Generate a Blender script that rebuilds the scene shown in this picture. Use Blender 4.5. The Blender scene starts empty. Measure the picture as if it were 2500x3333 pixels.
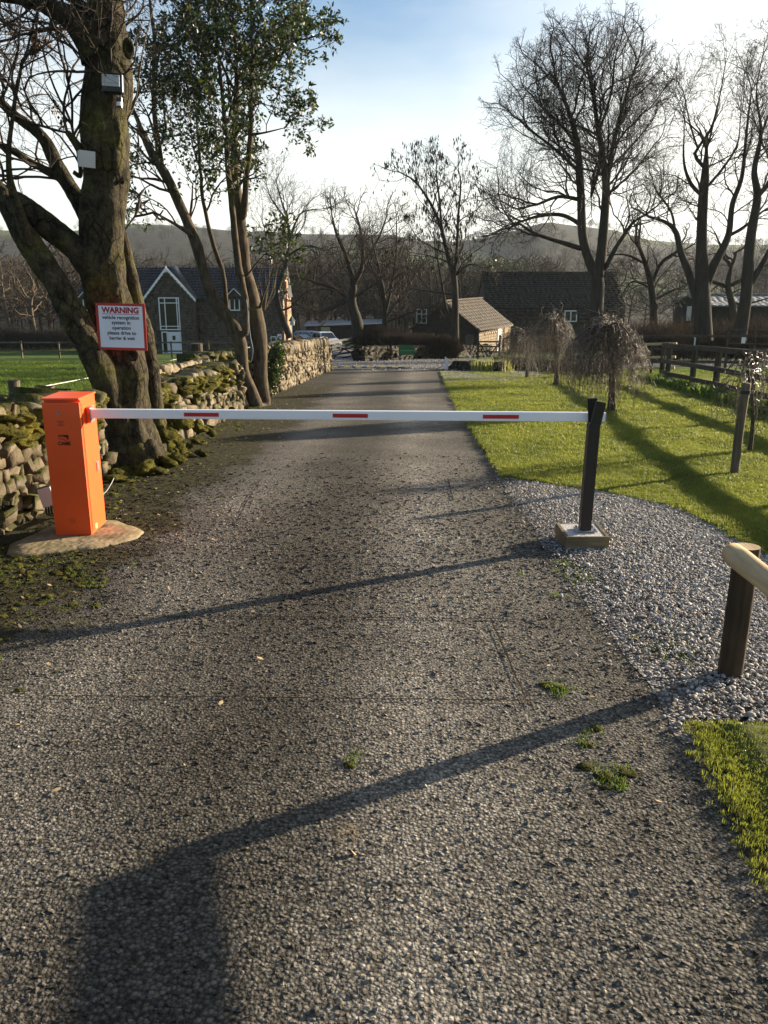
import bpy, bmesh, math, random
import numpy as np
from mathutils import Vector, Matrix, noise as mn
rng = np.random.default_rng(7); random.seed(7)
SC = bpy.context.scene; COL = SC.collection
R = math.radians
# ------------------------------------------------------------------ camera, sky, sun, exposure
CAMZ = 1.55; PITCH = 15.7; F = 2770.0
cam = bpy.data.cameras.new('camera'); cam_o = bpy.data.objects.new('camera', cam); COL.objects.link(cam_o)
cam_o.location = (0, 0, CAMZ); cam_o.rotation_euler = (R(90 - PITCH), 0, 0)
cam.sensor_fit = 'VERTICAL'; cam.sensor_height = 36; cam.lens = F / 3333 * 36
cam.clip_start = 0.05; cam.clip_end = 6000
SC.camera = cam_o
SUN_EL, SUN_AZ = 11.7, 58.5                      # azimuth clockwise from +Y (to the right)
w = bpy.data.worlds.new('World'); SC.world = w; w.use_nodes = True
wn = w.node_tree; wn.nodes.clear()
def wnode(t, **k):
    n = wn.nodes.new(t)
    for a, b in k.items(): setattr(n, a, b)
    return n
sky = wnode('ShaderNodeTexSky', sky_type='NISHITA', sun_disc=False, sun_elevation=R(SUN_EL), sun_rotation=R(SUN_AZ))
sky.air_density = 1.0; sky.dust_density = 0.9; sky.ozone_density = 3.0
bg = wnode('ShaderNodeBackground'); bg.inputs['Strength'].default_value = 0.065
wo = wnode('ShaderNodeOutputWorld')
tc = wnode('ShaderNodeTexCoord'); mp = wnode('ShaderNodeMapping'); mp.inputs['Scale'].default_value = (1.2, 1.2, 3.4)
mp.inputs['Rotation'].default_value = (0, R(20), 0)
nz = wnode('ShaderNodeTexNoise'); nz.inputs['Scale'].default_value = 1.5; nz.inputs['Detail'].default_value = 7; nz.inputs['Roughness'].default_value = 0.52
mx = wnode('ShaderNodeMix', data_type='RGBA')
L = wn.links.new
def wmath(op, a, b=0., clamp=False):
    n = wnode('ShaderNodeMath', operation=op); n.use_clamp = clamp
    for i_, v_ in ((0, a), (1, b)):
        if hasattr(v_, 'is_output'): L(v_, n.inputs[i_])
        else: n.inputs[i_].default_value = v_
    return n.outputs[0]
# a thin bright veil of high cloud: thicker low down and towards the sun, broken up by noise
L(tc.outputs['Generated'], mp.inputs[0]); L(mp.outputs[0], nz.inputs['Vector'])
sx_ = wnode('ShaderNodeSeparateXYZ'); L(tc.outputs['Generated'], sx_.inputs[0])
dt = wnode('ShaderNodeVectorMath', operation='DOT_PRODUCT'); L(tc.outputs['Generated'], dt.inputs[0])
dt.inputs[1].default_value = (math.sin(R(SUN_AZ)) * math.cos(R(SUN_EL)), math.cos(R(SUN_AZ)) * math.cos(R(SUN_EL)), math.sin(R(SUN_EL)))
low = wmath('MULTIPLY', wmath('MULTIPLY', wmath('SUBTRACT', .235, sx_.outputs[2]), 5.0, True), wmath('MULTIPLY', wmath('ADD', dt.outputs['Value'], .25), 1.3, True))
near_ = wmath('MULTIPLY', wmath('SUBTRACT', dt.outputs['Value'], .60), 2.6, True)
f_ = wmath('ADD', wmath('ADD', low, near_), wmath('MULTIPLY', wmath('SUBTRACT', nz.outputs['Fac'], .47), 1.5)); f_ = wmath('MULTIPLY', wmath('ADD', f_, .02, True), .92)
mx.inputs[7].default_value = (7.4, 7.3, 6.7, 1)
L(f_, mx.inputs[0]); L(sky.outputs[0], mx.inputs[6])
L(mx.outputs[2], bg.inputs[0]); L(bg.outputs[0], wo.inputs[0])
sun = bpy.data.lights.new('sun', 'SUN'); sun.energy = 5.0; sun.angle = R(0.55); sun.color = (1.0, 0.84, 0.62)
sun_o = bpy.data.objects.new('sun', sun); COL.objects.link(sun_o)
SD = Vector((math.sin(R(SUN_AZ)) * math.cos(R(SUN_EL)), math.cos(R(SUN_AZ)) * math.cos(R(SUN_EL)), math.sin(R(SUN_EL))))
sun_o.rotation_euler = SD.to_track_quat('Z', 'Y').to_euler(); sun_o.location = (30, 20, 20)
SC.view_settings.view_transform = 'Standard'; SC.view_settings.look = 'None'
SC.view_settings.exposure = 1.6; SC.view_settings.gamma = 1.0; SC.view_settings.use_curve_mapping = False
try:
    SC.cycles.max_bounces = 6; SC.cycles.transparent_max_bounces = 6; SC.cycles.volume_bounces = 0
except Exception: pass
# ------------------------------------------------------------------ geometry of the place
cp, sp = math.cos(R(PITCH)), math.sin(R(PITCH))
GY = np.array([-60, 0, 6, 12, 20, 30, 40, 50, 58, 75, 90, 110, 160, 260, 3000.])
GZ = np.array([2.5, 0, -.35, -.70, -1.18, -1.83, -2.58, -3.32, -3.92, -5.15, -5.98, -6.6, -8.5, -9.5, -9.5])
def gz(y): return np.interp(y, GY, GZ)
def ray(px, py):
    u = (px - 1250) / F; v = (1666.5 - py) / F
    return u, cp + v * sp, -sp + v * cp          # dx, dy, dz
def P(px, py, Y):                                 # point of the view ray at forward distance Y
    dx, dy, dz = ray(px, py); t = Y / dy
    return np.array([dx * t, Y, CAMZ + dz * t])
def G(px, py):                                    # where the ray meets the sloping ground
    dx, dy, dz = ray(px, py)
    lo, hi = 0.5, 1500.
    for _ in range(50):
        m = (lo + hi) / 2
        if CAMZ + dz * m / dy > gz(m): lo = m
        else: hi = m
    return np.array([dx * lo / dy, lo, gz(lo)])
def pxm(Y, py=1200):                              # metres per photo pixel at distance Y
    dx, dy, dz = ray(1250, py); return Y / dy / F
# ------------------------------------------------------------------ materials
def sock(node, name):
    return node.inputs[name]
class M:
    def __init__(s, name, rough=0.8, spec=0.3):
        s.m = bpy.data.materials.new(name); s.m.use_nodes = True; s.t = s.m.node_tree
        s.p = s.t.nodes['Principled BSDF']; s.out = s.t.nodes['Material Output']
        s.p.inputs['Roughness'].default_value = rough; s.p.inputs['Specular IOR Level'].default_value = spec
        s.tc = s.t.nodes.new('ShaderNodeTexCoord')
    def n(s, t, **k):
        x = s.t.nodes.new(t)
        for a, b in k.items(): setattr(x, a, b)
        return x
    def l(s, a, b): s.t.links.new(a, b)
    def pos(s, scale=(1, 1, 1), world=True):
        g = s.n('ShaderNodeNewGeometry') if world else s.tc
        mp = s.n('ShaderNodeMapping'); mp.inputs['Scale'].default_value = scale
        s.l(g.outputs['Position'] if world else s.tc.outputs['Object'], mp.inputs[0]); return mp.outputs[0]
    def noise(s, scale, detail=4, rough=.55, vec=None, dist=0):
        x = s.n('ShaderNodeTexNoise'); x.inputs['Scale'].default_value = scale; x.inputs['Detail'].default_value = detail
        x.inputs['Roughness'].default_value = rough; x.inputs['Distortion'].default_value = dist
        s.l(vec if vec is not None else s.pos(), x.inputs['Vector']); return x.outputs['Fac']
    def vor(s, scale, feat='F1', vec=None, out='Distance', rnd=1):
        x = s.n('ShaderNodeTexVoronoi', feature=feat); x.inputs['Scale'].default_value = scale; x.inputs['Randomness'].default_value = rnd
        s.l(vec if vec is not None else s.pos(), x.inputs['Vector']); return x.outputs[out]
    def ramp(s, fac, stops):
        r = s.n('ShaderNodeValToRGB'); e = r.color_ramp.elements
        while len(e) < len(stops): e.new(0.5)
        for i, (p, c) in enumerate(stops):
            e[i].position = p; e[i].color = (c if hasattr(c, '__len__') else (c, c, c)) + (1,) if hasattr(c, '__len__') else (c, c, c, 1)
        s.l(fac, r.inputs[0]); return r.outputs[0]
    def mix(s, fac, a, b, blend='MIX'):
        x = s.n('ShaderNodeMix', data_type='RGBA', blend_type=blend)
        for i, v in ((0, fac), (6, a), (7, b)):
            if hasattr(v, 'is_output'): s.l(v, x.inputs[i])
            elif i == 0: x.inputs[0].default_value = v
            else: x.inputs[i].default_value = tuple(v) + (1,)
        return x.outputs[2]
    def math(s, op, a, b=0.0, clamp=False):
        x = s.n('ShaderNodeMath', operation=op); x.use_clamp = clamp
        for i, v in ((0, a), (1, b)):
            if hasattr(v, 'is_output'): s.l(v, x.inputs[i])
            else: x.inputs[i].default_value = v
        return x.outputs[0]
    def xyz(s, world=True):
        g = s.n('ShaderNodeNewGeometry'); x = s.n('ShaderNodeSeparateXYZ')
        s.l(g.outputs['Position'] if world else s.tc.outputs['Object'], x.inputs[0]); return x.outputs
    def nrmz(s):
        g = s.n('ShaderNodeNewGeometry'); x = s.n('ShaderNodeSeparateXYZ'); s.l(g.outputs['Normal'], x.inputs[0]); return x.outputs[2]
    def rnd(s):
        o = s.n('ShaderNodeObjectInfo'); g = s.n('ShaderNodeNewGeometry')
        return s.math('FRACT', s.math('ADD', o.outputs['Random'], g.outputs['Random Per Island']))
    def color(s, c):
        if hasattr(c, 'is_output'): s.l(c, s.p.inputs['Base Color'])
        else: s.p.inputs['Base Color'].default_value = tuple(c) + (1,)
        return s
    def bump(s, h, dist=.01, strength=1.0):
        b = s.n('ShaderNodeBump'); b.inputs['Distance'].default_value = dist; b.inputs['Strength'].default_value = strength
        if s.p.inputs['Normal'].links: s.l(s.p.inputs['Normal'].links[0].from_socket, b.inputs['Normal'])
        s.l(h, b.inputs['Height']); s.l(b.outputs[0], s.p.inputs['Normal']); return s
    def leafy(s, col, fac=.35):                   # thin leaf: part of the light passes through
        tr = s.n('ShaderNodeBsdfTranslucent'); ms = s.n('ShaderNodeMixShader'); ms.inputs[0].default_value = fac
        if hasattr(col, 'is_output'): s.l(col, tr.inputs[0])
        else: tr.inputs[0].default_value = tuple(col) + (1,)
        s.l(s.p.outputs[0], ms.inputs[1]); s.l(tr.outputs[0], ms.inputs[2]); s.l(ms.outputs[0], s.out.inputs[0]); return s
def simple(name, c, rough=.6, spec=.4, var=.25, scale=6, bump=0, bscale=40, metal=0, world=True):
    m = M(name, rough, spec); c = np.array(c, float)
    f = m.noise(scale, 5, vec=m.pos(world=world))
    m.color(m.ramp(f, [(.3, tuple(c * (1 - var))), (.7, tuple(np.minimum(c * (1 + var), 1)))]))
    m.p.inputs['Metallic'].default_value = metal
    if bump: m.bump(m.noise(bscale, 4, vec=m.pos(world=world)), bump)
    return m.m
MT = {}
def asphalt(gain=1.0, name='asphalt'):
    m = M(name, .92, .15); pos = m.pos()
    X, Y, Z = m.xyz()
    v1 = m.vor(78); v2 = m.vor(170); cell = m.vor(78, out='Color')
    base = m.ramp(m.noise(1.1, 5), [(.3, tuple(gain * q for q in (.080, .075, .067))), (.55, tuple(gain * q for q in (.118, .112, .101))), (.75, tuple(gain * q for q in (.15, .143, .13)))])
    cs = m.n('ShaderNodeSeparateColor'); m.l(cell, cs.inputs[0])
    chip = m.ramp(cs.outputs[0], [(0, (.55, .55, .55)), (.55, (.95, .93, .9)), (.85, (1.3, 1.25, 1.18)), (1, (1.8, 1.74, 1.64))])
    col = m.mix(1, base, chip, 'MULTIPLY')
    gap = m.ramp(v1, [(.35, (1, 1, 1)), (.72, (.38, .36, .33))])
    col = m.mix(1, col, gap, 'MULTIPLY')
    # darker middle and edge strips, paler wheel tracks, following the lane
    lane = m.math('SUBTRACT', X, m.math('MULTIPLY', Y, .029))
    wob = m.math('ADD', lane, m.math('MULTIPLY', m.math('SUBTRACT', m.noise(.7, 3), .5), .5))
    t = m.math('MULTIPLY', m.math('ADD', wob, 3.0), .1667)
    tr = m.ramp(t, [(.0, (.6,) * 3), (.12, (.64,) * 3), (.19, (.95,) * 3), (.26, (1.5, 1.49, 1.47)), (.37, (.72, .70, .66)), (.43, (.80, .78, .74)), (.51, (1.95, 1.93, 1.9)), (.58, (1.4, 1.39, 1.36)), (.68, (.80, .78, .74)), (1, (.62, .59, .54))])
    col = m.mix(1, col, tr, 'MULTIPLY')
    # moss and soil creeping in from the wall side
    mn_ = m.math('ADD', m.noise(1.6, 6, .65), m.math('MULTIPLY', m.noise(9, 4), .35))
    e = m.math('MULTIPLY', m.math('SUBTRACT', -1.05, lane), .9)
    mm = m.math('ADD', m.math('SUBTRACT', mn_, .62), m.math('MULTIPLY', e, .62))
    mask = m.ramp(mm, [(.42, 0.), (.60, 1.)])
    mosscol = m.ramp(m.noise(14, 5, .7), [(.3, (.014, .012, .008)), (.5, (.032, .028, .014)), (.64, (.065, .062, .018)), (.78, (.14, .14, .035))])
    far = m.math('MULTIPLY', m.math('SUBTRACT', 26.0, Y), .2, True)
    mask2 = m.math('MULTIPLY', mask, far)
    col = m.mix(mask2, col, mosscol)
    e2 = m.math('ADD', m.math('MULTIPLY', m.math('SUBTRACT', lane, 1.35), .8), m.math('MULTIPLY', m.math('SUBTRACT', m.noise(5, 5, .7), .5), 1.6))
    mk = m.math('MULTIPLY', m.ramp(e2, [(.35, 0.), (.8, .7)]), m.math('MULTIPLY', m.math('SUBTRACT', 8.0, Y), .6, True))
    col = m.mix(mk, col, m.ramp(m.noise(9, 4), [(.35, (.075, .06, .04)), (.7, (.13, .105, .07))]))
    m.color(col)
    h = m.math('SUBTRACT', m.math('MULTIPLY', cs.outputs[1], .35), v1)
    h = m.math('SUBTRACT', h, m.math('MULTIPLY', v2, .35))
    m.bump(m.noise(2.2, 4), .012); m.bump(h, .0042)
    return m.m
def grassmat(name, stops, yellow=.3, stripes=False):
    m = M(name, .85, .15)
    f = m.math('ADD', m.math('MULTIPLY', m.noise(.55, 4), .55), m.math('MULTIPLY', m.noise(7, 5, .7), .5))
    c = m.ramp(f, stops)
    fine = m.ramp(m.noise(60, 4, .8, m.pos((1, 1, .4))), [(.3, (.45,) * 3), (.65, (1.5,) * 3)])
    c = m.mix(.7, c, fine, 'MULTIPLY')
    m.color(c)
    m.bump(m.noise(1.5, 4), .05); m.bump(m.noise(35, 5, .75), .03)
    return m.m
def blademat(name, a, b, fac=.45):
    m = M(name, .5, .3); c = m.ramp(m.math('ADD', m.math('MULTIPLY', m.rnd(), .4), m.math('MULTIPLY', m.noise(1.2, 4), .7)), [(.3, a), (.8, b)])
    m.color(c); m.leafy(m.mix(1, c, (1.5, 1.5, .9), 'MULTIPLY'), fac); return m.m
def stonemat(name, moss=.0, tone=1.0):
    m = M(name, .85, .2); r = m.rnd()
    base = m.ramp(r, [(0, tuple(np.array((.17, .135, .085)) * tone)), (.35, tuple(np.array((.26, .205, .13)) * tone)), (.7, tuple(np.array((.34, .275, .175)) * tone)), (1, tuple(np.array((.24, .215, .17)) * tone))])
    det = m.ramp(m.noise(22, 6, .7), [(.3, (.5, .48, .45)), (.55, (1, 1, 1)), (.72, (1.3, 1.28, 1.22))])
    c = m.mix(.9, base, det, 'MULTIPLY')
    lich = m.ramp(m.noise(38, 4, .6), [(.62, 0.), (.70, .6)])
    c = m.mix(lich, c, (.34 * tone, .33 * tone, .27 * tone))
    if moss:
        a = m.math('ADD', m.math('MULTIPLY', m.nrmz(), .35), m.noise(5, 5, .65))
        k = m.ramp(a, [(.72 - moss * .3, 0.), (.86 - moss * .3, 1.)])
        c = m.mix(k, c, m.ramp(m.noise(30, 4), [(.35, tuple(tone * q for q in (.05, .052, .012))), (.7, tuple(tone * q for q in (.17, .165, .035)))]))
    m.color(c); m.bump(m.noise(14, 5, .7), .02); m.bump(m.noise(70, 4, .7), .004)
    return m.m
def barkmat(name, a, b, moss=.0, scale=1.0, zs=.25, bump=.03, lich=True, crack=False):
    m = M(name, .9, .15)
    f = m.noise(9 * scale, 6, .65, m.pos((1, 1, zs)), .3)
    c = m.ramp(f, [(.3, a), (.7, b)])
    sp_ = m.ramp(m.vor(26 * scale, 'F1', m.pos((1, 1, .6))), [(.14, (2.4, 2.4, 2.2)), (.24, (1, 1, 1))])
    if lich: c = m.mix(m.ramp(m.noise(3, 3), [(.45, 0.), (.6, .8)]), c, m.mix(1, c, sp_, 'MULTIPLY'))
    if moss:
        k = m.ramp(m.noise(2.6, 5, .65), [(.62 - moss * .35, 0.), (.80 - moss * .3, .85)])
        c = m.mix(k, c, m.ramp(m.noise(25, 4), [(.35, (.06, .058, .012)), (.7, (.15, .14, .035))]))
    if crack:
        e = m.ramp(m.vor(11, 'DISTANCE_TO_EDGE', m.pos((1, 1, .45))), [(.0, .0), (.10, 1.)]); c = m.mix(m.math('MULTIPLY', m.ramp(m.noise(2.2, 4), [(.42, 0.), (.6, 1.)]), m.math('SUBTRACT', 1.0, e)), c, (.008, .006, .004)); m.bump(e, .008)
        c = m.mix(.8, c, m.ramp(m.noise(70, 5, .8), [(.35, (.45,) * 3), (.65, (1.6,) * 3)]), 'MULTIPLY')
    m.color(c); m.bump(f, bump); m.bump(m.noise(45 * scale, 5, .7, m.pos((1, 1, .5))), bump * .35)
    return m.m
MT['asphalt'] = asphalt(1.12); MT['chipping'] = asphalt(1.3, 'tarmac_chipping')
MT['lawn'] = grassmat('lawn_turf', [(.3, (.045, .065, .014)), (.5, (.095, .12, .024)), (.66, (.17, .185, .04)), (.78, (.28, .26, .06))])
MT['field'] = grassmat('field_turf', [(.3, (.035, .062, .014)), (.55, (.065, .105, .022)), (.75, (.12, .15, .035))])
MT['blade'] = blademat('grass_blade', (.055, .085, .015), (.25, .265, .055))
MT['fblade'] = blademat('field_blade', (.05, .09, .015), (.13, .18, .03))
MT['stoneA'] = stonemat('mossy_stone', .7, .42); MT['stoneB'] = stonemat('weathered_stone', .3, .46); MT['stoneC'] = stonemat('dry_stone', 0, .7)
MT['stoneD'] = stonemat('dark_shaded_stone', .3, .13)  # tone lowered to put the shade on the low wall into the stone
def mossm():
    m = M('moss', .95, .1); f = m.noise(55, 5, .75); g = m.noise(4, 4)
    c = m.mix(.7, m.ramp(g, [(.3, (.035, .034, .008)), (.5, (.085, .078, .014)), (.7, (.17, .15, .025))]), m.ramp(f, [(.3, (.3,) * 3), (.65, (1.5,) * 3)]), 'MULTIPLY')
    m.color(c); m.bump(m.noise(9, 4), .06); m.bump(f, .03); return m.m
MT['moss'] = mossm()
def soilm():
    m = M('soil', .95, .1); m.color(m.ramp(m.noise(12, 6, .7), [(.3, (.02, .016, .01)), (.6, (.05, .042, .025)), (.75, (.09, .085, .04))])); m.bump(m.noise(10, 6, .7), .05); return m.m
MT['soil'] = soilm()
def gravelm(name, k=1.0, scale=45):
    m = M(name, .8, .3); c = m.vor(scale, out='Color'); d = m.vor(scale)
    cs = m.n('ShaderNodeSeparateColor'); m.l(c, cs.inputs[0])
    col = m.ramp(cs.outputs[0], [(0, (.09 * k, .085 * k, .083 * k)), (.5, (.2 * k, .19 * k, .185 * k)), (1, (.42 * k, .41 * k, .40 * k))])
    col = m.mix(1, col, m.ramp(d, [(.4, (1, 1, 1)), (.8, (.3, .27, .24))]), 'MULTIPLY')
    col = m.mix(m.ramp(m.noise(1.3, 5, .6), [(.5, 0.), (.7, .6)]), col, (.11 * k, .085 * k, .06 * k))
    m.color(col); m.bump(m.math('SUBTRACT', m.math('MULTIPLY', cs.outputs[1], .5), d), .02); return m.m
MT['gravelbed'] = gravelm('gravel_bed', .8)
MT['yard'] = gravelm('yard_gravel', 1.0, 18)
def chipm():
    m = M('limestone_chip', .75, .3); r = m.rnd()
    c = m.ramp(r, [(0, (.13, .118, .103)), (.25, (.26, .238, .212)), (.7, (.40, .37, .332)), (.92, (.56, .525, .48)), (.96, (.22, .15, .10)), (1, (.22, .15, .10))])
    m.color(m.mix(.5, c, m.ramp(m.noise(60, 4), [(.3, (.6,) * 3), (.7, (1.25,) * 3)]), 'MULTIPLY')); return m.m
MT['chip'] = chipm()
MT['barkbig'] = barkmat('smooth_mossy_bark', (.012, .010, .006), (.085, .070, .042), .35, 1.3, .75, .04, True, True)
MT['barkholly'] = barkmat('holly_bark', (.022, .017, .011), (.13, .10, .068), .2, 2, .3, .015)
MT['barkfar'] = barkmat('grey_bark', (.022, .019, .014), (.055, .046, .034), .0, .6, .2, .05, False)
MT['twig'] = simple('twig_bark', (.042, .032, .024), .8, .2, .3, 3)
MT['twigfar'] = simple('distant_twigs', (.05, .04, .03), .9, .1, .3, .3)
MT['twigpale'] = simple('pale_twigs', (.09, .07, .05), .9, .1, .3, .3)
def strandm():
    m = M('weeping_twig', .32, .6); m.color(m.ramp(m.rnd(), [(0, (.030, .020, .012)), (.6, (.075, .050, .030)), (.88, (.17, .12, .075)), (1, (.50, .41, .30))])); return m.m  # palest ramp end paints sunny sparkle into a few twigs
MT['strand'] = strandm()
def hollyleaf():
    m = M('holly_leaf', .42, .45); r = m.rnd(); c = m.ramp(r, [(0, (.006, .012, .004)), (.5, (.013, .024, .007)), (.88, (.028, .042, .011)), (1, (.10, .085, .025))])
    m.color(c); m.leafy(m.mix(1, c, (2.2, 2.4, 1.2), 'MULTIPLY'), .3); return m.m
MT['holly'] = hollyleaf()
MT['deadleaf'] = simple('dead_leaf', (.24, .15, .08), .8, .2, .5, 15)
MT['litter'] = simple('pale_leaf_litter', (.34, .25, .14), .8, .2, .6, 9)
MT['key'] = simple('ash_keys', (.045, .032, .022), .8, .2, .4, 4)
MT['red'] = simple('red_reflector', (.48, .018, .022), .35, .5, .06)
MT['armwhite'] = simple('white_aluminium', (.88, .88, .90), .28, .5, .03, 3)
MT['orange'] = simple('orange_powder_coat', (.90, .105, .016), .38, .5, .07, 5, .0006, 350)
MT['orange2'] = simple('orange_powder_coat_door', (.86, .098, .015), .42, .5, .06, 5, .0006, 350)
MT['black'] = simple('black_paint', (.008, .008, .009), .35, .5, .2)
MT['print'] = simple('black_print', (.03, .015, .012), .5, .3, .1)
MT['seam'] = simple('open_seam', (.012, .011, .010), .95, .1, .2)
MT['metal'] = simple('grey_metal', (.33, .33, .34), .35, .6, .1, 20, 0, 0, .7)
MT['plastic'] = simple('grey_plastic', (.46, .48, .50), .4, .4, .06)
MT['white'] = simple('white_paint', (.78, .78, .78), .45, .4, .04)
MT['signwhite'] = simple('sign_white', (.72, .76, .84), .4, .4, .04, 1.5)
MT['signred'] = simple('sign_red', (.42, .03, .022), .45, .4, .08)
MT['signtextred'] = simple('sign_letter_red', (.34, .012, .02), .5, .3, .05)
MT['signtext'] = simple('sign_letter_dark', (.012, .014, .03), .5, .3, .05)
def woodm(name, a, b, grain=(1, 1, .08), sc=18, bump=.006):
    m = M(name, .8, .2); f = m.noise(sc, 6, .6, m.pos(grain, False), .8); m.color(m.mix(.6, m.ramp(f, [(.3, a), (.7, b)]), m.ramp(m.noise(3, 4), [(.35, (.6, .6, .58)), (.65, (1.25, 1.25, 1.2))]), 'MULTIPLY')); m.bump(f, bump); return m.m
MT['logpost'] = woodm('treated_post', (.026, .019, .012), (.08, .058, .034))
MT['lograil'] = woodm('pale_rail', (.36, .25, .13), (.55, .41, .24), (1, .08, 1), 22, .004)
MT['fence'] = woodm('dark_fence_wood', (.035, .028, .02), (.085, .068, .048))
MT['stake'] = woodm('stake_wood', (.075, .058, .036), (.17, .135, .09))
MT['board'] = woodm('plinth_board', (.10, .08, .045), (.25, .19, .11), (.1, 1, 1), 20, .004)
def concm():
    m = M('rough_concrete', .9, .2); f = m.noise(8, 6, .65)
    c = m.mix(m.ramp(m.noise(3.5, 5, .6), [(.45, 0.), (.62, .8)]), m.ramp(f, [(.3, (.15, .115, .07)), (.7, (.34, .27, .17))]), (.13, .125, .05))
    m.color(c); wv = m.n('ShaderNodeTexWave'); wv.inputs['Scale'].default_value = 9; wv.inputs['Distortion'].default_value = 9; wv.inputs['Detail'].default_value = 4; m.l(m.pos((.55, 1, 1)), wv.inputs[0])
    m.bump(wv.outputs['Fac'], .0016); m.bump(f, .012); return m.m
MT['concrete'] = concm()
MT['whiteconc'] = simple('pale_concrete', (.52, .50, .47), .85, .2, .2, 20, .01, 90)
MT['hedge'] = simple('bare_hedge_twigs', (.040, .028, .019), .9, .1, .4, 1.2)
MT['reed'] = blademat('reed_blade', (.12, .15, .03), (.38, .36, .12))
MT['slate'] = simple('slate_tile', (.013, .013, .016), .55, .35, .25, 2, .02, 12)
MT['stoneroof'] = simple('stone_roof_tile', (.085, .070, .054), .85, .2, .35, 4, .02, 8)
MT['darkroof'] = simple('dark_mossy_roof', (.014, .013, .010), .9, .2, .4, 2, .03, 6)
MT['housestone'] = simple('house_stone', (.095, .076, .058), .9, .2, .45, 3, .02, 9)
MT['barnstone'] = simple('shade_toned_barn_stone', (.04, .032, .022), .9, .2, .45, 3, .02, 9)  # darker copy with the barns' shade put into the colour
MT['litstone'] = simple('sunlit_toned_stone', (.25, .19, .125), .9, .2, .35, 3, .02, 9)  # paler copy for sun-facing walls, sunlight put into the colour
MT['orangebrick'] = simple('orange_brick', (.42, .20, .10), .85, .2, .25, 5, .01, 20)
MT['shedroof'] = simple('shed_metal_roof', (.16, .17, .18), .7, .2, .15, 2)
MT['darkshed'] = simple('dark_boarding', (.018, .016, .014), .9, .2, .3, 3)
MT['mortar'] = simple('wall_core', (.025, .020, .014), .95, .1, .4, 6, .03, 12)
MT['rope'] = simple('white_rope', (.62, .60, .52), .8, .2, .35, 16)
def glassm():
    m = M('window_glass', .06, .9); m.color((.012, .016, .018)); return m.m
MT['glass'] = glassm()
MT['carwhite'] = simple('white_car_paint', (.60, .66, .74), .2, .7, .03)
MT['carsilver'] = simple('silver_car_paint', (.24, .28, .34), .2, .8, .05)
MT['carblack'] = simple('black_car_paint', (.012, .014, .018), .15, .8, .05)
MT['tyre'] = simple('tyre_rubber', (.015, .015, .015), .9, .2, .1)
MT['lens'] = simple('lamp_lens', (.55, .55, .52), .1, .8, .05)
MT['green'] = simple('green_board', (.018, .10, .035), .6, .3, .2)
MT['greentext'] = simple('faded_lettering', (.10, .30, .12), .6, .3, .1)
MT['yellow'] = simple('yellow_stripe', (.42, .32, .06), .8, .2, .3, 8)
MT['paleyel'] = simple('pale_yellow_board', (.30, .31, .12), .6, .3, .1)
MT['water'] = simple('pond_water', (.01, .012, .01), .08, .6, .1)
MT['brownpaint'] = simple('brown_red_post', (.30, .12, .07), .7, .2, .2)
def hillm():
    m = M('hill_land', .95, .1)
    f = m.math('ADD', m.math('MULTIPLY', m.noise(.0045, 3, .5, m.pos((1, .7, 1))), .9), m.math('MULTIPLY', m.noise(.05, 5, .7), .12))
    woods = m.ramp(m.noise(.12, 5, .8), [(.35, (.012, .012, .009)), (.65, (.05, .042, .028))])
    fields = m.ramp(m.noise(.01, 4), [(.35, (.045, .065, .02)), (.65, (.09, .11, .035))])
    col = m.mix(m.ramp(f, [(.52, 0.), (.55, 1.)]), woods, fields)
    X, Y, Z = m.xyz()
    near = m.math('MULTIPLY', m.math('SUBTRACT', 130.0, Y), .02, True)
    ng = m.ramp(m.math('ADD', m.math('MULTIPLY', m.noise(.3, 4), .6), m.math('MULTIPLY', m.noise(3, 5, .7), .45)), [(.3, (.035, .06, .012)), (.55, (.07, .11, .02)), (.75, (.13, .165, .035))])
    ng = m.mix(.6, ng, m.ramp(m.noise(25, 4, .8), [(.3, (.5,) * 3), (.65, (1.4,) * 3)]), 'MULTIPLY')
    m.color(m.mix(near, col, ng)); m.bump(m.noise(1.3, 4), .08); m.bump(m.noise(12, 5, .75), .05)
    return m.m
MT['hill'] = hillm()
# ------------------------------------------------------------------ mesh helpers
def mesh(name, V, Fc, smooth=False):
    me = bpy.data.meshes.new(name)
    V = np.asarray(V, np.float32); 
    if isinstance(Fc, np.ndarray):
        n, k = Fc.shape
        me.vertices.add(len(V)); me.vertices.foreach_set('co', V.ravel())
        me.loops.add(n * k); me.loops.foreach_set('vertex_index', Fc.astype(np.int32).ravel())
        me.polygons.add(n); me.polygons.foreach_set('loop_start', np.arange(0, n * k, k, dtype=np.int32))
        me.update(calc_edges=True); me.validate()
    else:
        me.from_pydata([tuple(v) for v in V], [], [tuple(f) for f in Fc])
    if smooth: me.polygons.foreach_set('use_smooth', np.ones(len(me.polygons), bool))
    me.update(); return me
def link(o, parent=None):
    COL.objects.link(o)
    if parent is not None: o.parent = parent
    return o
def tag(o, label=None, cat=None, group=None, kind=None):
    if label: o['label'] = label
    if cat: o['category'] = cat
    if group: o['group'] = group
    if kind: o['kind'] = kind
    return o
def thing(name, label, cat, loc=(0, 0, 0), group=None, rz=0):
    o = bpy.data.objects.new(name, None); o.location = Vector([float(a) for a in loc]); o.rotation_euler = (0, 0, rz); o.empty_display_size = .2
    link(o); return tag(o, label, cat, group)
def part(name, V, Fc, mat, parent=None, smooth=False, world=True, label=None):
    """world=True: coordinates are world ones; moved into the (unrotated) parent's frame"""
    V = np.asarray(V, float)
    if parent is not None and world:
        b = np.zeros(3); q = parent
        while q is not None: b += np.array(q.location); q = q.parent
        V = V - b
    o = bpy.data.objects.new(name, mesh(name, V, Fc, smooth)); o.data.materials.append(mat); link(o, parent)
    if label: o['label'] = label
    return o
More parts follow.
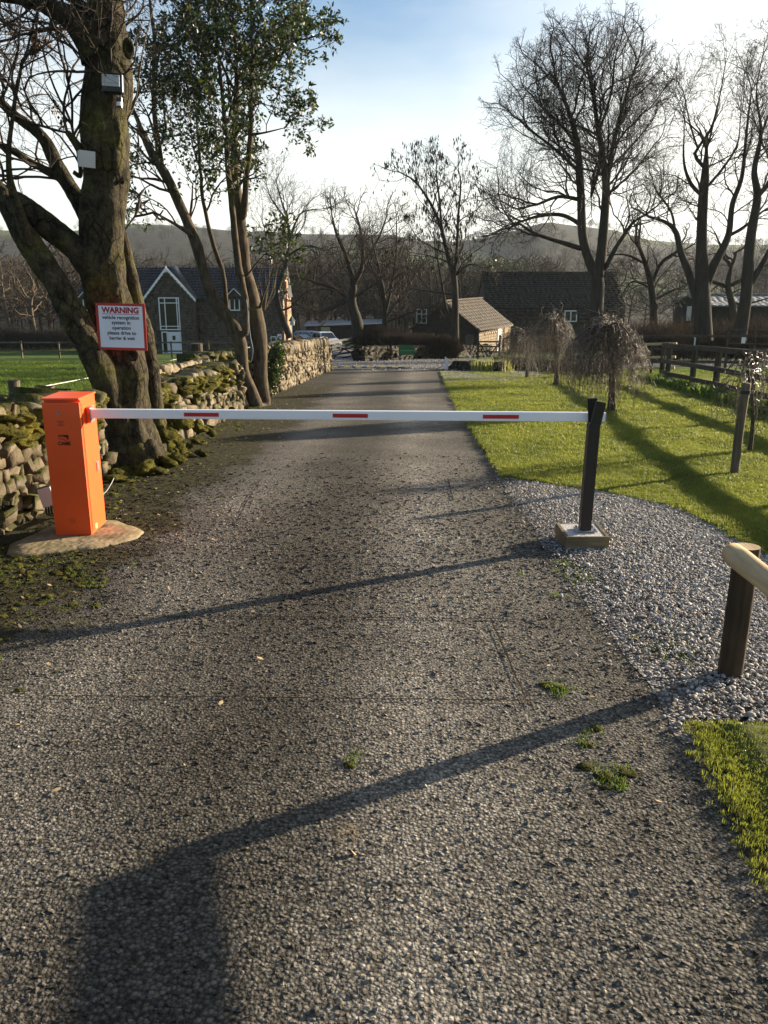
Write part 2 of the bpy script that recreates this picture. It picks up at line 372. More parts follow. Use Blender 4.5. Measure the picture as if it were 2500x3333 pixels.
def share(name, me, loc, rot, scl, parent=None):
    o = bpy.data.objects.new(name, me); link(o, parent)
    l = Vector([float(a) for a in loc])
    if parent is not None: l = l - parent.location
    o.location = l; o.rotation_euler = rot; o.scale = scl; return o
BQ = np.array([[0, 3, 2, 1], [4, 5, 6, 7], [0, 1, 5, 4], [1, 2, 6, 5], [2, 3, 7, 6], [3, 0, 4, 7]])
class MB:
    def __init__(s): s.V = []; s.F = []; s.n = 0
    def add(s, V, Fc):
        s.V.append(np.asarray(V, float)); s.F += [tuple(int(i) + s.n for i in f) for f in Fc]; s.n += len(V); return s
    def box(s, c, d, rz=0, tilt=None):
        x, y, z = np.array(d) / 2
        V = np.array([[-x, -y, -z], [x, -y, -z], [x, y, -z], [-x, y, -z], [-x, -y, z], [x, -y, z], [x, y, z], [-x, y, z]])
        if tilt is not None: V = V @ np.array(tilt).T
        if rz: cz, sz = math.cos(rz), math.sin(rz); V = V @ np.array([[cz, sz, 0], [-sz, cz, 0], [0, 0, 1]])
        return s.add(V + np.array(c, float), BQ)
    def bar(s, a, b, wd, ht, up=(0, 0, 1)):       # box from a to b
        a = np.array(a, float); b = np.array(b, float); d = b - a; ln = np.linalg.norm(d); d /= ln
        u = np.array(up, float); sd = np.cross(d, u); sd /= np.linalg.norm(sd); u = np.cross(sd, d)
        V = [q + sx * sd * wd / 2 + sz * u * ht / 2 for q in (a, b) for sx, sz in ((-1, -1), (1, -1), (1, 1), (-1, 1))]
        return s.add(V, [(0, 1, 2, 3), (4, 7, 6, 5), (0, 4, 5, 1), (1, 5, 6, 2), (2, 6, 7, 3), (3, 7, 4, 0)])
    def tube(s, pts, rad, n=8, cap=True):
        V, Fc = tube(pts, rad, n, cap); return s.add(V, Fc)
    def build(s, name, mat, parent=None, smooth=False, world=True, label=None, bevel=0):
        o = part(name, np.vstack(s.V), s.F, mat, parent, smooth, world, label)
        if bevel:
            b = o.modifiers.new('bevel', 'BEVEL'); b.width = bevel; b.segments = 2; b.limit_method = 'ANGLE'
        return o
def frames(pts):
    pts = np.asarray(pts, float); d = np.gradient(pts, axis=0); d /= np.linalg.norm(d, axis=1)[:, None] + 1e-9
    ref = np.array([1., 0, 0]) if abs(d[:, 0]).mean() < .7 else np.array([0, 1., 0])
    a = np.cross(d, ref); a /= np.linalg.norm(a, axis=1)[:, None] + 1e-9; b = np.cross(d, a); return a, b
def tube(pts, rad, n=8, cap=True):
    pts = np.asarray(pts, float); m = len(pts); rad = np.broadcast_to(np.asarray(rad, float), (m,))
    a, b = frames(pts); t = np.arange(n) * 2 * math.pi / n
    V = (pts[:, None] + rad[:, None, None] * (np.cos(t)[None, :, None] * a[:, None] + np.sin(t)[None, :, None] * b[:, None])).reshape(-1, 3)
    i = np.arange(m - 1)[:, None] * n; j = np.arange(n)[None]; k = (j + 1) % n
    Q = np.stack([i + j, i + k, i + n + k, i + n + j], -1).reshape(-1, 4)
    if not cap: return V, Q
    Fc = [tuple(q) for q in Q] + [tuple(range(n))[::-1], tuple(range((m - 1) * n, m * n))]
    return V, Fc
def cr(P4, per=6):                                # smooth curve through control rows (any columns)
    P4 = np.asarray(P4, float); Q = np.vstack([2 * P4[0] - P4[1], P4, 2 * P4[-1] - P4[-2]]); out = []
    for i in range(1, len(Q) - 2):
        for t in np.linspace(0, 1, per, endpoint=False):
            out.append(.5 * ((2 * Q[i]) + (-Q[i - 1] + Q[i + 1]) * t + (2 * Q[i - 1] - 5 * Q[i] + 4 * Q[i + 1] - Q[i + 2]) * t * t + (-Q[i - 1] + 3 * Q[i] - 3 * Q[i + 1] + Q[i + 2]) * t ** 3))
    out.append(Q[-2]); return np.array(out)
def merged(templates, pos, rot, scl):             # many copies of small templates in one mesh
    VV, FF, n = [], [], 0; pos = np.asarray(pos); rot = np.asarray(rot); scl = np.asarray(scl)
    pick = rng.integers(0, len(templates), len(pos))
    cx, sx_ = np.cos(rot[:, 0]), np.sin(rot[:, 0]); cy, sy_ = np.cos(rot[:, 1]), np.sin(rot[:, 1]); cz, sz_ = np.cos(rot[:, 2]), np.sin(rot[:, 2])
    RM = np.empty((len(pos), 3, 3))
    RM[:, 0, 0] = cy * cz; RM[:, 0, 1] = sx_ * sy_ * cz - cx * sz_; RM[:, 0, 2] = cx * sy_ * cz + sx_ * sz_
    RM[:, 1, 0] = cy * sz_; RM[:, 1, 1] = sx_ * sy_ * sz_ + cx * cz; RM[:, 1, 2] = cx * sy_ * sz_ - sx_ * cz
    RM[:, 2, 0] = -sy_; RM[:, 2, 1] = sx_ * cy; RM[:, 2, 2] = cx * cy
    for ti, (V, Fc) in enumerate(templates):
        w_ = np.where(pick == ti)[0]
        if not len(w_): continue
        W = np.einsum('kij,kvj->kvi', RM[w_], V[None] * scl[w_][:, None]) + pos[w_][:, None]
        FF.append((Fc[None] + (np.arange(len(w_)) * len(V))[:, None, None] + n).reshape(-1, Fc.shape[1])); VV.append(W.reshape(-1, 3)); n += len(V) * len(w_)
    return np.vstack(VV), np.vstack(FF)
def ico(sub=1):
    b = bmesh.new(); bmesh.ops.create_icosphere(b, subdivisions=sub, radius=1); V = np.array([v.co[:] for v in b.verts]); Fc = np.array([[v.index for v in f.verts] for f in b.faces]); b.free(); return V, Fc
def rock(sub=1, boxy=.5, seed=0, jit=.16):
    V, Fc = ico(sub); r = np.random.default_rng(seed)
    V = V + r.normal(0, jit * .5, V.shape)
    m = np.abs(V).max(1)[:, None]; V = V * (1 - boxy) + V / m * np.linalg.norm(V, axis=1)[:, None] * boxy * .85
    V = np.clip(V, -1, 1) * (1 + r.normal(0, jit * .25, V.shape)); return V, Fc
def stoneblock(seed):                             # rough-hewn block of about 44 triangles
    b = bmesh.new(); bmesh.ops.create_cube(b, size=2); r = random.Random(seed)
    bmesh.ops.bevel(b, geom=b.edges[:] + b.verts[:], offset=r.uniform(.12, .42), segments=1, affect='EDGES', profile=.6)
    bmesh.ops.triangulate(b, faces=b.faces[:])
    for v in b.verts: v.co += Vector([r.uniform(-.24, .24) for _ in range(3)])
    k = r.uniform(-.3, .3)
    for v in b.verts: v.co.x *= 1 + k * v.co.z; v.co.z *= 1 + r.uniform(-.05, .05)
    V = np.array([v.co[:] for v in b.verts]); Fc = np.array([[v.index for v in f.verts] for f in b.faces]); b.free(); return V, Fc
# ------------------------------------------------------------------ terrain and ground sheets
RX = np.array([-3000, -800, 0, 190, 300, 420, 600, 800, 850, 1000, 1280, 1350, 1480, 1600, 1700, 1740, 1780, 1820, 1900, 2000, 2100, 2300, 2500, 3200, 6000.])
RY = np.array([800, 750, 755, 765, 752, 736, 742, 762, 758, 768, 770, 788, 792, 776, 750, 738, 731, 737, 746, 757, 786, 800, 800, 790, 800.])
def terr(x, y):
    d = np.maximum(y, 1.0); az = x / d
    px = 1250 + az * F * (cp + .29 * sp)          # azimuth as a photo column near the skyline
    py = np.interp(px, RX, RY)
    el = np.tan(R(-PITCH) + np.arctan((1666.5 - py) / F))
    hr = CAMZ + 900 * el * np.sqrt(1 + np.clip(az, -2, 2) ** 2 * 0)
    b = gz(y); t = np.clip((y - 170) / (900 - 170), 0, 1); t2 = t * t * (3 - 2 * t)
    z = b * (1 - t2) + hr * t2
    return np.where(y > 900, hr * np.clip(1 - (y - 900) / 3000, .6, 1), z)
ys = np.concatenate([np.linspace(-30, 30, 61), np.linspace(32, 120, 45), np.geomspace(124, 900, 60), [1000, 1100]])
NX = 221; us = np.linspace(-1, 1, NX); us = np.sign(us) * np.abs(us) ** 1.4
VV = []
for y in ys:
    half = 40 + max(y, 0) * .85; x = us * half; VV.append(np.stack([x, np.full(NX, y), terr(x, np.full(NX, y)) - .035], 1))
VV = np.vstack(VV); i, j = np.meshgrid(np.arange(len(ys) - 1), np.arange(NX - 1), indexing='ij'); a = (i * NX + j).ravel()
tag(part('ground', VV, np.stack([a, a + 1, a + NX + 1, a + NX], 1), MT['hill'], smooth=True), kind='structure')
def sheet(name, Ys, xl, xr, nx, mat, dz=0., wob=0., kind='structure', label=None, disp=0, skirt=0):
    Ys = np.asarray(Ys, float); rows = []
    for y in Ys:
        a, b = xl(y), xr(y)
        if wob: a += wob * mn.noise(Vector((y * 2.3, 1.7, 0))) + wob * .6 * mn.noise(Vector((y * 9, 5, 0))); b += wob * mn.noise(Vector((y * 2.1, 8.7, 0))) + wob * .6 * mn.noise(Vector((y * 8, 2, 0)))
        t = np.linspace(0, 1, nx); x = a + (b - a) * t; z = np.full(nx, gz(y) + dz)
        if disp: z += np.array([disp * mn.noise(Vector((q * .7, y * .7, 3))) + disp * .55 * mn.noise(Vector((q * 3.4, y * 2.6, 7))) for q in x])
        if skirt: z[0] -= skirt; z[-1] -= skirt; x[0] = x[1] - .008; x[-1] = x[-2] + .008
        rows.append(np.stack([x, np.full(nx, y), z], 1))
    V = np.vstack(rows); i, j = np.meshgrid(np.arange(len(Ys) - 1), np.arange(nx - 1), indexing='ij'); a = (i * nx + j).ravel()
    o = part(name, V, np.stack([a, a + 1, a + nx + 1, a + nx], 1), mat, smooth=True); tag(o, label, None, None, kind); return o
def edge(pts):                                    # photo polyline on the ground -> x as a function of Y
    q = np.array([G(*p) for p in pts]); q = q[np.argsort(q[:, 1])]; return lambda y: float(np.interp(y, q[:, 1], q[:, 0])), q
roadR, roadRq = edge([(1428, 1200), (1448, 1250), (1492, 1340), (1560, 1440), (1640, 1560), (1700, 1640), (1760, 1720), (1830, 1800), (1900, 1890), (1965, 1990), (2060, 2120), (2160, 2240), (2230, 2340), (2300, 2450), (2390, 2640), (2500, 2860), (2700, 3333)])
lawnL, lawnLq = edge([(1640, 1558), (1700, 1567), (1908, 1598), (2012, 1614), (2194, 1656), (2272, 1692), (2350, 1728), (2402, 1765), (2495, 1811), (2800, 1960)])
roadL = lambda y: -2.98 if y < 19 else -2.75 if y < 34 else -2.75 - (y - 34) * .4
YR = roadRq[-1][1]; YL = lawnLq[-1][1]
sheet('driveway', np.concatenate([np.arange(-3, 12, .1), np.arange(12, YR + .6, .4)]), roadL, roadR, 34, MT['asphalt'], .0, .05)
def lx(y): return lawnL(y) if y < YL else roadR(y) + .02
sheet('lawn', np.concatenate([np.arange(lawnLq[0][1], 12, .08), np.arange(12, 31, .3)]), lx, lambda y: 16., 170, MT['lawn'], .022, .07, disp=.02, skirt=.05)
pe, peq = edge([(2246, 2372), (2285, 2480), (2350, 2580), (2400, 2700), (2500, 2890), (2700, 3333)])
PT = peq[-1][1]
sheet('soil_edge', np.arange(-1, PT + .15, .06), lambda y: roadR(y) - .0, lambda y: roadR(y) + .5, 8, MT['soil'], .006, .05)
sheet('gravel_bed', np.arange(PT - .12, YL + .3, .1), lambda y: roadR(y) - .06, lambda y: max(lawnL(y), roadR(y)) + .3 if y > lawnLq[0][1] else 5.5, 30, MT['gravelbed'], .002, .05)
sheet('grass_verge', np.arange(-1, PT + .02, .06), lambda y: pe(y) + .0, lambda y: 5., 30, MT['lawn'], .03, .05, disp=.02, skirt=.06)
sheet('yard', np.arange(YR - .6, 52, .5), lambda y: -3.2 - (y - 32) * .05, lambda y: 2.6 + max(0, (y - 33.5)) * 2.2, 20, MT['yard'], -.004)
sheet('farmyard', np.arange(52.3, 98, 1.0), lambda y: -9 - (y - 52) * .15, lambda y: -1.0 - (y - 52) * .02, 12, MT['yard'], -.004)
sheet('gravel_patch', np.arange(23.5, 31.5, .25), roadR, lambda y: roadR(y) + (3.3 if y > 27 else 3.3 * max(0, (y - 23.5)) / 3.5), 14, MT['yard'], .035, .06)
# ------------------------------------------------------------------ dry stone walls
BLK = [stoneblock(40 + k) for k in range(10)]
def drywall(name, label, x0, y0, x1, y1, H, th, mats, sw, sh, cope='blob', seed=1, hfun=None, endface=None, limit=300, side=1, group='dry stone walls along the drive', lean=.06):
    """face runs from (x0,y0) to (x1,y1); the body lies on the left of that line"""
    r = np.random.default_rng(seed); a = np.array([x0, y0]); b = np.array([x1, y1]); Ln = np.linalg.norm(b - a); d = (b - a) / Ln; nrm = np.array([d[1], -d[0]]) * side
    root = thing(name, label, 'wall', (x0, y0, gz(y0)), group); root['kind'] = 'thing'
    hf = hfun or (lambda s: H)
    ang = math.atan2(d[1], d[0])
    V = []; ns = 24
    for k in range(ns + 1):                       # the core the stones are set in
        s = Ln * k / ns; q = a + d * s; h = hf(s); z = gz(q[1])
        for off, zz in ((-.05, -.1), (-.05 - lean, h - .09), (-th + .05 + lean, h - .09), (-th + .05, -.1)): V.append([*(q + nrm * off), z + zz])
    Fc = []
    for k in range(ns):
        for j in range(4): Fc.append((4 * k + j, 4 * k + (j + 1) % 4, 4 * k + 4 + (j + 1) % 4, 4 * k + 4 + j))
    Fc += [(0, 1, 2, 3), (4 * ns + 3, 4 * ns + 2, 4 * ns + 1, 4 * ns)]
    part('core', V, Fc, MT['mortar'], root)
    items = []                                    # (priority, mesh index, loc, rot, scale)
    def face(s0, s1, off, inward, pri, axis_ang, pt):
        z = 0.0
        while z < H + .3:
            h = r.uniform(*sh); s = s0 - r.uniform(0, sw[1] * .5)
            while s < s1:
                w_ = r.uniform(*sw) * (1.25 if z < .25 else 1); ss = s + w_ / 2; ss = min(max(ss, s0), s1)
                lim = hf(ss) if pri == 0 else H
                if z + h * .4 < lim - (.1 if cope else 0):
                    q, zz = pt(ss)
                    o = off - lean * (z / H) + r.uniform(-.045, .03)
                    items.append((pri, q[1], (q[0] + inward[0] * o, q[1] + inward[1] * o, zz + z + h / 2 + r.uniform(-.015, .015)), (r.normal(0, .12), r.normal(0, .22), axis_ang + r.normal(0, .2)), (w_ * r.uniform(.44, .56), r.uniform(.06, .11), h * r.uniform(.42, .6))))
                s += w_ * .97
            z += h * .93
    face(0, Ln, -.06, nrm, 0, ang, lambda s: ((a + d * s), gz((a + d * s)[1])))
    face(0, Ln, -(th - .06) , nrm, 2, ang, lambda s: ((a + d * s), gz((a + d * s)[1])))
    for e in (endface or []):
        e0 = a if e == 0 else b; dd = -nrm; nn = -d if e == 0 else d
        face(.0, th, -.04, nn, 1, math.atan2(dd[1], dd[0]), lambda s, e0=e0, dd=dd: (e0 + dd * s, gz(e0[1])))
    if cope == 'slab':                            # upright coping stones, leaning
        s = 0.
        while s < Ln:
            t = r.uniform(.05, .11); q = a + d * (s + t / 2) - nrm * (th / 2 + lean * 0)
            items.append((0, q[1], (q[0], q[1], gz(q[1]) + hf(s) + .05), (r.normal(0, .06), r.uniform(.12, .42), ang + r.normal(0, .06)), (t * .55, th * r.uniform(.40, .47), r.uniform(.11, .17)))); s += t * 1.02
    elif cope == 'blob':
        s = 0.
        while s < Ln:
            t = r.uniform(.18, .34); q = a + d * (s + t / 2) - nrm * (th / 2)
            items.append((0, q[1], (q[0], q[1], gz(q[1]) + hf(s) - .02), (r.normal(0, .1), r.normal(0, .2), ang + r.normal(0, .2)), (t * .56, th * r.uniform(.38, .46), r.uniform(.07, .13)))); s += t
    items.sort(key=lambda t: (t[0] + (3 if t[1] < 5.0 else 0), t[1])); mes = {}
    for k, it in enumerate(items[:limit]):
        mi = r.integers(len(BLK)); mt = mats[r.integers(len(mats))]
        if (mi, mt) not in mes:
            me = mesh('stone', *BLK[mi]); me.materials.append(MT[mt]); mes[(mi, mt)] = me
        share('stone', mes[(mi, mt)], it[2], it[3], it[4], root)
    rest = items[limit:]
    if rest:
        V, Fc = merged(BLK, np.array([t[2] for t in rest]), np.array([t[3] for t in rest]), np.array([t[4] for t in rest]))
        tag(part('packed_stones', V, Fc, MT[mats[-1]], root), kind='stuff')
    return root
gA0 = -1.0
def hA(s): return .86 + .05 * math.sin(s * 2.1) + (-.10 if s > 9.2 else 0) + .04 * mn.noise(Vector((s * 2, 0, 0)))
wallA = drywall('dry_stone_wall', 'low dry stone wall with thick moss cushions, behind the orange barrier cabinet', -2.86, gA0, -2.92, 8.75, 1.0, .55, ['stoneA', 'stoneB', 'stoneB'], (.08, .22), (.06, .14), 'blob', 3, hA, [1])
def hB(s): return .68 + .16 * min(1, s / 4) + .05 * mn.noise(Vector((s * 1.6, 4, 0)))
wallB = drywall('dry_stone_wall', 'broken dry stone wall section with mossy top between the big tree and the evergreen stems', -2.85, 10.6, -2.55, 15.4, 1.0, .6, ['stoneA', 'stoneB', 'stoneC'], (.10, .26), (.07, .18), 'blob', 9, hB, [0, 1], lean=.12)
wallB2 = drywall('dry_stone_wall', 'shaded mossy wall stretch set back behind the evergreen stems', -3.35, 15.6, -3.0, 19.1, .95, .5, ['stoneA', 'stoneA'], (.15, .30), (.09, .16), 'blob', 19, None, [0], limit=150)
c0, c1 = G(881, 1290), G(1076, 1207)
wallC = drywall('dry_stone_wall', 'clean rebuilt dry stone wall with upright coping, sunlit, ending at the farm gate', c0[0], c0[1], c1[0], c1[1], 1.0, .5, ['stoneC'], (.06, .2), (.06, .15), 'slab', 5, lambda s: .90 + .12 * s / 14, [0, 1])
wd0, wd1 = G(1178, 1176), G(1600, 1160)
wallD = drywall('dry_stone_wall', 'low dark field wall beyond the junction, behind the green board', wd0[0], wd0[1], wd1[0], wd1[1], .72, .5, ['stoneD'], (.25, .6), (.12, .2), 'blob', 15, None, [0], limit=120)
MOSSV = []
# moss lying over the walls
def mosspads(name, label, items, parent=None):
    T_ = []
    for k in range(4):
        V, Fc = ico(3); o_ = Vector((k * 7.3, 0, 0))
        V = np.array([np.array(v) * (1 + .42 * mn.noise(Vector(v) * 1.5 + o_) + .22 * mn.noise(Vector(v) * 4.5 + o_) + .1 * mn.noise(Vector(v) * 11 + o_)) for v in V]); T_.append((V, Fc))
    items = np.array(items); V, Fc = merged(T_, items[:, :3], items[:, 3:6], items[:, 6:9])
    o = part(name, V, Fc, MT['moss'], parent, smooth=True); MOSSV.append(V); return tag(o, None if parent else label, None, None, 'stuff')
def over(x0, y0, x1, y1, hf, th, n, r, drop=.35):
    out = []; a = np.array([x0, y0]); b = np.array([x1, y1]); Ln = np.linalg.norm(b - a); d = (b - a) / Ln; nr = np.array([d[1], -d[0]])
    for _ in range(n):
        s = r.uniform(0, Ln); t = r.uniform(0, 1); 
        if t < .62: off = r.uniform(-th + .05, -.06); z = hf(s) + r.uniform(-.05, .03)
        else: off = -.06; z = hf(s) - r.uniform(.02, drop) * r.uniform(.3, 1)
        q = a + d * s + nr * (off - .05 * 0)
        out.append([q[0], q[1], gz(q[1]) + z, r.normal(0, .2), r.normal(0, .2), r.uniform(0, 6), r.uniform(.08, .2), r.uniform(.07, .15), r.uniform(.03, .06)])
    return out
r_ = np.random.default_rng(2)
mosspads('moss', None, over(-2.86, gA0, -2.92, 8.75, hA, .55, 360, r_, .35), wallA)
mosspads('moss', None, over(-2.85, 10.6, -2.6, 14.6, hB, .6, 110, r_, .3), wallB)
mosspads('moss', None, over(-3.35, 15.6, -3.0, 19.1, lambda s: .95, .5, 50, r_, .3), wallB2)
mosspads('moss_mound', 'moss and soil mounded round the foot of the big tree', [[-2.75 + r_.normal(0, .22), 9.6 + r_.normal(0, .75), gz(9.6) + r_.uniform(-.02, .12), r_.normal(0, .2), r_.normal(0, .2), r_.uniform(0, 6), r_.uniform(.05, .13), r_.uniform(.05, .12), r_.uniform(.02, .06)] for _ in range(70)] + [[-2.75 + r_.normal(0, .12), 10.5 + r_.normal(0, .3), gz(10.5) + r_.uniform(0, .4), r_.normal(0, .2), r_.normal(0, .2), r_.uniform(0, 6), r_.uniform(.05, .13), r_.uniform(.05, .13), r_.uniform(.04, .1)] for _ in range(40)])
# ------------------------------------------------------------------ barrier
zc = gz(6.2)
slab_px = [(22, 1808), (72, 1815), (200, 1800), (307, 1787), (390, 1770), (452, 1752), (466, 1735), (434, 1717), (380, 1703), (331, 1698), (250, 1700), (180, 1712), (90, 1752), (30, 1780)]
sl = np.array([G(*p) for p in slab_px]); ctr = sl.mean(0)
slr = []
for k in range(len(sl)):
    p, q = sl[k], sl[(k + 1) % len(sl)]
    for t in (0, .25, .5, .75): s_ = p + (q - p) * t; slr.append(s_ + (s_ - ctr) * .03 * mn.noise(Vector(s_ * 9)))
slr = np.array(slr); nn_ = len(slr); V = []
for k_, (sc_, dz) in enumerate(((1.01, -.04), (1.0, .010), (.975, .019), (.7, .021), (.35, .022))):
    for q in slr: s_ = ctr + (q - ctr) * sc_; V.append([s_[0], s_[1], gz(s_[1]) + dz + (.012 * mn.noise(Vector(s_ * 6)) if dz > 0 else 0)])
V.append([ctr[0], ctr[1], gz(ctr[1]) + .022]); Fc = []
for k_ in range(4):
    for j in range(nn_): Fc.append((k_ * nn_ + j, k_ * nn_ + (j + 1) % nn_, (k_ + 1) * nn_ + (j + 1) % nn_, (k_ + 1) * nn_ + j))
for j in range(nn_): Fc.append((4 * nn_ + j, 4 * nn_ + (j + 1) % nn_, 5 * nn_))
tag(part('concrete_slab', V, Fc, MT['concrete'], smooth=True), 'rough oval concrete pad under the orange cabinet', 'concrete slab', None, 'thing')
# cabinet stands on the pad
cab = thing('barrier_gate', 'orange barrier cabinet with long white boom across the drive', 'barrier', (-2.31, 6.23, gz(6.2) + .04))
cz0 = gz(6.2) + .022; W_, D_, H_ = .262, .34, 1.018; cx_, cy_ = -2.312, 6.24
MB().box((cx_, cy_ + .012, cz0 + H_ / 2), (W_, D_ - .024, H_ - .008)).build('cabinet_body', MT['orange'], cab, bevel=.004)
MB().box((cx_, cy_ - D_ / 2 - .001, cz0 + H_ / 2 - .006), (W_ + .006, .022, H_ - .03)).build('front_door', MT['orange2'], cab, bevel=.003)
MB().box((cx_, cy_ - .002, cz0 + H_ + .004), (W_ + .012, D_ + .03, .014)).build('lid', MT['orange'], cab, bevel=.003)
MB().box((cx_, cy_, cz0 + .004), (W_ - .02, D_ - .02, .02)).build('base_seal', MT['black'], cab)
fy = cy_ - D_ / 2 - .0125
b = MB(); b.tube([(cx_ - .02, fy + .004, cz0 + .925), (cx_ - .02, fy - .006, cz0 + .925)], .0125, 16); lock = b.build('lock', MT['metal'], cab)
MB().box((cx_ - .02, fy - .0065, cz0 + .925), (.004, .002, .012)).build('keyhole', MT['black'], lock)
sx = cx_ + W_ / 2
for nm, dz in (('hinge', .90), ('hinge', .475)):
    MB().box((sx + .003, cy_ + .09, cz0 + dz), (.008, .05, .075)).build(nm, MT['metal'], cab, bevel=.002)
MB().box((sx + .0015, cy_ - .06, cz0 + .045), (.003, .05, .04)).build('sticker', MT['paleyel'], cab)
MB().box((sx + .0005, cy_ - D_ / 2 + .035, cz0 + H_ / 2), (.003, .004, H_ - .06)).build('door_seam', MT['black'], cab)
def text(name, body, mat, loc, size, parent=None, bold=0, align='CENTER', ext=.0006, rx=90, rz=0, sx=1, ry=0):
    c = bpy.data.curves.new(name, 'FONT'); c.body = body; c.size = size; c.align_x = align; c.extrude = ext; c.offset = bold; c.resolution_u = 3
    o = bpy.data.objects.new(name, c); o.data.materials.append(mat); link(o, parent)
    l = Vector([float(a) for a in loc]); l = l - parent.location if parent is not None else l
    o.location = l; o.rotation_euler = (R(rx), R(ry), R(rz)); o.scale = (sx, 1, 1)
    dg = bpy.context.evaluated_depsgraph_get(); me = bpy.data.meshes.new_from_object(o.evaluated_get(dg)); q = bpy.data.objects.new(name, me)
    q.location, q.rotation_euler, q.scale = o.location.copy(), o.rotation_euler.copy(), o.scale.copy(); bpy.data.objects.remove(o); q.name = name; link(q, parent)
    if not me.materials: me.materials.append(mat)
    return q
text('lettering', 'CAME', MT['print'], (cx_ - .0, fy - .001, cz0 + .690), .034, cab, .0012)
lx0, lz0 = cx_ - .036, cz0 + .722
mk_ = lambda pts, nm='logo': part(nm, [(lx0 + u, fy - .0012 - yy, lz0 + v) for yy in (0, .001) for u, v in pts], [tuple(range(len(pts)))[::-1], tuple(range(len(pts), 2 * len(pts)))], MT['print'], cab)
mk_([(0, .042), (.072, .042), (.072, .014), (.060, .014), (.058, .026), (.03, .036), (0, .040)])
for a_, b_ in (((0, .040), (.003, .016)), ((.003, .016), (.055, .002)), ((.055, .002), (.066, .014)), ((.003, .032), (.058, .026))):
    MB().bar((lx0 + a_[0], fy - .0018, lz0 + a_[1]), (lx0 + b_[0], fy - .0018, lz0 + b_[1]), .0012, .003, (0, 0, 1) if abs(a_[0] - b_[0]) > .01 else (1, 0, 0)).build('logo_line', MT['print'], cab)
for k in range(4): MB().box((cx_ - .012 + (.004 if k % 2 else 0), fy - .0008, cz0 + .865 - k * .011), (.05 - .006 * (k % 3), .001, .0025)).build('louvre', MT['print'], cab)
for k in range(4): MB().box((cx_ + .0, fy - .0008, cz0 + .135 - k * .011), (.05 - .005 * (k % 2), .001, .0018)).build('vent_slot', MT['signred'], cab)
ax0, ax1 = P(306, 1344, 6.22), P(1969, 1357, 6.02)
MB().box((sx + .016, 6.22, ax0[2] - .012), (.028, .07, .115)).build('boom_bracket', MT['orange'], cab, bevel=.003)
MB().box((sx + .034, 6.215, ax0[2] - .01), (.012, .085, .11)).build('bracket_plate', MT['metal'], cab, bevel=.002)
MB().bar((sx + .038, 6.2, ax0[2]), ax1, .05, .066).build('boom', MT['armwhite'], cab, bevel=.006)
MB().bar(ax1 - np.array([0, 0, 0]), ax1 + np.array([.004, 0, 0]), .046, .062).build('boom_cap', MT['plastic'], cab)
d_ = (ax1 - ax0)
for xa, xb in ((615, 729), (1100, 1213), (1581, 1695)):
    ta, tb = (xa - 306) / (1969 - 306), (xb - 306) / (1969 - 306); A, B = [np.array([sx + .038, 6.2, ax0[2]]) + (ax1 - np.array([sx + .038, 6.2, ax0[2]])) * q for q in (ta, tb)]; off = np.array([0, -.026, 0])
    MB().bar(A + off, B + off, .003, .028).build('red_reflector', MT['red'], cab)
# rest post
pl = thing('boom_rest_post', 'black forked steel post catching the free end of the boom, on a timber-edged concrete block', 'post', (1.585, 5.9, gz(5.9)))
F0, F1 = G(1841, 1793), G(1989, 1799)
zb = gz(5.8); top = zb + .105
xl_, xr_, yf_, yb_ = F0[0], F1[0], F0[1] + .02, F0[1] + .37
MB().box(((xl_ + xr_) / 2, yf_, zb + .04), (xr_ - xl_, .022, .13)).build('edging_board', MT['board'], pl, bevel=.002)
MB().box(((xl_ + xr_) / 2, yb_, zb + .03), (xr_ - xl_, .022, .13)).build('edging_board', MT['board'], pl, bevel=.002)
for q in (xl_ + .011, xr_ - .011): MB().box((q, (yf_ + yb_) / 2, zb + .038), (.022, yb_ - yf_ - .024, .13)).build('edging_board', MT['board'], pl, bevel=.002)
MB().box(((xl_ + xr_) / 2, (yf_ + yb_) / 2, zb + .03), (xr_ - xl_ - .046, yb_ - yf_ - .024, .138)).build('concrete_infill', MT['whiteconc'], pl, bevel=.004)
pb = P(1905, 1738, 5.86); pz = top; ptop = P(1931, 1386, 5.9)
px_ = pb[0]; t_ = ptop[0] - px_
MB().box((px_, 5.87, top + .003), (.15, .12, .008)).build('base_plate', MT['metal'], pl)
for a_ in (-1, 1):
    for b_ in (-1, 1): b = MB(); b.tube([(px_ + a_ * .058, 5.87 + b_ * .042, top + .005), (px_ + a_ * .058, 5.87 + b_ * .042, top + .022)], .008, 6); b.build('bolt', MT['metal'], pl)
MB().bar((px_ - .005, 5.87, top + .004), (px_ + .015, 5.89, ptop[2] + .02), .078, .078, (0, 1, 0)).build('upright', MT['black'], pl, bevel=.003)
fa0 = P(1936, 1392, 5.86); fa1 = P(1957, 1308, 5.86)
MB().bar(fa0, fa1, .072, .012, (0, 1, 0)).build('front_fork', MT['black'], pl, bevel=.002)
fb0 = P(1931, 1392, 5.985); fb1 = P(1928, 1296, 5.985)
MB().bar(fb0, fb1, .068, .012, (0, 1, 0)).build('rear_fork', MT['black'], pl, bevel=.002)
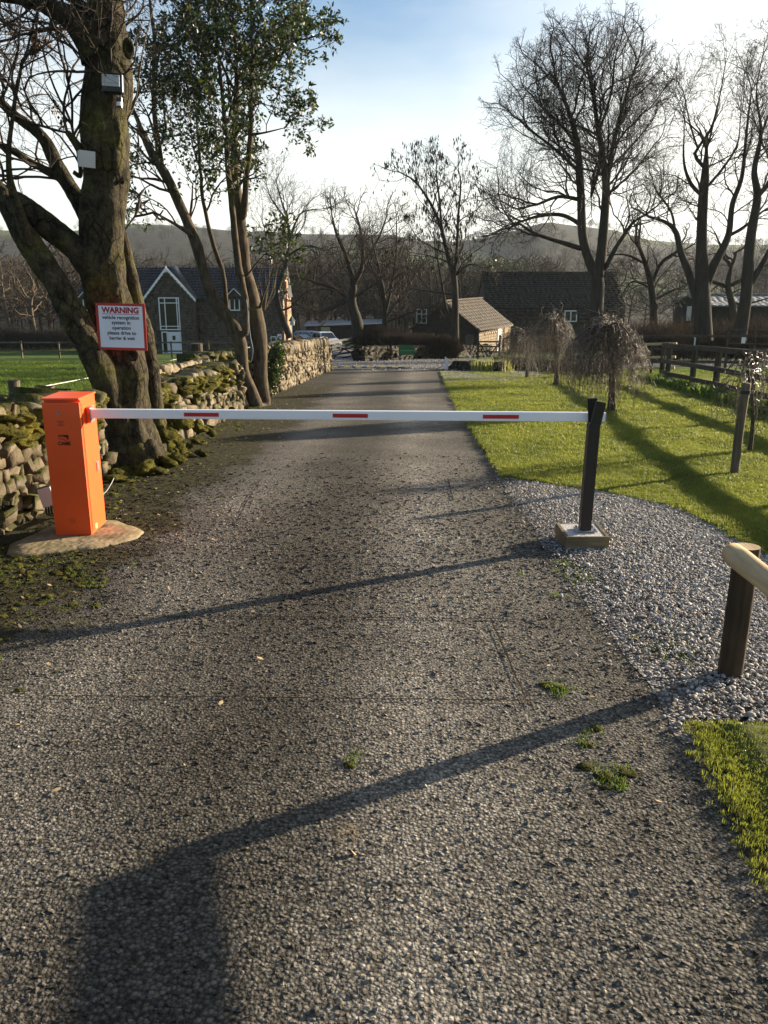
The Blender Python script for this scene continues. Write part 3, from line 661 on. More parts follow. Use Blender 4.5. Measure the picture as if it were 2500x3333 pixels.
# grey junction box and cables
jb = thing('junction_box', 'tilted grey plastic junction box against the wall left of the cabinet', 'junction box', P(150, 1640, 6.75))
tl = Matrix.Rotation(R(-14), 3, 'Y') @ Matrix.Rotation(R(12), 3, 'Z')
jc = P(152, 1618, 6.72)
MB().box(jc, (.105, .02, .155), tilt=tl).build('lid', MT['plastic'], jb, bevel=.004)
MB().box(jc + np.array([-.01, .04, 0]), (.112, .06, .162), tilt=tl).build('box_body', MT['black'], jb, bevel=.004)
for k in range(4):
    q = jc + np.array([-.03 + .022 * k, .03, -.08]); e = np.array([-2.50 + .01 * k, 6.5, gz(6.5) + .03])
    b = MB(); b.tube(cr([q, q + [.02, -.01, -.08], e + [-.03, 0, .06], e], 4), .009, 6); b.build('cable', MT['black'], jb)
# wooden post with a half-round rail
gp = G(2375, 2200); zt = P(2440, 1779, gp[1])[2]
wp = thing('timber_rail', 'brown timber post carrying a pale peeled pole rail at the gravel edge', 'rail', gp)
prof = []; 
for k in range(20):
    t = k / 20 * 2 * math.pi; rr = .054 * (1 + .03 * mn.noise(Vector((math.cos(t) * 2, math.sin(t) * 2, 0)))); prof.append((rr * math.cos(t), rr * math.sin(t)))
nz_ = 14; V = []; lean = P(2441, 1779, gp[1])[0] - gp[0] - .0
for k in range(nz_ + 1):
    z = gp[2] - .1 + (zt - gp[2] + .1) * k / nz_; c_ = lean * max(0, (z - gp[2])) / (zt - gp[2])
    for q in prof: V.append((gp[0] + c_ * .5 + q[0], gp[1] + q[1], z))
Fc = [tuple(i * 20 + np.array([j, (j + 1) % 20, (j + 1) % 20 + 20, j + 20])) for i in range(nz_) for j in range(20)]
part('post', V, Fc, MT['logpost'], wp, smooth=True)
part('post_top', [(gp[0] + lean * .5 + q[0] * .985, gp[1] + q[1] * .985, zt + .001) for q in prof], [tuple(range(20))], MT['lograil'], wp)
ra = P(2385, 1802, gp[1] - .075); rb = ra + np.array([.035, -2.5, -.01])
b = MB(); b.tube([ra + (rb - ra) * t for t in np.linspace(0, 1, 26)], .048 + .0015 * np.sin(np.arange(26) * 1.7), 20); b.build('pole_rail', MT['lograil'], wp, smooth=False)
for p_ in wp.children:
    if p_.name.startswith('pole'): 
        for f in p_.data.polygons: f.use_smooth = len(f.vertices) == 4
b = MB(); b.tube([(rb[0] + .03, rb[1] + .3, -.3), (rb[0] + .03, rb[1] + .3, rb[2] - .04)], .055, 14); b.build('post', MT['logpost'], wp)
# ------------------------------------------------------------------ trees
def colonize(nodes, par, att, di, dk, D, iters=200, grav=(0, 0, .05), jit=.12, seed=0, grow_from=0):
    """space colonisation: nodes reach for the free points of the crown; returns positions and parents"""
    r = np.random.default_rng(seed); N = [np.array(p, float) for p in nodes]; PR = list(par); att = np.array(att, float)
    A = np.array(N)[grow_from:]; nd = np.full(len(att), 1e9); ni = np.zeros(len(att), int)
    def upd(newp, base):
        nonlocal nd, ni
        d = np.sqrt(((att[:, None] - newp[None]) ** 2).sum(-1)); k = d.argmin(1); m = d[np.arange(len(att)), k]; b_ = m < nd
        nd = np.where(b_, m, nd); ni = np.where(b_, k + base, ni)
    for c in range(0, len(A), 400): upd(A[c:c + 400], grow_from + c)
    g = np.array(grav); childdirs = {}
    for it in range(iters):
        keep = nd > dk; att, nd, ni = att[keep], nd[keep], ni[keep]
        act = nd < di
        if not act.any(): break
        pos = np.array(N); v = att[act] - pos[ni[act]]; v /= np.linalg.norm(v, axis=1)[:, None] + 1e-9
        S = np.zeros((len(N), 3)); np.add.at(S, ni[act], v); idx = np.unique(ni[act])
        dv = S[idx]; dv /= np.linalg.norm(dv, axis=1)[:, None] + 1e-9; dv = dv + g + r.normal(0, jit, dv.shape); dv /= np.linalg.norm(dv, axis=1)[:, None]
        newp, newpar = [], []
        ai = np.where(act)[0]; pick = np.zeros(len(N), int); sh_ = r.permutation(len(ai)); pick[ni[ai[sh_]]] = sh_
        for q, i_ in zip(dv, idx):
            L_ = childdirs.setdefault(int(i_), [])
            if any(float(q @ e) > .93 for e in L_): q = v[pick[i_]] + r.normal(0, jit, 3); q = q / np.linalg.norm(q)
            if any(float(q @ e) > .96 for e in L_) or len(L_) > 5: continue
            L_.append(q); newp.append(N[i_] + q * D); newpar.append(int(i_))
        if not newp: break
        b_ = len(N); N += newp; PR += newpar; upd(np.array(newp), b_)
    return np.array(N), np.array(PR)
def addtwigs(N, PR, n, ln, seed=0, up=.2, spread=.8, steps=2):
    r = np.random.default_rng(seed); N = list(N); PR = list(PR); ch = np.zeros(len(N), int)
    for p in PR:
        if p >= 0: ch[p] += 1
    tips = np.where(ch == 0)[0]
    for t in tips:
        p = PR[t]; d = N[t] - N[p] if p >= 0 else np.array([0, 0, 1.]); d = d / (np.linalg.norm(d) + 1e-9)
        for _ in range(n):
            e = d + r.normal(0, spread, 3) + [0, 0, up]; e /= np.linalg.norm(e); cur = t; q = N[t]; l = ln * r.uniform(.4, 1.2)
            for s in range(steps):
                e = e + r.normal(0, .25, 3) + [0, 0, up * .4]; e /= np.linalg.norm(e); q = q + e * l / steps; N.append(q); PR.append(cur); cur = len(N) - 1
    return np.array(N), np.array(PR)
def radii(N, PR, tip, ex=2.4, fixed=None, cap=None):
    n = len(N); a = np.zeros(n); 
    for i in range(n - 1, -1, -1):
        if a[i] == 0: a[i] = tip ** ex
        if PR[i] >= 0: a[PR[i]] += a[i]
    r = a ** (1 / ex)
    if cap is not None: r = np.minimum(r, cap)
    if fixed is not None:
        f = np.asarray(fixed); r[:len(f)] = np.where(f > 0, f, r[:len(f)])
        for i in range(len(f), n): r[i] = min(r[i], r[PR[i]] * .8 if PR[i] < len(f) else r[PR[i]])
    return r
def skeleton(N, PR, rad, split, nbig=7, nsmall=3, rmin=0):
    """chains of nodes as tubes, thick ones and thin ones apart"""
    n = len(N); best = np.full(n, -1)
    for i in range(n):
        p = PR[i]
        if p >= 0 and (best[p] < 0 or rad[i] > rad[best[p]]): best[p] = i
    out = {0: ([], [], 0), 1: ([], [], 0)}
    for i in range(n):
        if PR[i] >= 0 and best[PR[i]] == i: continue
        ch = [i] if PR[i] < 0 else [PR[i], i]; c = i
        while best[c] >= 0: c = best[c]; ch.append(c)
        if len(ch) < 2: continue
        rr = rad[ch].copy(); 
        if PR[i] >= 0: rr[0] = rr[1]
        pts = N[ch]
        k = int((rr[1:] > split).sum()) if rr[1] > split else 0
        segs = []
        if k: segs.append((0, ch[:k + 2], rr[:k + 2]))
        if k + 1 < len(ch) and k < len(ch) - 1: segs.append((1, ch[max(k, 0):] if k else ch, rr[max(k, 0):] if k else rr))
        for w_, cc, r2 in segs:
            if len(cc) < 2: continue
            V, Q = tube(N[cc], np.maximum(r2, rmin), nbig if w_ == 0 else nsmall, False)
            A, B, m = out[w_]; A.append(V); B.append(Q + m); out[w_] = (A, B, m + len(V))
    return [(np.vstack(out[k][0]), np.vstack(out[k][1])) if out[k][0] else None for k in (0, 1)]
def limbnodes(limbs, step):
    """traced limbs [(px,py,Y,width_px),...] -> nodes, parents, radii; each limb roots at the nearest earlier node"""
    N, PR, RD = [], [], []
    for L_ in limbs:
        w3 = []
        for px, py, Y, wd in L_: p = P(px, py, Y); w3.append([*p, wd * pxm(Y, py) / 2])
        w3 = cr(w3, 8); seg = np.r_[0, np.cumsum(np.linalg.norm(np.diff(w3[:, :3], axis=0), axis=1))]; m = max(2, int(seg[-1] / step) + 1)
        s = np.linspace(0, seg[-1], m); w3 = np.stack([np.interp(s, seg, w3[:, k]) for k in range(4)], 1)
        if N: k = int(np.argmin(np.linalg.norm(np.array(N) - w3[0, :3], axis=1)))
        else: k = -1
        for q in w3: N.append(q[:3]); PR.append(k); RD.append(max(q[3], .004)); k = len(N) - 1
    return N, PR, RD
def ells(E, n, r, hollow=.0):
    """points in ellipsoids given as (px, py, Y, rx_px, ry_px, depth_m)"""
    vol = np.array([e[3] * e[4] * e[5] for e in E], float); k = r.choice(len(E), n, p=vol / vol.sum()); out = []
    for i in k:
        px, py, Y, rx, ry, dm = E[i]; d = r.normal(size=3); d /= np.linalg.norm(d); u = r.uniform(hollow ** 3, 1) ** (1 / 3); d = d * u
        out.append(P(px + d[0] * rx, py + d[1] * ry, Y + d[2] * dm))
    return np.array(out)
def inside(p, E):
    x, y, z = p; w_ = y * cp - (z - CAMZ) * sp; px = 1250 + x / w_ * F; py = 1666.5 - (y * sp + (z - CAMZ) * cp) / w_ * F
    for e in E:
        if ((px - e[0]) / e[3]) ** 2 + ((py - e[1]) / e[4]) ** 2 < 1.0: return True
    return False
def ramify(N, PR, RD, E, seed, D=.3, lens=(3.4, 1.7, .85, .42), gaps=(.5, .34, .24, .2), wig=.2, up=.05, ang=.75, tip=.006, outer=None, skip=3):
    """side branches on side branches: every branch leaves its parent at an angle, bends upwards and stops at the crown's edge"""
    R_ = random.Random(seed); N = [np.array(p) for p in N]; PR = list(PR); RD = list(RD); ch = [0] * len(N)
    for p in PR:
        if p >= 0: ch[p] += 1
    work = []; c0 = np.mean([p for p in N], axis=0)
    def rv(): return np.array([R_.gauss(0, 1), R_.gauss(0, 1), R_.gauss(0, 1)])
    acc = 0.
    for i in range(len(N)):
        if PR[i] < 0: acc = 0.; continue
        d = N[i] - N[PR[i]]; l = np.linalg.norm(d); d = d / (l + 1e-9); acc += l
        if ch[i] == 0: 
            for _ in range(2): work.append((i, d + rv() * .3, lens[0] * .8, RD[i] * .85, 0))
        if acc > gaps[0] * R_.uniform(.6, 1.4) and inside(N[i], E):
            acc = 0.; q = np.cross(d, rv()); q /= np.linalg.norm(q); work.append((i, d * math.cos(ang) + q * math.sin(ang), lens[0] * R_.uniform(.5, 1.1), min(RD[i] * .55, .012 + lens[0] * .012), 0))
    while work:
        i, d, L_, r0, lv = work.pop(); d = d / np.linalg.norm(d); n = max(2, int(L_ / (D * (1, .8, .6, .5)[lv]))); st = L_ / n; cur = i; p = N[i]; g = R_.uniform(.3, 1) * gaps[min(lv + 1, 3)]; out = 0
        for k in range(n):
            d = d + rv() * wig + np.array([0, 0, up]); d /= np.linalg.norm(d); p = p + d * st
            if not inside(p, E):
                out += 1
                if out > (2 if lv < 2 else 1): break
            N.append(p); PR.append(cur); cur = len(N) - 1; RD.append(max(tip * .7, r0 * (1 - .6 * (k + 1) / n))); g -= st
            if lv < 3 and g < 0:
                g = gaps[lv + 1] * R_.uniform(.6, 1.3); q = np.cross(d, rv()); q /= np.linalg.norm(q); a = ang * R_.uniform(.7, 1.2); left = 1 - .5 * k / n
                work.append((cur, d * math.cos(a) + q * math.sin(a), lens[lv + 1] * R_.uniform(.55, 1.2) * left, max(tip, RD[cur] * .65), lv + 1))
        if lv < 3:
            for _ in range(2): work.append((cur, d + rv() * .5, lens[lv + 1] * R_.uniform(.6, 1.), max(tip, RD[cur] * .8), lv + 1))
    return np.array(N), np.array(PR), np.array(RD)
def tree(name, label, limbs, E, natt, D, di, dk, seed, tip=.006, split=.05, twigs=2, twl=.5, bark='barkfar', twm='twig', grav=(0, 0, .05), group=None, ex=2.4, cap=None, jit=.17, hollow=.2, up=.2, base=None, spread=.8, minp=0.0, rmin=0):
    r = np.random.default_rng(seed); N, PR, RD = limbnodes(limbs, D)
    N2, P2, rd = ramify(N, PR, RD, E, seed, .32, *(natt if isinstance(natt, tuple) else ((3., 1.6, .8, .42), (.55, .36, .27, .25))), wig=jit, up=grav[2], tip=tip)
    print('tree', len(N2))
    b_ = np.array(base if base is not None else N2[0]); root = thing(name, label, 'tree', b_, group)
    big, small = skeleton(N2, P2, rd, split, 8, 3, rmin)
    if big: part('trunk', *big, MT[bark], root, smooth=True)
    if small: o = part('crown', *small, MT[twm], root, smooth=True)
    return root, N2, P2, rd
YB = 48
T1, *_ = tree('bare_tree', 'tallest bare tree with two upright stems and a broad domed crown, behind the weeping trees',
    [[(1932, 1135, YB, 62), (1938, 1040, YB, 50), (1945, 960, YB, 44), (1943, 905, YB, 42), (1918, 850, YB, 30), (1897, 770, YB, 30), (1892, 663, YB, 27), (1886, 545, YB, 24), (1876, 452, YB, 20), (1850, 360, YB, 14), (1826, 300, YB, 11)],
     [(1946, 900, YB, 38), (1956, 840, YB, 34), (1964, 753, YB, 31), (1972, 640, YB, 27), (1972, 590, YB, 25), (1958, 482, YB, 20), (1946, 420, YB, 17), (1934, 330, YB, 12), (1915, 240, YB, 8)],
     [(1975, 600, YB, 18), (1990, 500, YB, 16), (2008, 420, YB, 13), (2030, 340, YB, 10), (2050, 270, YB, 8)],
     [(1887, 808, YB, 17), (1813, 784, YB - .5, 14), (1741, 760, YB - 1, 11), (1693, 729, YB - 1, 8)],
     [(1890, 730, YB, 14), (1830, 700, YB + 1, 13), (1760, 702, YB + 1.5, 10), (1700, 720, YB + 2, 7)],
     [(1888, 650, YB, 14), (1820, 640, YB, 11), (1750, 665, YB, 8)],
     [(1970, 874, YB, 18), (2000, 815, YB - 1, 15), (2022, 780, YB - 1, 13), (2060, 725, YB - 2, 9), (2100, 700, YB - 2, 6)],
     [(1878, 470, YB, 12), (1820, 400, YB - 1, 10), (1765, 350, YB - 2, 7)],
     [(1886, 560, YB, 12), (1800, 480, YB + 1, 9), (1720, 420, YB + 1, 7)],
     [(1972, 560, YB, 9), (2050, 480, YB + 1, 6), (2120, 400, YB + 1, 4)],
     [(1968, 640, YB, 8), (2060, 560, YB, 6), (2130, 470, YB, 4)],
     [(1950, 430, YB, 9), (1990, 300, YB - 1, 8), (2000, 200, YB - 1, 6)],
     [(1962, 500, YB, 14), (1925, 640, YB, 8), (1935, 560, YB + .5, 9)]],
    [(1885, 385, YB, 255, 285, 4.5), (1995, 220, YB, 115, 125, 4), (2070, 400, YB, 115, 170, 4), (1740, 480, YB, 165, 150, 4), (1700, 650, YB, 130, 120, 4), (1690, 720, YB, 110, 70, 3), (1930, 420, YB, 200, 240, 4.5), (2060, 620, YB, 110, 170, 3), (2090, 720, YB, 110, 70, 3)],
    ((4.2, 2.0, 1.0, .5), (.40, .33, .26, .22)), .26, 3.2, .34, 11, tip=.0062, split=.045, twigs=3, twl=.42, twm='twig', group='bare trees beyond the lawn', cap=.16, hollow=.0, jit=.2)
YC = 44
T2, *_ = tree('bare_tree', 'bare tree with a broken-off central stem and spreading side limbs, right of the domed tree',
    [[(2289, 1110, YC, 66), (2289, 1040, YC, 56), (2286, 930, YC, 50), (2284, 778, YC, 36), (2289, 643, YC, 33), (2296, 560, YC, 26), (2299, 505, YC, 14)],
     [(2270, 990, YC, 26), (2245, 900, YC, 25), (2217, 823, YC, 22), (2198, 751, YC, 18), (2160, 720, YC, 11), (2110, 705, YC, 8)],
     [(2300, 920, YC, 34), (2325, 862, YC, 30), (2370, 769, YC, 22), (2384, 665, YC, 18), (2415, 575, YC, 14), (2430, 430, YC, 9), (2445, 300, YC, 5)],
     [(2288, 640, YC, 12), (2250, 600, YC, 13), (2228, 540, YC, 9), (2225, 470, YC, 6), (2228, 410, YC, 3)],
     [(2292, 545, YC, 12), (2262, 505, YC, 12), (2280, 470, YC, 9), (2318, 410, YC, 8), (2345, 300, YC, 5), (2360, 210, YC, 3)],
     [(2270, 480, YC, 7), (2245, 400, YC, 6), (2225, 300, YC, 4)],
     [(2292, 620, YC, 9), (2355, 545, YC, 8), (2400, 470, YC, 6), (2410, 380, YC, 4)],
     [(2198, 751, YC, 9), (2185, 690, YC, 8), (2150, 640, YC, 6)],
     [(2370, 769, YC, 12), (2420, 740, YC, 10), (2480, 690, YC, 7)]],
    [(2300, 280, YC, 110, 130, 3), (2230, 350, YC, 60, 140, 2.5), (2400, 330, YC, 90, 140, 3), (2170, 640, YC, 110, 80, 3), (2420, 600, YC, 90, 120, 3), (2340, 640, YC, 120, 130, 2), (2450, 740, YC, 90, 60, 3), (2120, 700, YC, 90, 60, 3)],
    1700, .27, 3.2, .5, 12, tip=.0075, split=.045, twigs=2, twl=.5, group='bare trees beyond the lawn', cap=.12, hollow=0, jit=.2)
T3, *_ = tree('bare_tree', 'tall bare tree at the right edge leaning slightly outwards',
    [[(2405, 1110, 42, 50), (2420, 1020, 42, 44), (2429, 959, 42, 40), (2443, 778, 42, 34), (2465, 643, 42, 27), (2455, 560, 42, 20), (2470, 480, 42, 15), (2478, 420, 42, 10), (2462, 300, 42, 6), (2480, 190, 42, 4)],
     [(2435, 940, 42, 22), (2470, 880, 42, 20), (2520, 780, 42, 14), (2560, 650, 42, 9)],
     [(2466, 640, 42, 16), (2505, 590, 42, 14), (2550, 480, 42, 9), (2570, 350, 42, 6)],
     [(2478, 440, 42, 8), (2510, 340, 42, 6), (2520, 220, 42, 4)]],
    [(2490, 280, 42, 90, 150, 3), (2540, 450, 42, 110, 170, 3), (2560, 700, 42, 110, 130, 3), (2450, 360, 42, 60, 120, 2.5)],
    1100, .28, 3.0, .5, 13, tip=.0075, split=.045, twigs=2, twl=.5, group='bare trees beyond the lawn', cap=.11, hollow=0, jit=.18)
T4, *_ = tree('bare_tree', 'low umbrella-shaped bare tree between the barn and the broken-topped tree',
    [[(2128, 1065, 52, 30), (2127, 990, 52, 25), (2118, 920, 52, 22), (2102, 860, 52, 17), (2085, 815, 52, 12)],
     [(2120, 930, 52, 12), (2150, 860, 52, 12), (2200, 820, 52, 8)], [(2103, 860, 52, 9), (2040, 830, 52, 7), (1980, 830, 52, 4)], [(2125, 980, 52, 8), (2180, 950, 52, 7), (2230, 930, 52, 4)], [(2122, 940, 52, 8), (2060, 915, 52, 6), (2030, 950, 52, 4)]],
    [(2110, 820, 52, 150, 50, 4), (2120, 900, 52, 140, 60, 4)], 1000, .28, 3.0, .5, 14, tip=.008, split=.04, twigs=2, twl=.5, group='bare trees beyond the lawn', cap=.09, hollow=0, jit=.22)
T5, *_ = tree('bare_tree', 'gnarled low bare tree with twisted limbs near the right edge, before the pale roofed shed',
    [[(2392, 1070, 56, 30), (2385, 1000, 56, 24), (2370, 930, 56, 20), (2380, 870, 56, 14)], [(2370, 935, 56, 14), (2330, 920, 56, 12), (2290, 905, 56, 8), (2240, 925, 56, 5)], [(2375, 930, 56, 14), (2430, 905, 56, 12), (2480, 870, 56, 9), (2540, 850, 56, 6)], [(2372, 960, 56, 9), (2400, 990, 56, 8), (2450, 985, 56, 6), (2500, 970, 56, 4)]],
    [(2380, 830, 56, 170, 60, 4), (2400, 920, 56, 150, 50, 4)], 900, .3, 3.0, .5, 15, tip=.009, split=.04, twigs=2, twl=.45, group='bare trees beyond the lawn', cap=.09, hollow=0, jit=.3)
TG, NG, PG, RG = tree('ash_tree', 'bare tree hung with dark seed clusters, behind the low dark wall',
    [[(1482, 1135, 54, 26), (1482, 1060, 54, 24), (1482, 980, 54, 22), (1478, 900, 54, 19), (1462, 850, 54, 15), (1435, 740, 54, 11), (1400, 660, 54, 9), (1350, 590, 54, 6), (1300, 560, 54, 4)],
     [(1480, 905, 54, 12), (1488, 800, 54, 10), (1492, 700, 54, 8), (1500, 600, 54, 5), (1490, 540, 54, 3)],
     [(1440, 760, 54, 8), (1430, 650, 54, 7), (1420, 560, 54, 4)], [(1482, 1040, 54, 11), (1455, 1010, 54, 9), (1435, 900, 54, 7), (1425, 850, 54, 5)],
     [(1482, 960, 54, 7), (1420, 950, 54, 5), (1340, 940, 54, 3)], [(1480, 900, 54, 7), (1530, 860, 54, 5), (1570, 870, 54, 3)]],
    [(1420, 600, 54, 110, 80, 3.5), (1330, 590, 54, 60, 45, 3), (1350, 720, 54, 110, 80, 3), (1460, 680, 54, 90, 130, 3.5), (1500, 850, 54, 80, 80, 3), (1380, 870, 54, 120, 80, 3)],
    ((3., 1.5, .7, .35), (.55, .42, .34, .3)), .28, 3.0, .5, 16, tip=.006, split=.04, twigs=2, twl=.45, cap=.08, hollow=0, jit=.16)
def clusters(root, N, PR, n, r, lo, hi, ln, wd, mat, name, zmin=-99):
    ch = np.zeros(len(N), int)
    for p in PR:
        if p >= 0: ch[p] += 1
    t = np.where((ch == 0) & (N[:, 2] > zmin))[0]; t = r.choice(t, n); V, Fc, m = [], [], 0; leaf = np.array([[0, 0, 0], [wd, 0, -ln * .5], [0, 0, -ln], [-wd, 0, -ln * .5]])
    for i in t:
        for _ in range(r.integers(lo, hi)):
            a = r.uniform(0, 6.28); M_ = np.array([[math.cos(a), -math.sin(a), 0], [math.sin(a), math.cos(a), 0], [0, 0, 1]]); q = leaf @ M_.T * r.uniform(.6, 1.2) + N[i] + r.normal(0, ln * .28, 3) * [1, 1, 1.4]
            V.append(q); Fc.append(np.arange(4)[None] + m); m += 4
    return part(name, np.vstack(V), np.vstack(Fc), mat, root)
clusters(TG, NG, PG, 520, np.random.default_rng(3), 3, 9, .24, .035, MT['key'], 'seed_clusters')['kind'] = 'stuff'
_ = tree('bare_tree', 'slender bare tree with a leaning dark trunk at the right end of the stone house',
    [[(944, 1100, 58, 22), (925, 1050, 58, 21), (905, 990, 58, 20), (905, 940, 58, 17), (930, 860, 58, 14), (940, 790, 58, 11), (936, 717, 58, 8), (915, 650, 58, 5), (900, 590, 58, 3)],
     [(938, 790, 58, 8), (960, 730, 58, 7), (985, 690, 58, 5), (1050, 680, 58, 3)], [(940, 830, 58, 6), (1000, 800, 58, 5), (1060, 815, 58, 3)], [(936, 720, 58, 6), (880, 640, 58, 4), (860, 560, 58, 2)], [(932, 860, 58, 6), (875, 800, 58, 4), (860, 740, 58, 3)], [(945, 1000, 58, 6), (1000, 950, 58, 5), (1070, 940, 58, 4)]],
    [(930, 640, 58, 100, 90, 3.5), (1010, 690, 58, 80, 60, 3), (880, 700, 58, 60, 100, 3), (960, 780, 58, 100, 80, 3), (1020, 880, 58, 90, 60, 3)],
    1500, .3, 3.0, .48, 21, tip=.0065, split=.04, twigs=2, twl=.6, up=.5, group='bare trees along the lane', cap=.08, hollow=0)
_ = tree('bare_tree', 'wide rough bare tree with drooping limbs above the bare hedge',
    [[(1168, 1100, 64, 44), (1160, 1040, 64, 36), (1145, 985, 64, 30), (1150, 920, 64, 20), (1125, 830, 64, 13), (1095, 760, 64, 9), (1080, 700, 64, 5)], [(1150, 930, 64, 18), (1180, 860, 64, 13), (1175, 760, 64, 9), (1160, 700, 64, 5)],
     [(1140, 985, 64, 14), (1090, 940, 64, 11), (1030, 920, 64, 8), (980, 900, 64, 4)], [(1140, 970, 64, 14), (1090, 1000, 64, 11), (1040, 1015, 64, 8), (990, 1000, 64, 5)], [(1180, 860, 64, 9), (1230, 780, 64, 7), (1260, 700, 64, 4)], [(1170, 960, 64, 10), (1230, 920, 64, 8), (1290, 900, 64, 4)]],
    [(1130, 760, 64, 130, 100, 4), (1220, 770, 64, 120, 100, 4), (1060, 890, 64, 120, 100, 4), (1200, 900, 64, 120, 90, 4), (1030, 990, 64, 70, 60, 3)],
    2100, .33, 3.2, .5, 22, tip=.008, split=.045, twigs=2, twl=.6, up=.3, group='bare trees along the lane', cap=.1, hollow=0, jit=.22, bark='barkfar')
_ = tree('bare_tree', 'thin many-stemmed bare tree rising out of the hedge left of the seed-hung tree',
    [[(1252, 1095, 60, 20), (1253, 1040, 60, 18), (1250, 960, 60, 10), (1235, 880, 60, 8), (1215, 800, 60, 4)], [(1253, 1030, 60, 10), (1240, 940, 60, 7), (1200, 850, 60, 4)], [(1253, 1030, 60, 10), (1275, 930, 60, 8), (1290, 820, 60, 5), (1290, 700, 60, 3)], [(1253, 1040, 60, 8), (1310, 960, 60, 6), (1360, 880, 60, 4)], [(1254, 1050, 60, 7), (1330, 1020, 60, 5), (1400, 1000, 60, 3)]],
    [(1270, 800, 60, 110, 110, 3), (1300, 920, 60, 130, 80, 3), (1200, 900, 60, 80, 80, 3)], 1200, .3, 3, .5, 23, tip=.006, split=.035, twigs=2, twl=.5, up=.4, group='bare trees along the lane', cap=.06, hollow=0)
# ---- the big foreground tree
YT = 9.55
BIG = [[(452, 1560, 9.5, 215), (440, 1500, 9.5, 185), (424, 1420, 9.5, 158), (415, 1330, 9.52, 142), (408, 1200, 9.55, 138), (378, 1050, 9.6, 140), (345, 930, 9.6, 142), (338, 820, 9.6, 140), (340, 700, 9.6, 142), (345, 590, 9.6, 144), (348, 470, 9.6, 152), (342, 380, 9.6, 148), (352, 290, 9.6, 150), (352, 190, 9.6, 150), (350, 90, 9.6, 120), (345, -40, 9.6, 110), (335, -220, 9.6, 100), (330, -420, 9.6, 70)],
       [(412, 1500, 9.45, 150), (392, 1400, 9.4, 110), (360, 1290, 9.35, 98), (318, 1180, 9.3, 92), (268, 1080, 9.3, 88), (222, 995, 9.3, 86), (185, 920, 9.3, 82), (142, 860, 9.3, 80), (100, 795, 9.3, 78), (62, 735, 9.3, 74), (20, 660, 9.35, 66), (-40, 580, 9.4, 58), (-120, 480, 9.4, 45)],
       [(300, 870, 9.55, 90), (262, 826, 9.5, 84), (200, 775, 9.5, 78), (127, 716, 9.5, 74), (63, 668, 9.5, 72), (0, 634, 9.5, 70), (-70, 580, 9.5, 60), (-160, 520, 9.5, 50)],
       [(316, 740, 9.7, 72), (285, 705, 9.7, 62), (248, 640, 9.75, 52), (205, 570, 9.8, 48), (176, 515, 9.8, 44), (140, 448, 9.85, 38), (85, 402, 9.9, 32), (40, 370, 9.9, 28), (-20, 310, 9.95, 24), (-90, 250, 10, 18)],
       [(215, 600, 9.8, 34), (190, 575, 9.8, 30), (140, 550, 9.8, 26), (95, 525, 9.8, 24), (55, 500, 9.75, 22), (5, 474, 9.7, 20), (-60, 450, 9.7, 16)],
       [(318, 190, 9.5, 110), (292, 135, 9.5, 92), (258, 85, 9.5, 80), (212, 45, 9.5, 66), (166, 24, 9.5, 54), (110, 6, 9.5, 44), (40, -8, 9.5, 38), (-60, -20, 9.5, 32)],
       [(330, 110, 9.6, 60), (292, 50, 9.65, 46), (255, 10, 9.7, 36), (215, -20, 9.7, 30), (160, -60, 9.7, 22)],
       [(510, 1380, 9.75, 62), (503, 1300, 9.75, 56), (492, 1215, 9.75, 56), (478, 1130, 9.75, 58), (462, 1060, 9.75, 56), (446, 1000, 9.75, 50), (432, 920, 9.72, 42), (418, 850, 9.7, 34), (408, 800, 9.68, 30), (398, 760, 9.65, 26)],
       [(92, 800, 9.15, 42), (70, 720, 9.1, 36), (48, 650, 9.1, 30), (30, 560, 9.1, 20), (30, 470, 9.1, 15), (42, 380, 9.1, 13), (52, 300, 9.1, 12), (66, 235, 9.1, 11), (74, 196, 9.1, 11)],
       [(268, 500, 9.5, 26), (250, 470, 9.45, 26), (232, 445, 9.4, 22), (220, 432, 9.4, 18)],
       [(240, 560, 9.7, 16), (262, 570, 9.7, 16), (255, 500, 9.6, 12), (240, 440, 9.5, 10)]]
bt = thing('big_tree', 'large old tree with thick limbs and greenish bark, carrying the warning sign', 'tree', G(430, 1500))
def noisy(V, amp, sc, seed=0):
    o = Vector((seed * 3.1, 0, 0)); V = np.asarray(V); N_ = np.array([[mn.noise(Vector(v) * sc + o), mn.noise(Vector(v) * sc + o + Vector((9, 0, 0))), mn.noise(Vector(v * [1, 1, .6]) * sc * 3 + o)] for v in V]); return N_
NB, PB, RB = [], [], []
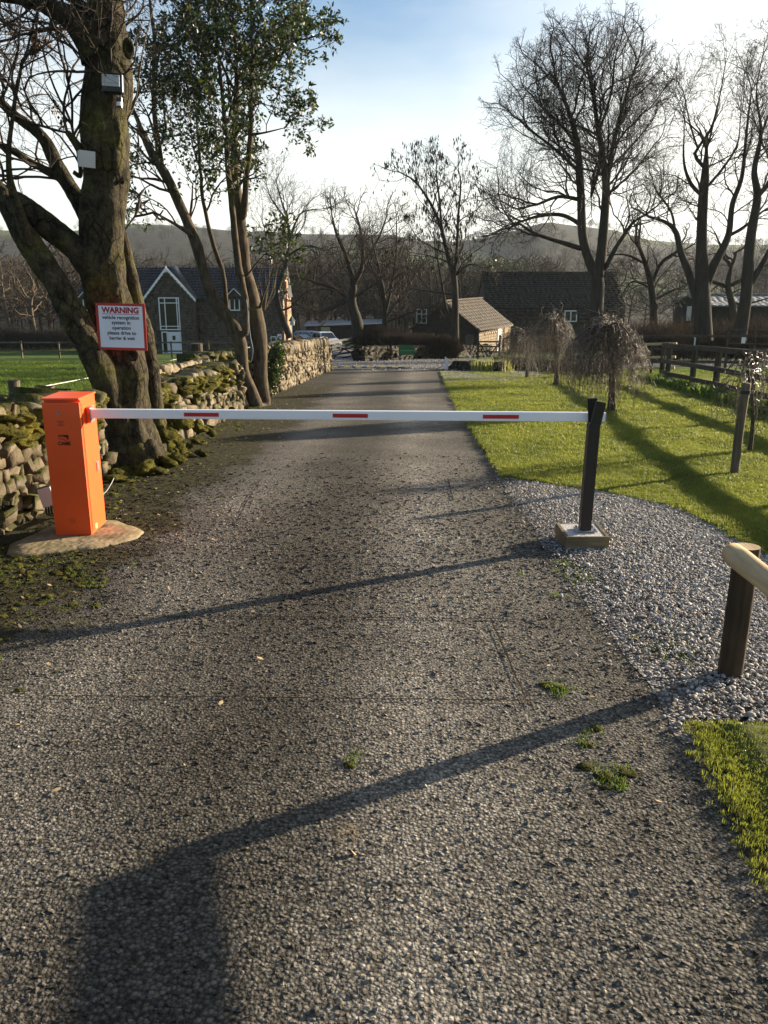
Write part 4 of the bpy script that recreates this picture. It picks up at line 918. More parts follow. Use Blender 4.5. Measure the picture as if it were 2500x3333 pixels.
for li, L_ in enumerate(BIG):
    c_ = []
    for px, py, Y, wd in L_: c_.append([*P(px, py, Y), wd * pxm(Y, py) / 2])
    c_ = cr(c_, 22 if li < 3 or li == 7 else 10); ns_ = 72 if li == 0 else (48 if li < 3 else 24)
    r0 = c_[:, 3].copy()
    V, Q = tube(c_[:, :3], r0, ns_, False)
    cen = np.repeat(c_[:, :3], ns_, 0); rr = np.repeat(r0, ns_); dr = (V - cen) / (rr[:, None] + 1e-6); nn = noisy(V, 1, 2.6, li); th_ = np.tile(np.arange(ns_) * 2 * math.pi / ns_, len(c_))
    k = rr * (.16 * nn[:, 0] + .09 * nn[:, 2])
    if li == 0:                                   # root flare, flutes and bosses
        hgt = cen[:, 2] - gz(9.5); k += rr * .12 * np.clip(1.1 - hgt, 0, 1) * np.sin(th_ * 5 + 1) + rr * .05 * np.sin(th_ * 3 + hgt * .8)
    fine = np.array([mn.noise(Vector(v * [9, 9, 5])) + .6 * mn.noise(Vector(v * [24, 24, 14])) for v in V]); V = V + dr * (k + .009 * fine * np.minimum(1, rr / .08))[:, None]
    o = part('trunk' if li == 0 else 'limb', V, Q, MT['barkbig'], bt, smooth=True)
    st = 5 if li < 3 or li == 7 else 3
    kk = -1 if not NB else int(np.argmin(np.linalg.norm(np.array(NB) - c_[0, :3], axis=1)))
    for q in c_[::st]: NB.append(q[:3]); PB.append(kk); RB.append(q[3]); kk = len(NB) - 1
    if li in (3, 4, 5, 6, 8, 9): # closed ends
        e = c_[-1]; part('limb_end', [*(e[:3] + np.array([math.cos(t) * e[3] * .9, math.sin(t) * e[3] * .9, .01]) for t in np.linspace(0, 6.28, 9)[:-1])], [tuple(range(8))], MT['deadleaf'], bt)
# bosses, knot hole, burrs
def lump(name, c, sz, mat, seed, parent, tor=False):
    V, Fc = ico(3); o_ = Vector((seed * 5.7, 0, 0)); V = np.array([np.array(v) * (1 + .35 * mn.noise(Vector(v) * 1.8 + o_) + .15 * mn.noise(Vector(v) * 6 + o_)) for v in V]) * np.array(sz) + np.array(c)
    return part(name, V, Fc, mat, parent, smooth=True)
for k, (px, py, dy, a, b_, c) in enumerate([(395, 440, -.06, .10, .12, .17), (400, 560, -.03, .09, .1, .16), (405, 200, -.04, .08, .1, .14), (400, 975, -.12, .07, .08, .12), (300, 480, -.08, .1, .1, .12), (430, 1500, -.3, .28, .16, .14), (500, 1480, -.22, .14, .2, .12), (380, 1510, -.25, .2, .15, .1)]):
    lump('burr', P(px - (14 if px > 380 and py < 1100 else 0), py, 9.55 + dy + .03), (a, b_, c * 1.3), MT['barkbig'], k, bt)
def ring(name, c, R0, r0, sx, sz, mat, parent, rz=0):
    V, Fc = [], []; n, m = 20, 8
    for i in range(n):
        a = i * 2 * math.pi / n
        for j in range(m):
            t = j * 2 * math.pi / m; q = R0 + r0 * math.cos(t); x, y, z = q * math.cos(a) * sx, r0 * math.sin(t), q * math.sin(a) * sz
            V.append((c[0] + x * math.cos(rz) - y * math.sin(rz), c[1] + x * math.sin(rz) + y * math.cos(rz), c[2] + z))
    Fc = [(i * m + j, i * m + (j + 1) % m, ((i + 1) % n) * m + (j + 1) % m, ((i + 1) % n) * m + j) for i in range(n) for j in range(m)]
    o = part(name, V, Fc, mat, parent, smooth=True); 
    D_ = part('hollow', [(c[0] + R0 * math.cos(a) * sx * math.cos(rz), c[1] + .01 + R0 * math.cos(a) * sx * math.sin(rz), c[2] + R0 * math.sin(a) * sz) for a in np.linspace(0, 6.28, 15)[:-1]], [tuple(range(14))], MT['soil'], parent); return o
ring('knot_hole', P(418, 158, 9.36), .055, .026, .75, 1.25, MT['barkbig'], bt, .5)
ring('knot_hole', P(432, 1155, 9.26), .05, .02, 1, 1, MT['barkbig'], bt)
# thinner branches and twigs of the big tree fill the upper left
rB = np.random.default_rng(5)
NX_, PX_, rdX = ramify(NB, PB, RB, [(60, 250, 10.3, 330, 330), (200, 120, 10, 190, 200), (100, 500, 10, 170, 130), (470, 130, 10, 130, 290), (200, -250, 10, 600, 300)], 5, .12, (1.6, .8, .42, .2), (.30, .24, .19, .16), .2, .02, .8, .0024)
rdX[len(NB):] = np.minimum(rdX[len(NB):], .013); print('bigtree', len(NX_))
keepn = len(NB)
N3 = NX_; P3 = PX_.copy(); rd3 = rdX.copy()
mask = np.arange(len(N3)) >= keepn
# tubes only for the grown part: cut the chain at the limbs
V_, Q_, m_ = [], [], 0; best = np.full(len(N3), -1)
for i in range(keepn, len(N3)):
    p = P3[i]
    if p >= keepn and (best[p] < 0 or rd3[i] > rd3[best[p]]): best[p] = i
for i in range(keepn, len(N3)):
    p = P3[i]
    if p >= keepn and best[p] == i: continue
    ch = [p, i]; c = i
    while best[c] >= 0: c = best[c]; ch.append(c)
    rr = rd3[ch].copy(); rr[0] = rr[1]; V, Q = tube(N3[ch], rr, 4, False); V_.append(V); Q_.append(Q + m_); m_ += len(V)
part('crown', np.vstack(V_), np.vstack(Q_), MT['twig'], bt, smooth=True)
# hanging dead leaf and seed bunches
def bunch(name, c, ln, wd, n, r, mat, parent):
    V, Fc, m = [], [], 0
    for _ in range(n):
        a = r.uniform(0, 6.28); l = ln * r.uniform(.12, .3); w_ = l * .38; q = np.array([[0, 0, 0], [w_, 0, -l * .5], [0, w_ * .4, -l], [-w_, 0, -l * .5]]); cs, sn = math.cos(a), math.sin(a)
        q = q @ np.array([[cs, sn, 0], [-sn, cs, 0], [0, 0, 1]]) + np.array(c) + [r.normal(0, wd * .4), r.normal(0, wd * .4), -r.uniform(0, ln * .85)]; V.append(q); Fc.append(np.arange(4)[None] + m); m += 4
    return tag(part(name, np.vstack(V), np.vstack(Fc), mat, parent), kind='stuff')
for px, py, ln, wd, mt in ((34, 60, .15, .08, 'deadleaf'), (116, 40, .13, .06, 'key'), (108, 85, .24, .05, 'deadleaf'), (104, 145, .13, .07, 'key'), (142, 118, .08, .04, 'deadleaf'), (162, 124, .09, .035, 'deadleaf'), (195, 82, .13, .06, 'deadleaf'), (205, 375, .15, .05, 'key'), (180, 340, .1, .06, 'deadleaf')):
    bunch('dead_leaf_bunch', P(px, py, 9.9), ln, wd, 55, rB, MT[mt], bt)
# small shoots with pale bark
for pts in ([(415, 390, 9.6, 5), (440, 330, 9.6, 5), (455, 230, 9.55, 4), (470, 140, 9.5, 4), (500, 20, 9.5, 3), (520, -60, 9.5, 2)],):
    c_ = cr([[*P(a, b_, c), d * pxm(c, b_) / 2] for a, b_, c, d in pts], 6); b = MB(); b.tube(c_[:, :3], c_[:, 3], 6); b.build('shoot', MT['stake'], bt, smooth=True)
# ---- evergreen with several stems
YH = 16.7
HOL = [[(838, 1330, YH, 44), (812, 1262, YH, 42), (790, 1200, YH, 42), (783, 1120, YH, 46), (752, 1045, YH, 46), (704, 990, YH, 42), (680, 930, YH, 38), (660, 880, YH, 36), (640, 800, YH, 36), (610, 720, YH, 34), (583, 663, YH, 32), (544, 577, YH, 30), (497, 504, YH, 26), (464, 431, YH, 18), (430, 350, YH, 12)],
       [(858, 1330, YH + .3, 52), (850, 1240, YH + .3, 46), (847, 1160, YH + .3, 46), (842, 1110, YH + .3, 54), (832, 1045, YH + .3, 58), (815, 960, YH + .3, 54), (800, 898, YH + .3, 48), (793, 850, YH + .3, 44), (785, 760, YH + .3, 44), (778, 690, YH + .3, 42), (770, 620, YH + .3, 34), (765, 540, YH + .3, 26), (762, 452, YH + .3, 22), (770, 316, YH + .3, 18), (768, 200, YH + .3, 13), (760, 80, YH + .3, 9), (750, -60, YH + .3, 6)],
       [(792, 700, YH + .2, 26), (797, 640, YH + .1, 20), (803, 565, YH, 20), (815, 452, YH, 18), (818, 316, YH, 17), (820, 226, YH, 14), (822, 135, YH, 9), (815, 0, YH, 7), (810, -100, YH, 5)],
       [(800, 1080, YH - .1, 24), (799, 980, YH - .1, 24), (785, 915, YH - .1, 24), (772, 840, YH, 24), (760, 720, YH, 22), (748, 600, YH, 20), (738, 497, YH, 17), (725, 316, YH, 13), (712, 181, YH, 9), (700, 40, YH, 6)],
       [(738, 1020, YH + .4, 18), (733, 960, YH + .4, 16), (722, 880, YH + .4, 15), (690, 780, YH + .4, 14), (660, 640, YH + .4, 12), (650, 520, YH + .4, 9), (640, 380, YH + .4, 6)],
       [(530, 560, YH + .3, 20), (522, 497, YH + .3, 19), (510, 430, YH + .3, 17), (504, 362, YH + .3, 16), (503, 250, YH + .3, 15), (504, 136, YH + .3, 13), (492, 40, YH + .3, 10), (485, -60, YH + .3, 8)],
       [(610, 755, YH - .3, 14), (570, 730, YH - .5, 10), (520, 700, YH - .8, 7), (470, 668, YH - 1, 4)],
       [(820, 215, YH, 13), (870, 205, YH - .3, 10), (930, 165, YH - .6, 7), (975, 130, YH - .8, 4)],
       [(818, 316, YH, 7), (860, 340, YH, 6), (900, 350, YH, 3)], [(816, 440, YH, 8), (870, 430, YH - .3, 6), (930, 415, YH - .5, 3)], [(795, 560, YH + .2, 7), (690, 500, YH - .4, 6), (600, 440, YH - .8, 4)],
       [(758, 452, YH, 7), (690, 380, YH - .5, 6), (600, 300, YH - .8, 4)], [(803, 900, YH, 7), (840, 850, YH - .4, 5), (870, 820, YH - .6, 3)], [(845, 1000, YH, 8), (862, 950, YH - .3, 5), (880, 900, YH - .4, 3)]]
EH = [(780, 90, YH, 160, 150, 1.2), (560, 300, YH, 75, 110, .9), (560, 150, YH, 60, 90, .8), (620, 420, YH, 90, 80, .9), (520, 620, YH - .4, 70, 60, .7), (700, 470, YH, 70, 90, .8), (640, 80, YH, 70, 90, .9), (910, 110, YH - .3, 95, 90, .7), (640, 200, YH, 110, 130, 1.2), (700, 330, YH, 130, 90, 1.1), (880, 250, YH - .2, 80, 70, .6), (900, 400, YH - .3, 55, 50, .5), (860, 350, YH - .2, 60, 50, .5), (560, 480, YH, 90, 90, .9), (630, 560, YH, 100, 80, .9), (500, 560, YH - .5, 70, 45, .7), (480, 660, YH - .9, 55, 40, .5), (600, 700, YH, 60, 50, .7), (640, 640, YH, 70, 60, .7), (930, 440, YH - .4, 50, 30, .4), (870, 870, YH - .3, 38, 45, .4), (855, 800, YH - .2, 30, 60, .4), (720, 560, YH, 60, 130, .8), (780, -120, YH, 190, 80, 1.4), (960, 140, YH - .5, 50, 60, .4)]
rH = np.random.default_rng(31)
NH, PH, RH = limbnodes(HOL, .2); att = ells(EH, 6800, rH, 0)
N2, P2, rd = ramify(NH, PH, RH, EH, 32, .14, (1.5, .75, .4, .22), (.30, .24, .17, .14), .17, .05, .8, .0032); rd[len(NH):] = np.minimum(rd[len(NH):], .03); print('holly', len(N2))
ht = thing('evergreen_tree', 'evergreen tree with several leaning stems and glossy dark leaves beside the wall', 'tree', G(845, 1328))
big, small = skeleton(N2, P2, rd, .022, 12, 4)
Vb = big[0] + noisy(big[0], 1, 3.5, 3)[:, :3] * .02
part('trunk', Vb, big[1], MT['barkholly'], ht, smooth=True); part('twigs', *small, MT['twig'], ht, smooth=True)
def leaves(N, PR, idx, per, ln, wd, r, mat, name, parent, jit=.05, fold=.25):
    i = np.repeat(idx, per); n = len(i); p = PR[i]; d = N[i] - N[p]; d /= np.linalg.norm(d, axis=1)[:, None] + 1e-9
    d = d * .5 + r.normal(0, .75, (n, 3)) + [0, 0, .1]; d /= np.linalg.norm(d, axis=1)[:, None]
    s = np.cross(d, r.normal(0, 1, (n, 3))); s /= np.linalg.norm(s, axis=1)[:, None]; u = np.cross(d, s)
    L_ = (ln * r.uniform(.6, 1.25, n))[:, None]; W_ = (wd * r.uniform(.7, 1.2, n))[:, None]; b0 = N[i] + r.normal(0, jit, (n, 3)) * .5
    V = np.stack([b0, b0 + d * L_ * .45 + s * W_ + u * W_ * fold, b0 + d * L_, b0 + d * L_ * .45 - s * W_ + u * W_ * fold], 1).reshape(-1, 3)
    k = np.arange(n)[:, None] * 4; Fc = np.concatenate([np.hstack([k, k + 1, k + 2]), np.hstack([k, k + 2, k + 3])])
    return part(name, V, Fc, mat, parent)
idx = np.where((rd < .0085) & (np.arange(len(N2)) >= len(NH)) & (np.linalg.norm(N2 - P(560, 560, YH), axis=1) > 0))[0]
# fewer leaves on the left lower side, as in the thin part of the crown
px_of = 1250 + N2[:, 0] / (N2[:, 1] * cp - (N2[:, 2] - CAMZ) * sp) * F
prob = np.where(px_of[idx] < 640, .40, .62); idx = idx[rH.random(len(idx)) < prob]
print('leaves', len(idx) * 3); leaves(N2, P2, idx, 3, .085, .022, rH, MT['holly'], 'leaves', ht, .03)
# evergreen shrub hugging the wall at its foot
rs = np.random.default_rng(8)
sN = ells([(890, 1190, YH + 1.6, 26, 75, .35), (905, 1150, YH + 1.6, 18, 30, .3), (880, 1235, YH + 1.5, 20, 40, .3)], 420, rs); sh = thing('holly_shrub', 'small glossy evergreen bush against the wall right of the stems', 'shrub', G(885, 1285))
sP = np.zeros(len(sN), int) + 0; base_ = np.array([*G(880, 1285)]); NN = np.vstack([base_[None], sN]); PP = np.r_[-1, np.zeros(len(sN), int)]
leaves(NN, np.r_[0, np.zeros(len(sN), int)], np.arange(1, len(NN)), 4, .085, .022, rs, MT['holly'], 'leaves', sh, .1)
b = MB()
for k in range(14): b.tube([base_ + rs.normal(0, .03, 3) * [1, 1, 0], base_ + (sN[k] - base_) * .5 + rs.normal(0, .04, 3), sN[k]], [.012, .008, .004], 4, False)
b.build('stems', MT['twig'], sh)
# straggly bare upright shrub stems behind the evergreen (right)
b = MB(); c0_ = P(862, 1010, YH + .5)
for k in range(9): e = P(870 + k * 7 - 20, 860 + 10 * (k % 4), YH + .4 + .05 * k); b.tube([c0_, c0_ + (e - c0_) * .5 + rs.normal(0, .05, 3), e], [.01, .007, .004], 4, False)
b.build('shoots', MT['stake'], ht)
b = MB(); b.tube(cr([P(800, 960, YH - .1), P(806, 1000, YH - .2), P(815, 1090, YH - .25), P(824, 1140, YH - .3), P(818, 1178, YH - .25)], 5), .007, 5); b.build('hanging_cable', MT['plastic'], ht)
# ------------------------------------------------------------------ weeping trees on the lawn
def weeping(label, bx, by, topy, cxl, cxr, strandlow, nst, seed, tw, dens=1.0, lowleft=None, lean=0, single=False):
    r = np.random.default_rng(seed); b_ = G(bx, by); Y = b_[1]; s = pxm(Y, by); rt = thing('weeping_tree', label, 'tree', b_, 'small weeping trees on the lawn')
    top = P(bx + lean, topy, Y); rad = (cxr - cxl) / 2 * s; cx = P((cxl + cxr) / 2, topy, Y)[0]; H = top[2] - b_[2]
    tr = cr([[*b_ - [0, 0, .05], tw * s * .62], [b_[0] + .02, Y, b_[2] + H * .12, tw * s * .42], [b_[0] - .01, Y, b_[2] + H * .5, tw * s * .36], [top[0], Y, top[2] - .12, tw * s * .34]], 6)
    b = MB(); b.tube(tr[:, :3], tr[:, 3], 10); b.build('trunk', MT['barkholly'], rt, smooth=True)
    lo = P(bx, strandlow, Y)[2]; B = MB(); K = MB(); VV, QQ, m = [], [], 0; KV, KF, km = [], [], 0
    # arching main branches
    arch = []
    for k in range(22 if not single else 9):
        a = r.uniform(0, 6.28); q = rad * r.uniform(.35, .9); o = np.array([cx + q * math.cos(a), Y + q * math.sin(a), top[2] - r.uniform(.02, .3) * H * .5])
        st = top + [0, 0, -r.uniform(.05, .2) * H * .4]; mid = (st + o) / 2 + [0, 0, r.uniform(.10, .26) * H * .5]; c_ = cr([st, mid, o], 5); V, Q = tube(c_, np.linspace(.018, .006, len(c_)) * tw / 24, 5, False); B.add(V, Q); arch.append(c_)
    for k in range(nst):
        a = r.uniform(0, 6.28); q = rad * (r.uniform(.05, 1.15) ** .6); z0 = top[2] + H * (-.03 + .16 * r.random()) - (q / rad) ** 2 * H * .24
        p0 = np.array([top[0] + (cx - top[0]) * .6 + q * .35 * math.cos(a), Y + q * .35 * math.sin(a), z0]); p1 = np.array([cx + q * .85 * math.cos(a), Y + q * .85 * math.sin(a), z0 + H * .02 * r.normal()]); ln = (z0 - lo) * (r.uniform(.3, .85) if r.random() < .6 else r.uniform(.7, 1.12))
        p2 = p1 + [q * .13 * math.cos(a) + r.normal(0, .03), q * .13 * math.sin(a) + r.normal(0, .03), -ln * .45]; p3 = p2 + [r.normal(0, .09), r.normal(0, .09), -ln * .55]
        pts = cr([p0, p1, p2, p3], 4); pts += r.normal(0, .013, pts.shape); V, Q = tube(pts, np.linspace(.0048, .0022, len(pts)), 3, False); VV.append(V); QQ.append(Q + m); m += len(V)
        for _ in range(int(9 * dens)):             # buds and catkins
            t = r.uniform(3, len(pts) - 1.01); i_ = int(t); q_ = pts[i_] + (pts[i_ + 1] - pts[i_]) * (t - i_); sz = r.uniform(.006, .012); 
            a2 = r.uniform(0, 6.28); dx, dy = math.cos(a2) * sz, math.sin(a2) * sz
            KV += [q_ + [0, 0, 0], q_ + [dx * 1.4, dy * 1.4, -sz * .6], q_ + [dx * 2.2, dy * 2.2, -sz * 2.6], q_ + [dx * .6, dy * .6, -sz * 2.0]]; KF.append((km, km + 1, km + 2, km + 3)); km += 4
        if r.random() < .35:
            e = p2 + r.normal(0, .12, 3); c2 = cr([p2, e, e + [r.normal(0, .04), r.normal(0, .04), -ln * .3]], 3); V, Q = tube(c2, .002, 3, False); VV.append(V); QQ.append(Q + m); m += len(V)
    for k in range(6 if not single else 0):        # a few shoots standing up at the top
        st = arch[k][r.integers(3, 7)]; c_ = cr([st, st + [r.normal(0, .05), r.normal(0, .05), .12 * H], st + [r.normal(0, .14), r.normal(0, .14), r.uniform(.12, .24) * H]], 3); V, Q = tube(c_, .004, 3, False); VV.append(V); QQ.append(Q + m); m += len(V)
    B.build('branches', MT['twig'], rt, smooth=True); part('hanging_twigs', np.vstack(VV), np.vstack(QQ), MT['strand'], rt); part('buds', KV, np.array(KF), MT['strand'], rt); return rt
weeping('smallest weeping tree, beside the dark stone edge at the far end of the lawn', 1713, 1232, 1086, 1615, 1752, 1212, 260, 51, 14)
weeping('middle-sized weeping tree with a white-barked stem, second in the row', 1808, 1256, 1040, 1712, 1880, 1245, 350, 52, 20)
weeping('widest weeping tree, directly behind the black boom rest post', 1985, 1346, 1062, 1850, 2105, 1300, 520, 53, 30)
weeping('thin young weeping tree next to a round stake, cut by the picture edge', 2436, 1470, 1172, 2350, 2570, 1415, 85, 54, 16, .5, single=True)
gs = G(2390, 1545); zt_ = P(2396, 1252, gs[1])[2]
stk = thing('tree_stake', 'round wooden stake standing on the lawn beside the thin young weeping tree', 'stake', gs)
b = MB(); b.tube(cr([gs - [0, 0, .05], gs + [.0, 0, .5 * (zt_ - gs[2])], [gs[0] + .018, gs[1], zt_ - .02], [gs[0] + .018, gs[1], zt_ + .0]], 4), np.r_[np.full(11, .046), .045, .038], 14); b.build('pole', MT['stake'], stk, smooth=True)
b = MB(); q_ = np.array([gs[0] + .016, gs[1], zt_ - .075]); b.tube([q_ - [0, 0, .018], q_ + [0, 0, .018]], .056, 14); b.build('tie_band', MT['black'], stk)
# ------------------------------------------------------------------ lawn fence (post and rail)
FP = [(2133, 1238, 1116), (2189, 1243, 1121), (2252, 1264, 1130), (2330, 1284, 1138), (2437, 1316, 1150), (2600, 1362, 1166)]
fr = thing('paddock_fence', 'dark weathered post and rail fence between the lawn and the paddock', 'fence', G(*FP[2][:2]))
gp_ = [G(a, b) for a, b, c in FP]
# a straight line through the traced feet, posts evenly spaced along it
x_ = np.array([q[0] for q in gp_]); y_ = np.array([q[1] for q in gp_]); kf = np.polyfit(y_, x_, 1)
posts = [(np.polyval(kf, y), y) for y in y_]; d0 = np.array(posts[-1]) - np.array(posts[-2])
posts += [tuple(np.array(posts[-1]) + d0 * k) for k in (1, 2, 3)]
for x, y in posts:
    h = 1.08; MB().box((x, y, gz(y) + h / 2 - .1), (.075, .13, h + .2), rz=.5).build('post', MT['fence'], fr, bevel=.004)
for (xa, ya), (xb, yb) in zip(posts[:-1], posts[1:]):
    for hh, jit_ in ((1.03, 0), (.58, 0), (.25, 0)):
        o = np.array([-.055, -.02, 0]); MB().bar(np.array([xa, ya, gz(ya) + hh + rs.normal(0, .01)]) + o, np.array([xb, yb, gz(yb) + hh + rs.normal(0, .01)]) + o, .04, .115).build('rail', MT['fence'], fr)
fr2 = thing('pale_rail_fence', 'short run of newer fence with pale round rails behind the dark fence corner', 'fence', G(2180, 1225))
pa, pb_ = [G(2178, 1226)[:2], G(2060, 1222)[:2]]
for q in (pa, pb_, (pa + pb_) / 2): MB().box((q[0], q[1] + .08, gz(q[1]) + .5), (.08, .08, 1.1)).build('post', MT['fence'], fr2)
for hh in (1.0, .58, .24):
    b = MB(); b.tube([(pa[0] + .15, pa[1], gz(pa[1]) + hh + .05), (pb_[0], pb_[1], gz(pb_[1]) + hh)], .045, 8); b.build('rail', MT['lograil'], fr2, smooth=False)
# far paddock rails and feeder on the right
def railfence(name, label, pts, h, rails, mat, psp=2.4, pw=.08, rw=.03, rh=.08, group=None):
    rt = thing(name, label, 'fence', (pts[0][0], pts[0][1], gz(pts[0][1])), group)
    for a, b_ in zip(pts[:-1], pts[1:]):
        a = np.array(a[:2]); b_ = np.array(b_[:2]); n = max(1, int(np.linalg.norm(b_ - a) / psp)); P_ = [a + (b_ - a) * t for t in np.linspace(0, 1, n + 1)]
        for q in P_: MB().box((q[0], q[1], gz(q[1]) + h / 2), (pw, pw, h + .1)).build('post', mat, rt)
        for u, v in zip(P_[:-1], P_[1:]):
            for hh in rails: MB().bar((u[0], u[1] - pw / 2 - rw / 2, gz(u[1]) + hh), (v[0], v[1] - pw / 2 - rw / 2, gz(v[1]) + hh), rw, rh).build('rail', mat, rt)
    return rt
f1 = [P(2060, 1150, 33)[:2], P(2700, 1150, 30)[:2]]
railfence('far_paddock_fence', 'plain dark fence crossing the paddock behind the dark lawn fence', f1, 1.35, (1.28, .8, .35), MT['fence'], 3.2)
f2 = [P(0 - 300, 1140, 56)[:2], P(1040, 1140, 57)[:2]]
railfence('field_fence', 'two-rail timber fence across the grass field in front of the stone house', f2, 1.0, (.98, .42), MT['stake'], 2.35, .09, .04, .09)
# left field: rope fence on wooden posts
rp = thing('rope_fence', 'white electric rope strung along stubby wooden posts behind the wall', 'fence', G(640, 1215))
PS = [(44, 1300, 1237, 8.6), (640, 1235, 1118, 19.5), (918, 1180, 1118, 31)]
tops = []
for px, _, ty, Y in PS:
    q = P(px, ty, Y); b = MB(); rr = .058 if Y < 10 else (.13 if Y < 25 else .09); b.tube([(q[0], q[1], gz(Y) - .1), (q[0], q[1], q[2])], rr, 14); b.build('post', MT['stake'] if Y < 10 else MT['fence'], rp); tops.append(q)
def rope(a, b_, sag, nm='rope'):
    a, b_ = np.array(a), np.array(b_); t = np.linspace(0, 1, 14)[:, None]; c_ = a + (b_ - a) * t; c_[:, 2] -= sag * 4 * (t * (1 - t))[:, 0]; b = MB(); b.tube(c_, .0055, 5); b.build(nm, MT['rope'], rp)
rope(P(-250, 1330, 7.8), P(30, 1287, 8.6), .0); rope(P(60, 1272, 8.6), P(640, 1152, 19.4), .03); rope(P(655, 1151, 19.5), P(910, 1108, 31), .05); rope(P(925, 1112, 31), P(1055, 1096, 36), .03)
for px, ty, Y, nm in ((925, 1108, 31, 'r'), (1010, 1098, 36, 'l')):
    pass
# white marker posts by the drive end, rocks and reeds
for k, (px, by, ty, lab) in enumerate(((1450, 1200, 1162, 'white marker post, taller one of the pair at the drive end'), (1455, 1204, 1167, 'white marker post, shorter one of the pair at the drive end'), (1530, 1192, 1159, 'single white marker post beside the reeds'))):
    q = G(px, by); t_ = P(px, ty, q[1]); o = MB().box((q[0], q[1], (q[2] + t_[2]) / 2), (.055, .05, t_[2] - q[2])).build('marker_post', MT['white'], None); tag(o, lab, 'post', 'white marker posts')
ke0, ke1 = G(1598, 1196), G(1960, 1222)
sb = drywall('stone_edging', 'low dark stone edging of the sunken stream behind the weeping trees', ke0[0], ke0[1], ke1[0], ke1[1], .34, .4, ['stoneD'], (.3, .7), (.12, .2), 'blob', 27, None, [0], limit=60)
kk0, kk1 = G(1465, 1201), G(1600, 1212)
sb2 = drywall('stone_edging', 'short run of dark rocks beside the reeds and white posts', kk0[0], kk0[1], kk1[0], kk1[1], .24, .5, ['stoneD'], (.2, .5), (.1, .2), 'blob', 28, None, [0], limit=60)
def tuftV(c, n, h, sp_, wd, r):
    V, Fc = [], []
    for k in range(n):
        a = r.uniform(0, 6.28); l = h * r.uniform(.5, 1.15); q = np.array(c) + [r.normal(0, sp_ * .35), r.normal(0, sp_ * .35), 0]; d = np.array([math.cos(a), math.sin(a), 0]); s = np.array([-d[1], d[0], 0]) * wd; bend = r.uniform(.15, .6) * l
        m = len(V); V += [q - s, q + s, q + d * bend * .35 + [0, 0, l * .6] + s * .7, q + d * bend * .35 + [0, 0, l * .6] - s * .7, q + d * bend + [0, 0, l * (1 - .3 * bend / l)]]; Fc += [(m, m + 1, m + 2), (m, m + 2, m + 3), (m + 3, m + 2, m + 4)]
    return V, Fc
V, Fc = [], []
for k in range(16):
    q = G(1545 + 7 * k + rs.normal(0, 6), 1206 + rs.normal(0, 3)); v, f = tuftV(q, 26, .5, .35, .012, rs); Fc += [tuple(np.array(t) + len(V)) for t in f]; V += v
tag(part('reeds', V, np.array(Fc), MT['reed']), 'green and straw-coloured reeds in front of the dark stone edging', 'reeds', None, 'stuff')
# speed bump of black and yellow blocks
sbp = thing('speed_bump', 'black and yellow speed bump across the end of the drive', 'speed bump', G(1250, 1197)); e0, e1 = G(1080, 1196), G(1336, 1198)
n = 13
for k in range(n):
    a = e0 + (e1 - e0) * k / n; b_ = e0 + (e1 - e0) * (k + 1) / n; V = []
    for q in (a, b_):
        for dy, dz in ((-.18, .0), (-.12, .035), (0, .055), (.12, .035), (.18, 0)): V.append((q[0], q[1] + dy, gz(q[1] + dy) + dz + .002))
    Fc = [(i, i + 1, i + 6, i + 5) for i in range(4)] + [(0, 5, 9, 4), (4, 3, 2, 1, 0), (5, 6, 7, 8, 9)]; part('bump_block', V, [f[::-1] if len(f) == 4 and f[0] != 0 else f for f in Fc], MT['yellow'] if k % 2 == 0 else MT['black'], sbp)
# ------------------------------------------------------------------ farm gate
g0, g1 = P(1040, 1160, 52), P(1162, 1160, 57)
g0 = np.array([g0[0], g0[1]]); g1 = np.array([g1[0], g1[1]]); gd = (g1 - g0) / np.linalg.norm(g1 - g0)
gt = thing('farm_gate', 'dark five-bar timber gate with a cross brace and a name board, standing closed', 'gate', (*g0, gz(g0[1])))
def gpt(t, h): q = g0 + (g1 - g0) * t; return np.array([q[0], q[1], gz(56) + h])
for k, h in enumerate((.1, .36, .62, .88, 1.2)): MB().bar(gpt(0, h), gpt(1, h), .05, .13 if k == 4 else .1).build('bar', MT['black'], gt)
for t in (0.01, .3, .99): MB().bar(gpt(t, .05), gpt(t, 1.25), .09, .06, (0, 1, 0)).build('stile', MT['fence'], gt)
for a_, b_ in (((.3, 1.15), (.97, .12)), ((.3, .12), (.97, 1.15))): MB().bar(gpt(*a_) - [0, .05, 0], gpt(*b_) - [0, .05, 0], .04, .08).build('brace', MT['black'], gt)
nb = MB().bar(gpt(.02, 1.14) - [0, .09, 0], gpt(.52, 1.14) - [0, .09, 0], .03, .16).build('name_board', MT['print'], gt)
ang_g = math.degrees(math.atan2(gd[1], gd[0]))
q = gpt(.40, 1.09) - [0, .115, 0]; text('board_lettering', 'WTREES FARM', MT['whiteconc'], (q[0] - .35, q[1], q[2]), .135, gt, .002, 'CENTER', .001, 90, ang_g)
gpo = thing('gate_post', 'dark square timber post at the hinge side of the farm gate', 'gate post', (*(g1 + gd * .2), gz(g1[1]))); q = g1 + gd * .22
MB().box((q[0] + .12, q[1], gz(q[1]) + .75), (.24, .24, 1.6)).build('shaft', MT['fence'], gpo); MB().box((q[0] + .12, q[1], gz(q[1]) + 1.57), (.27, .27, .05)).build('cap', MT['fence'], gpo)
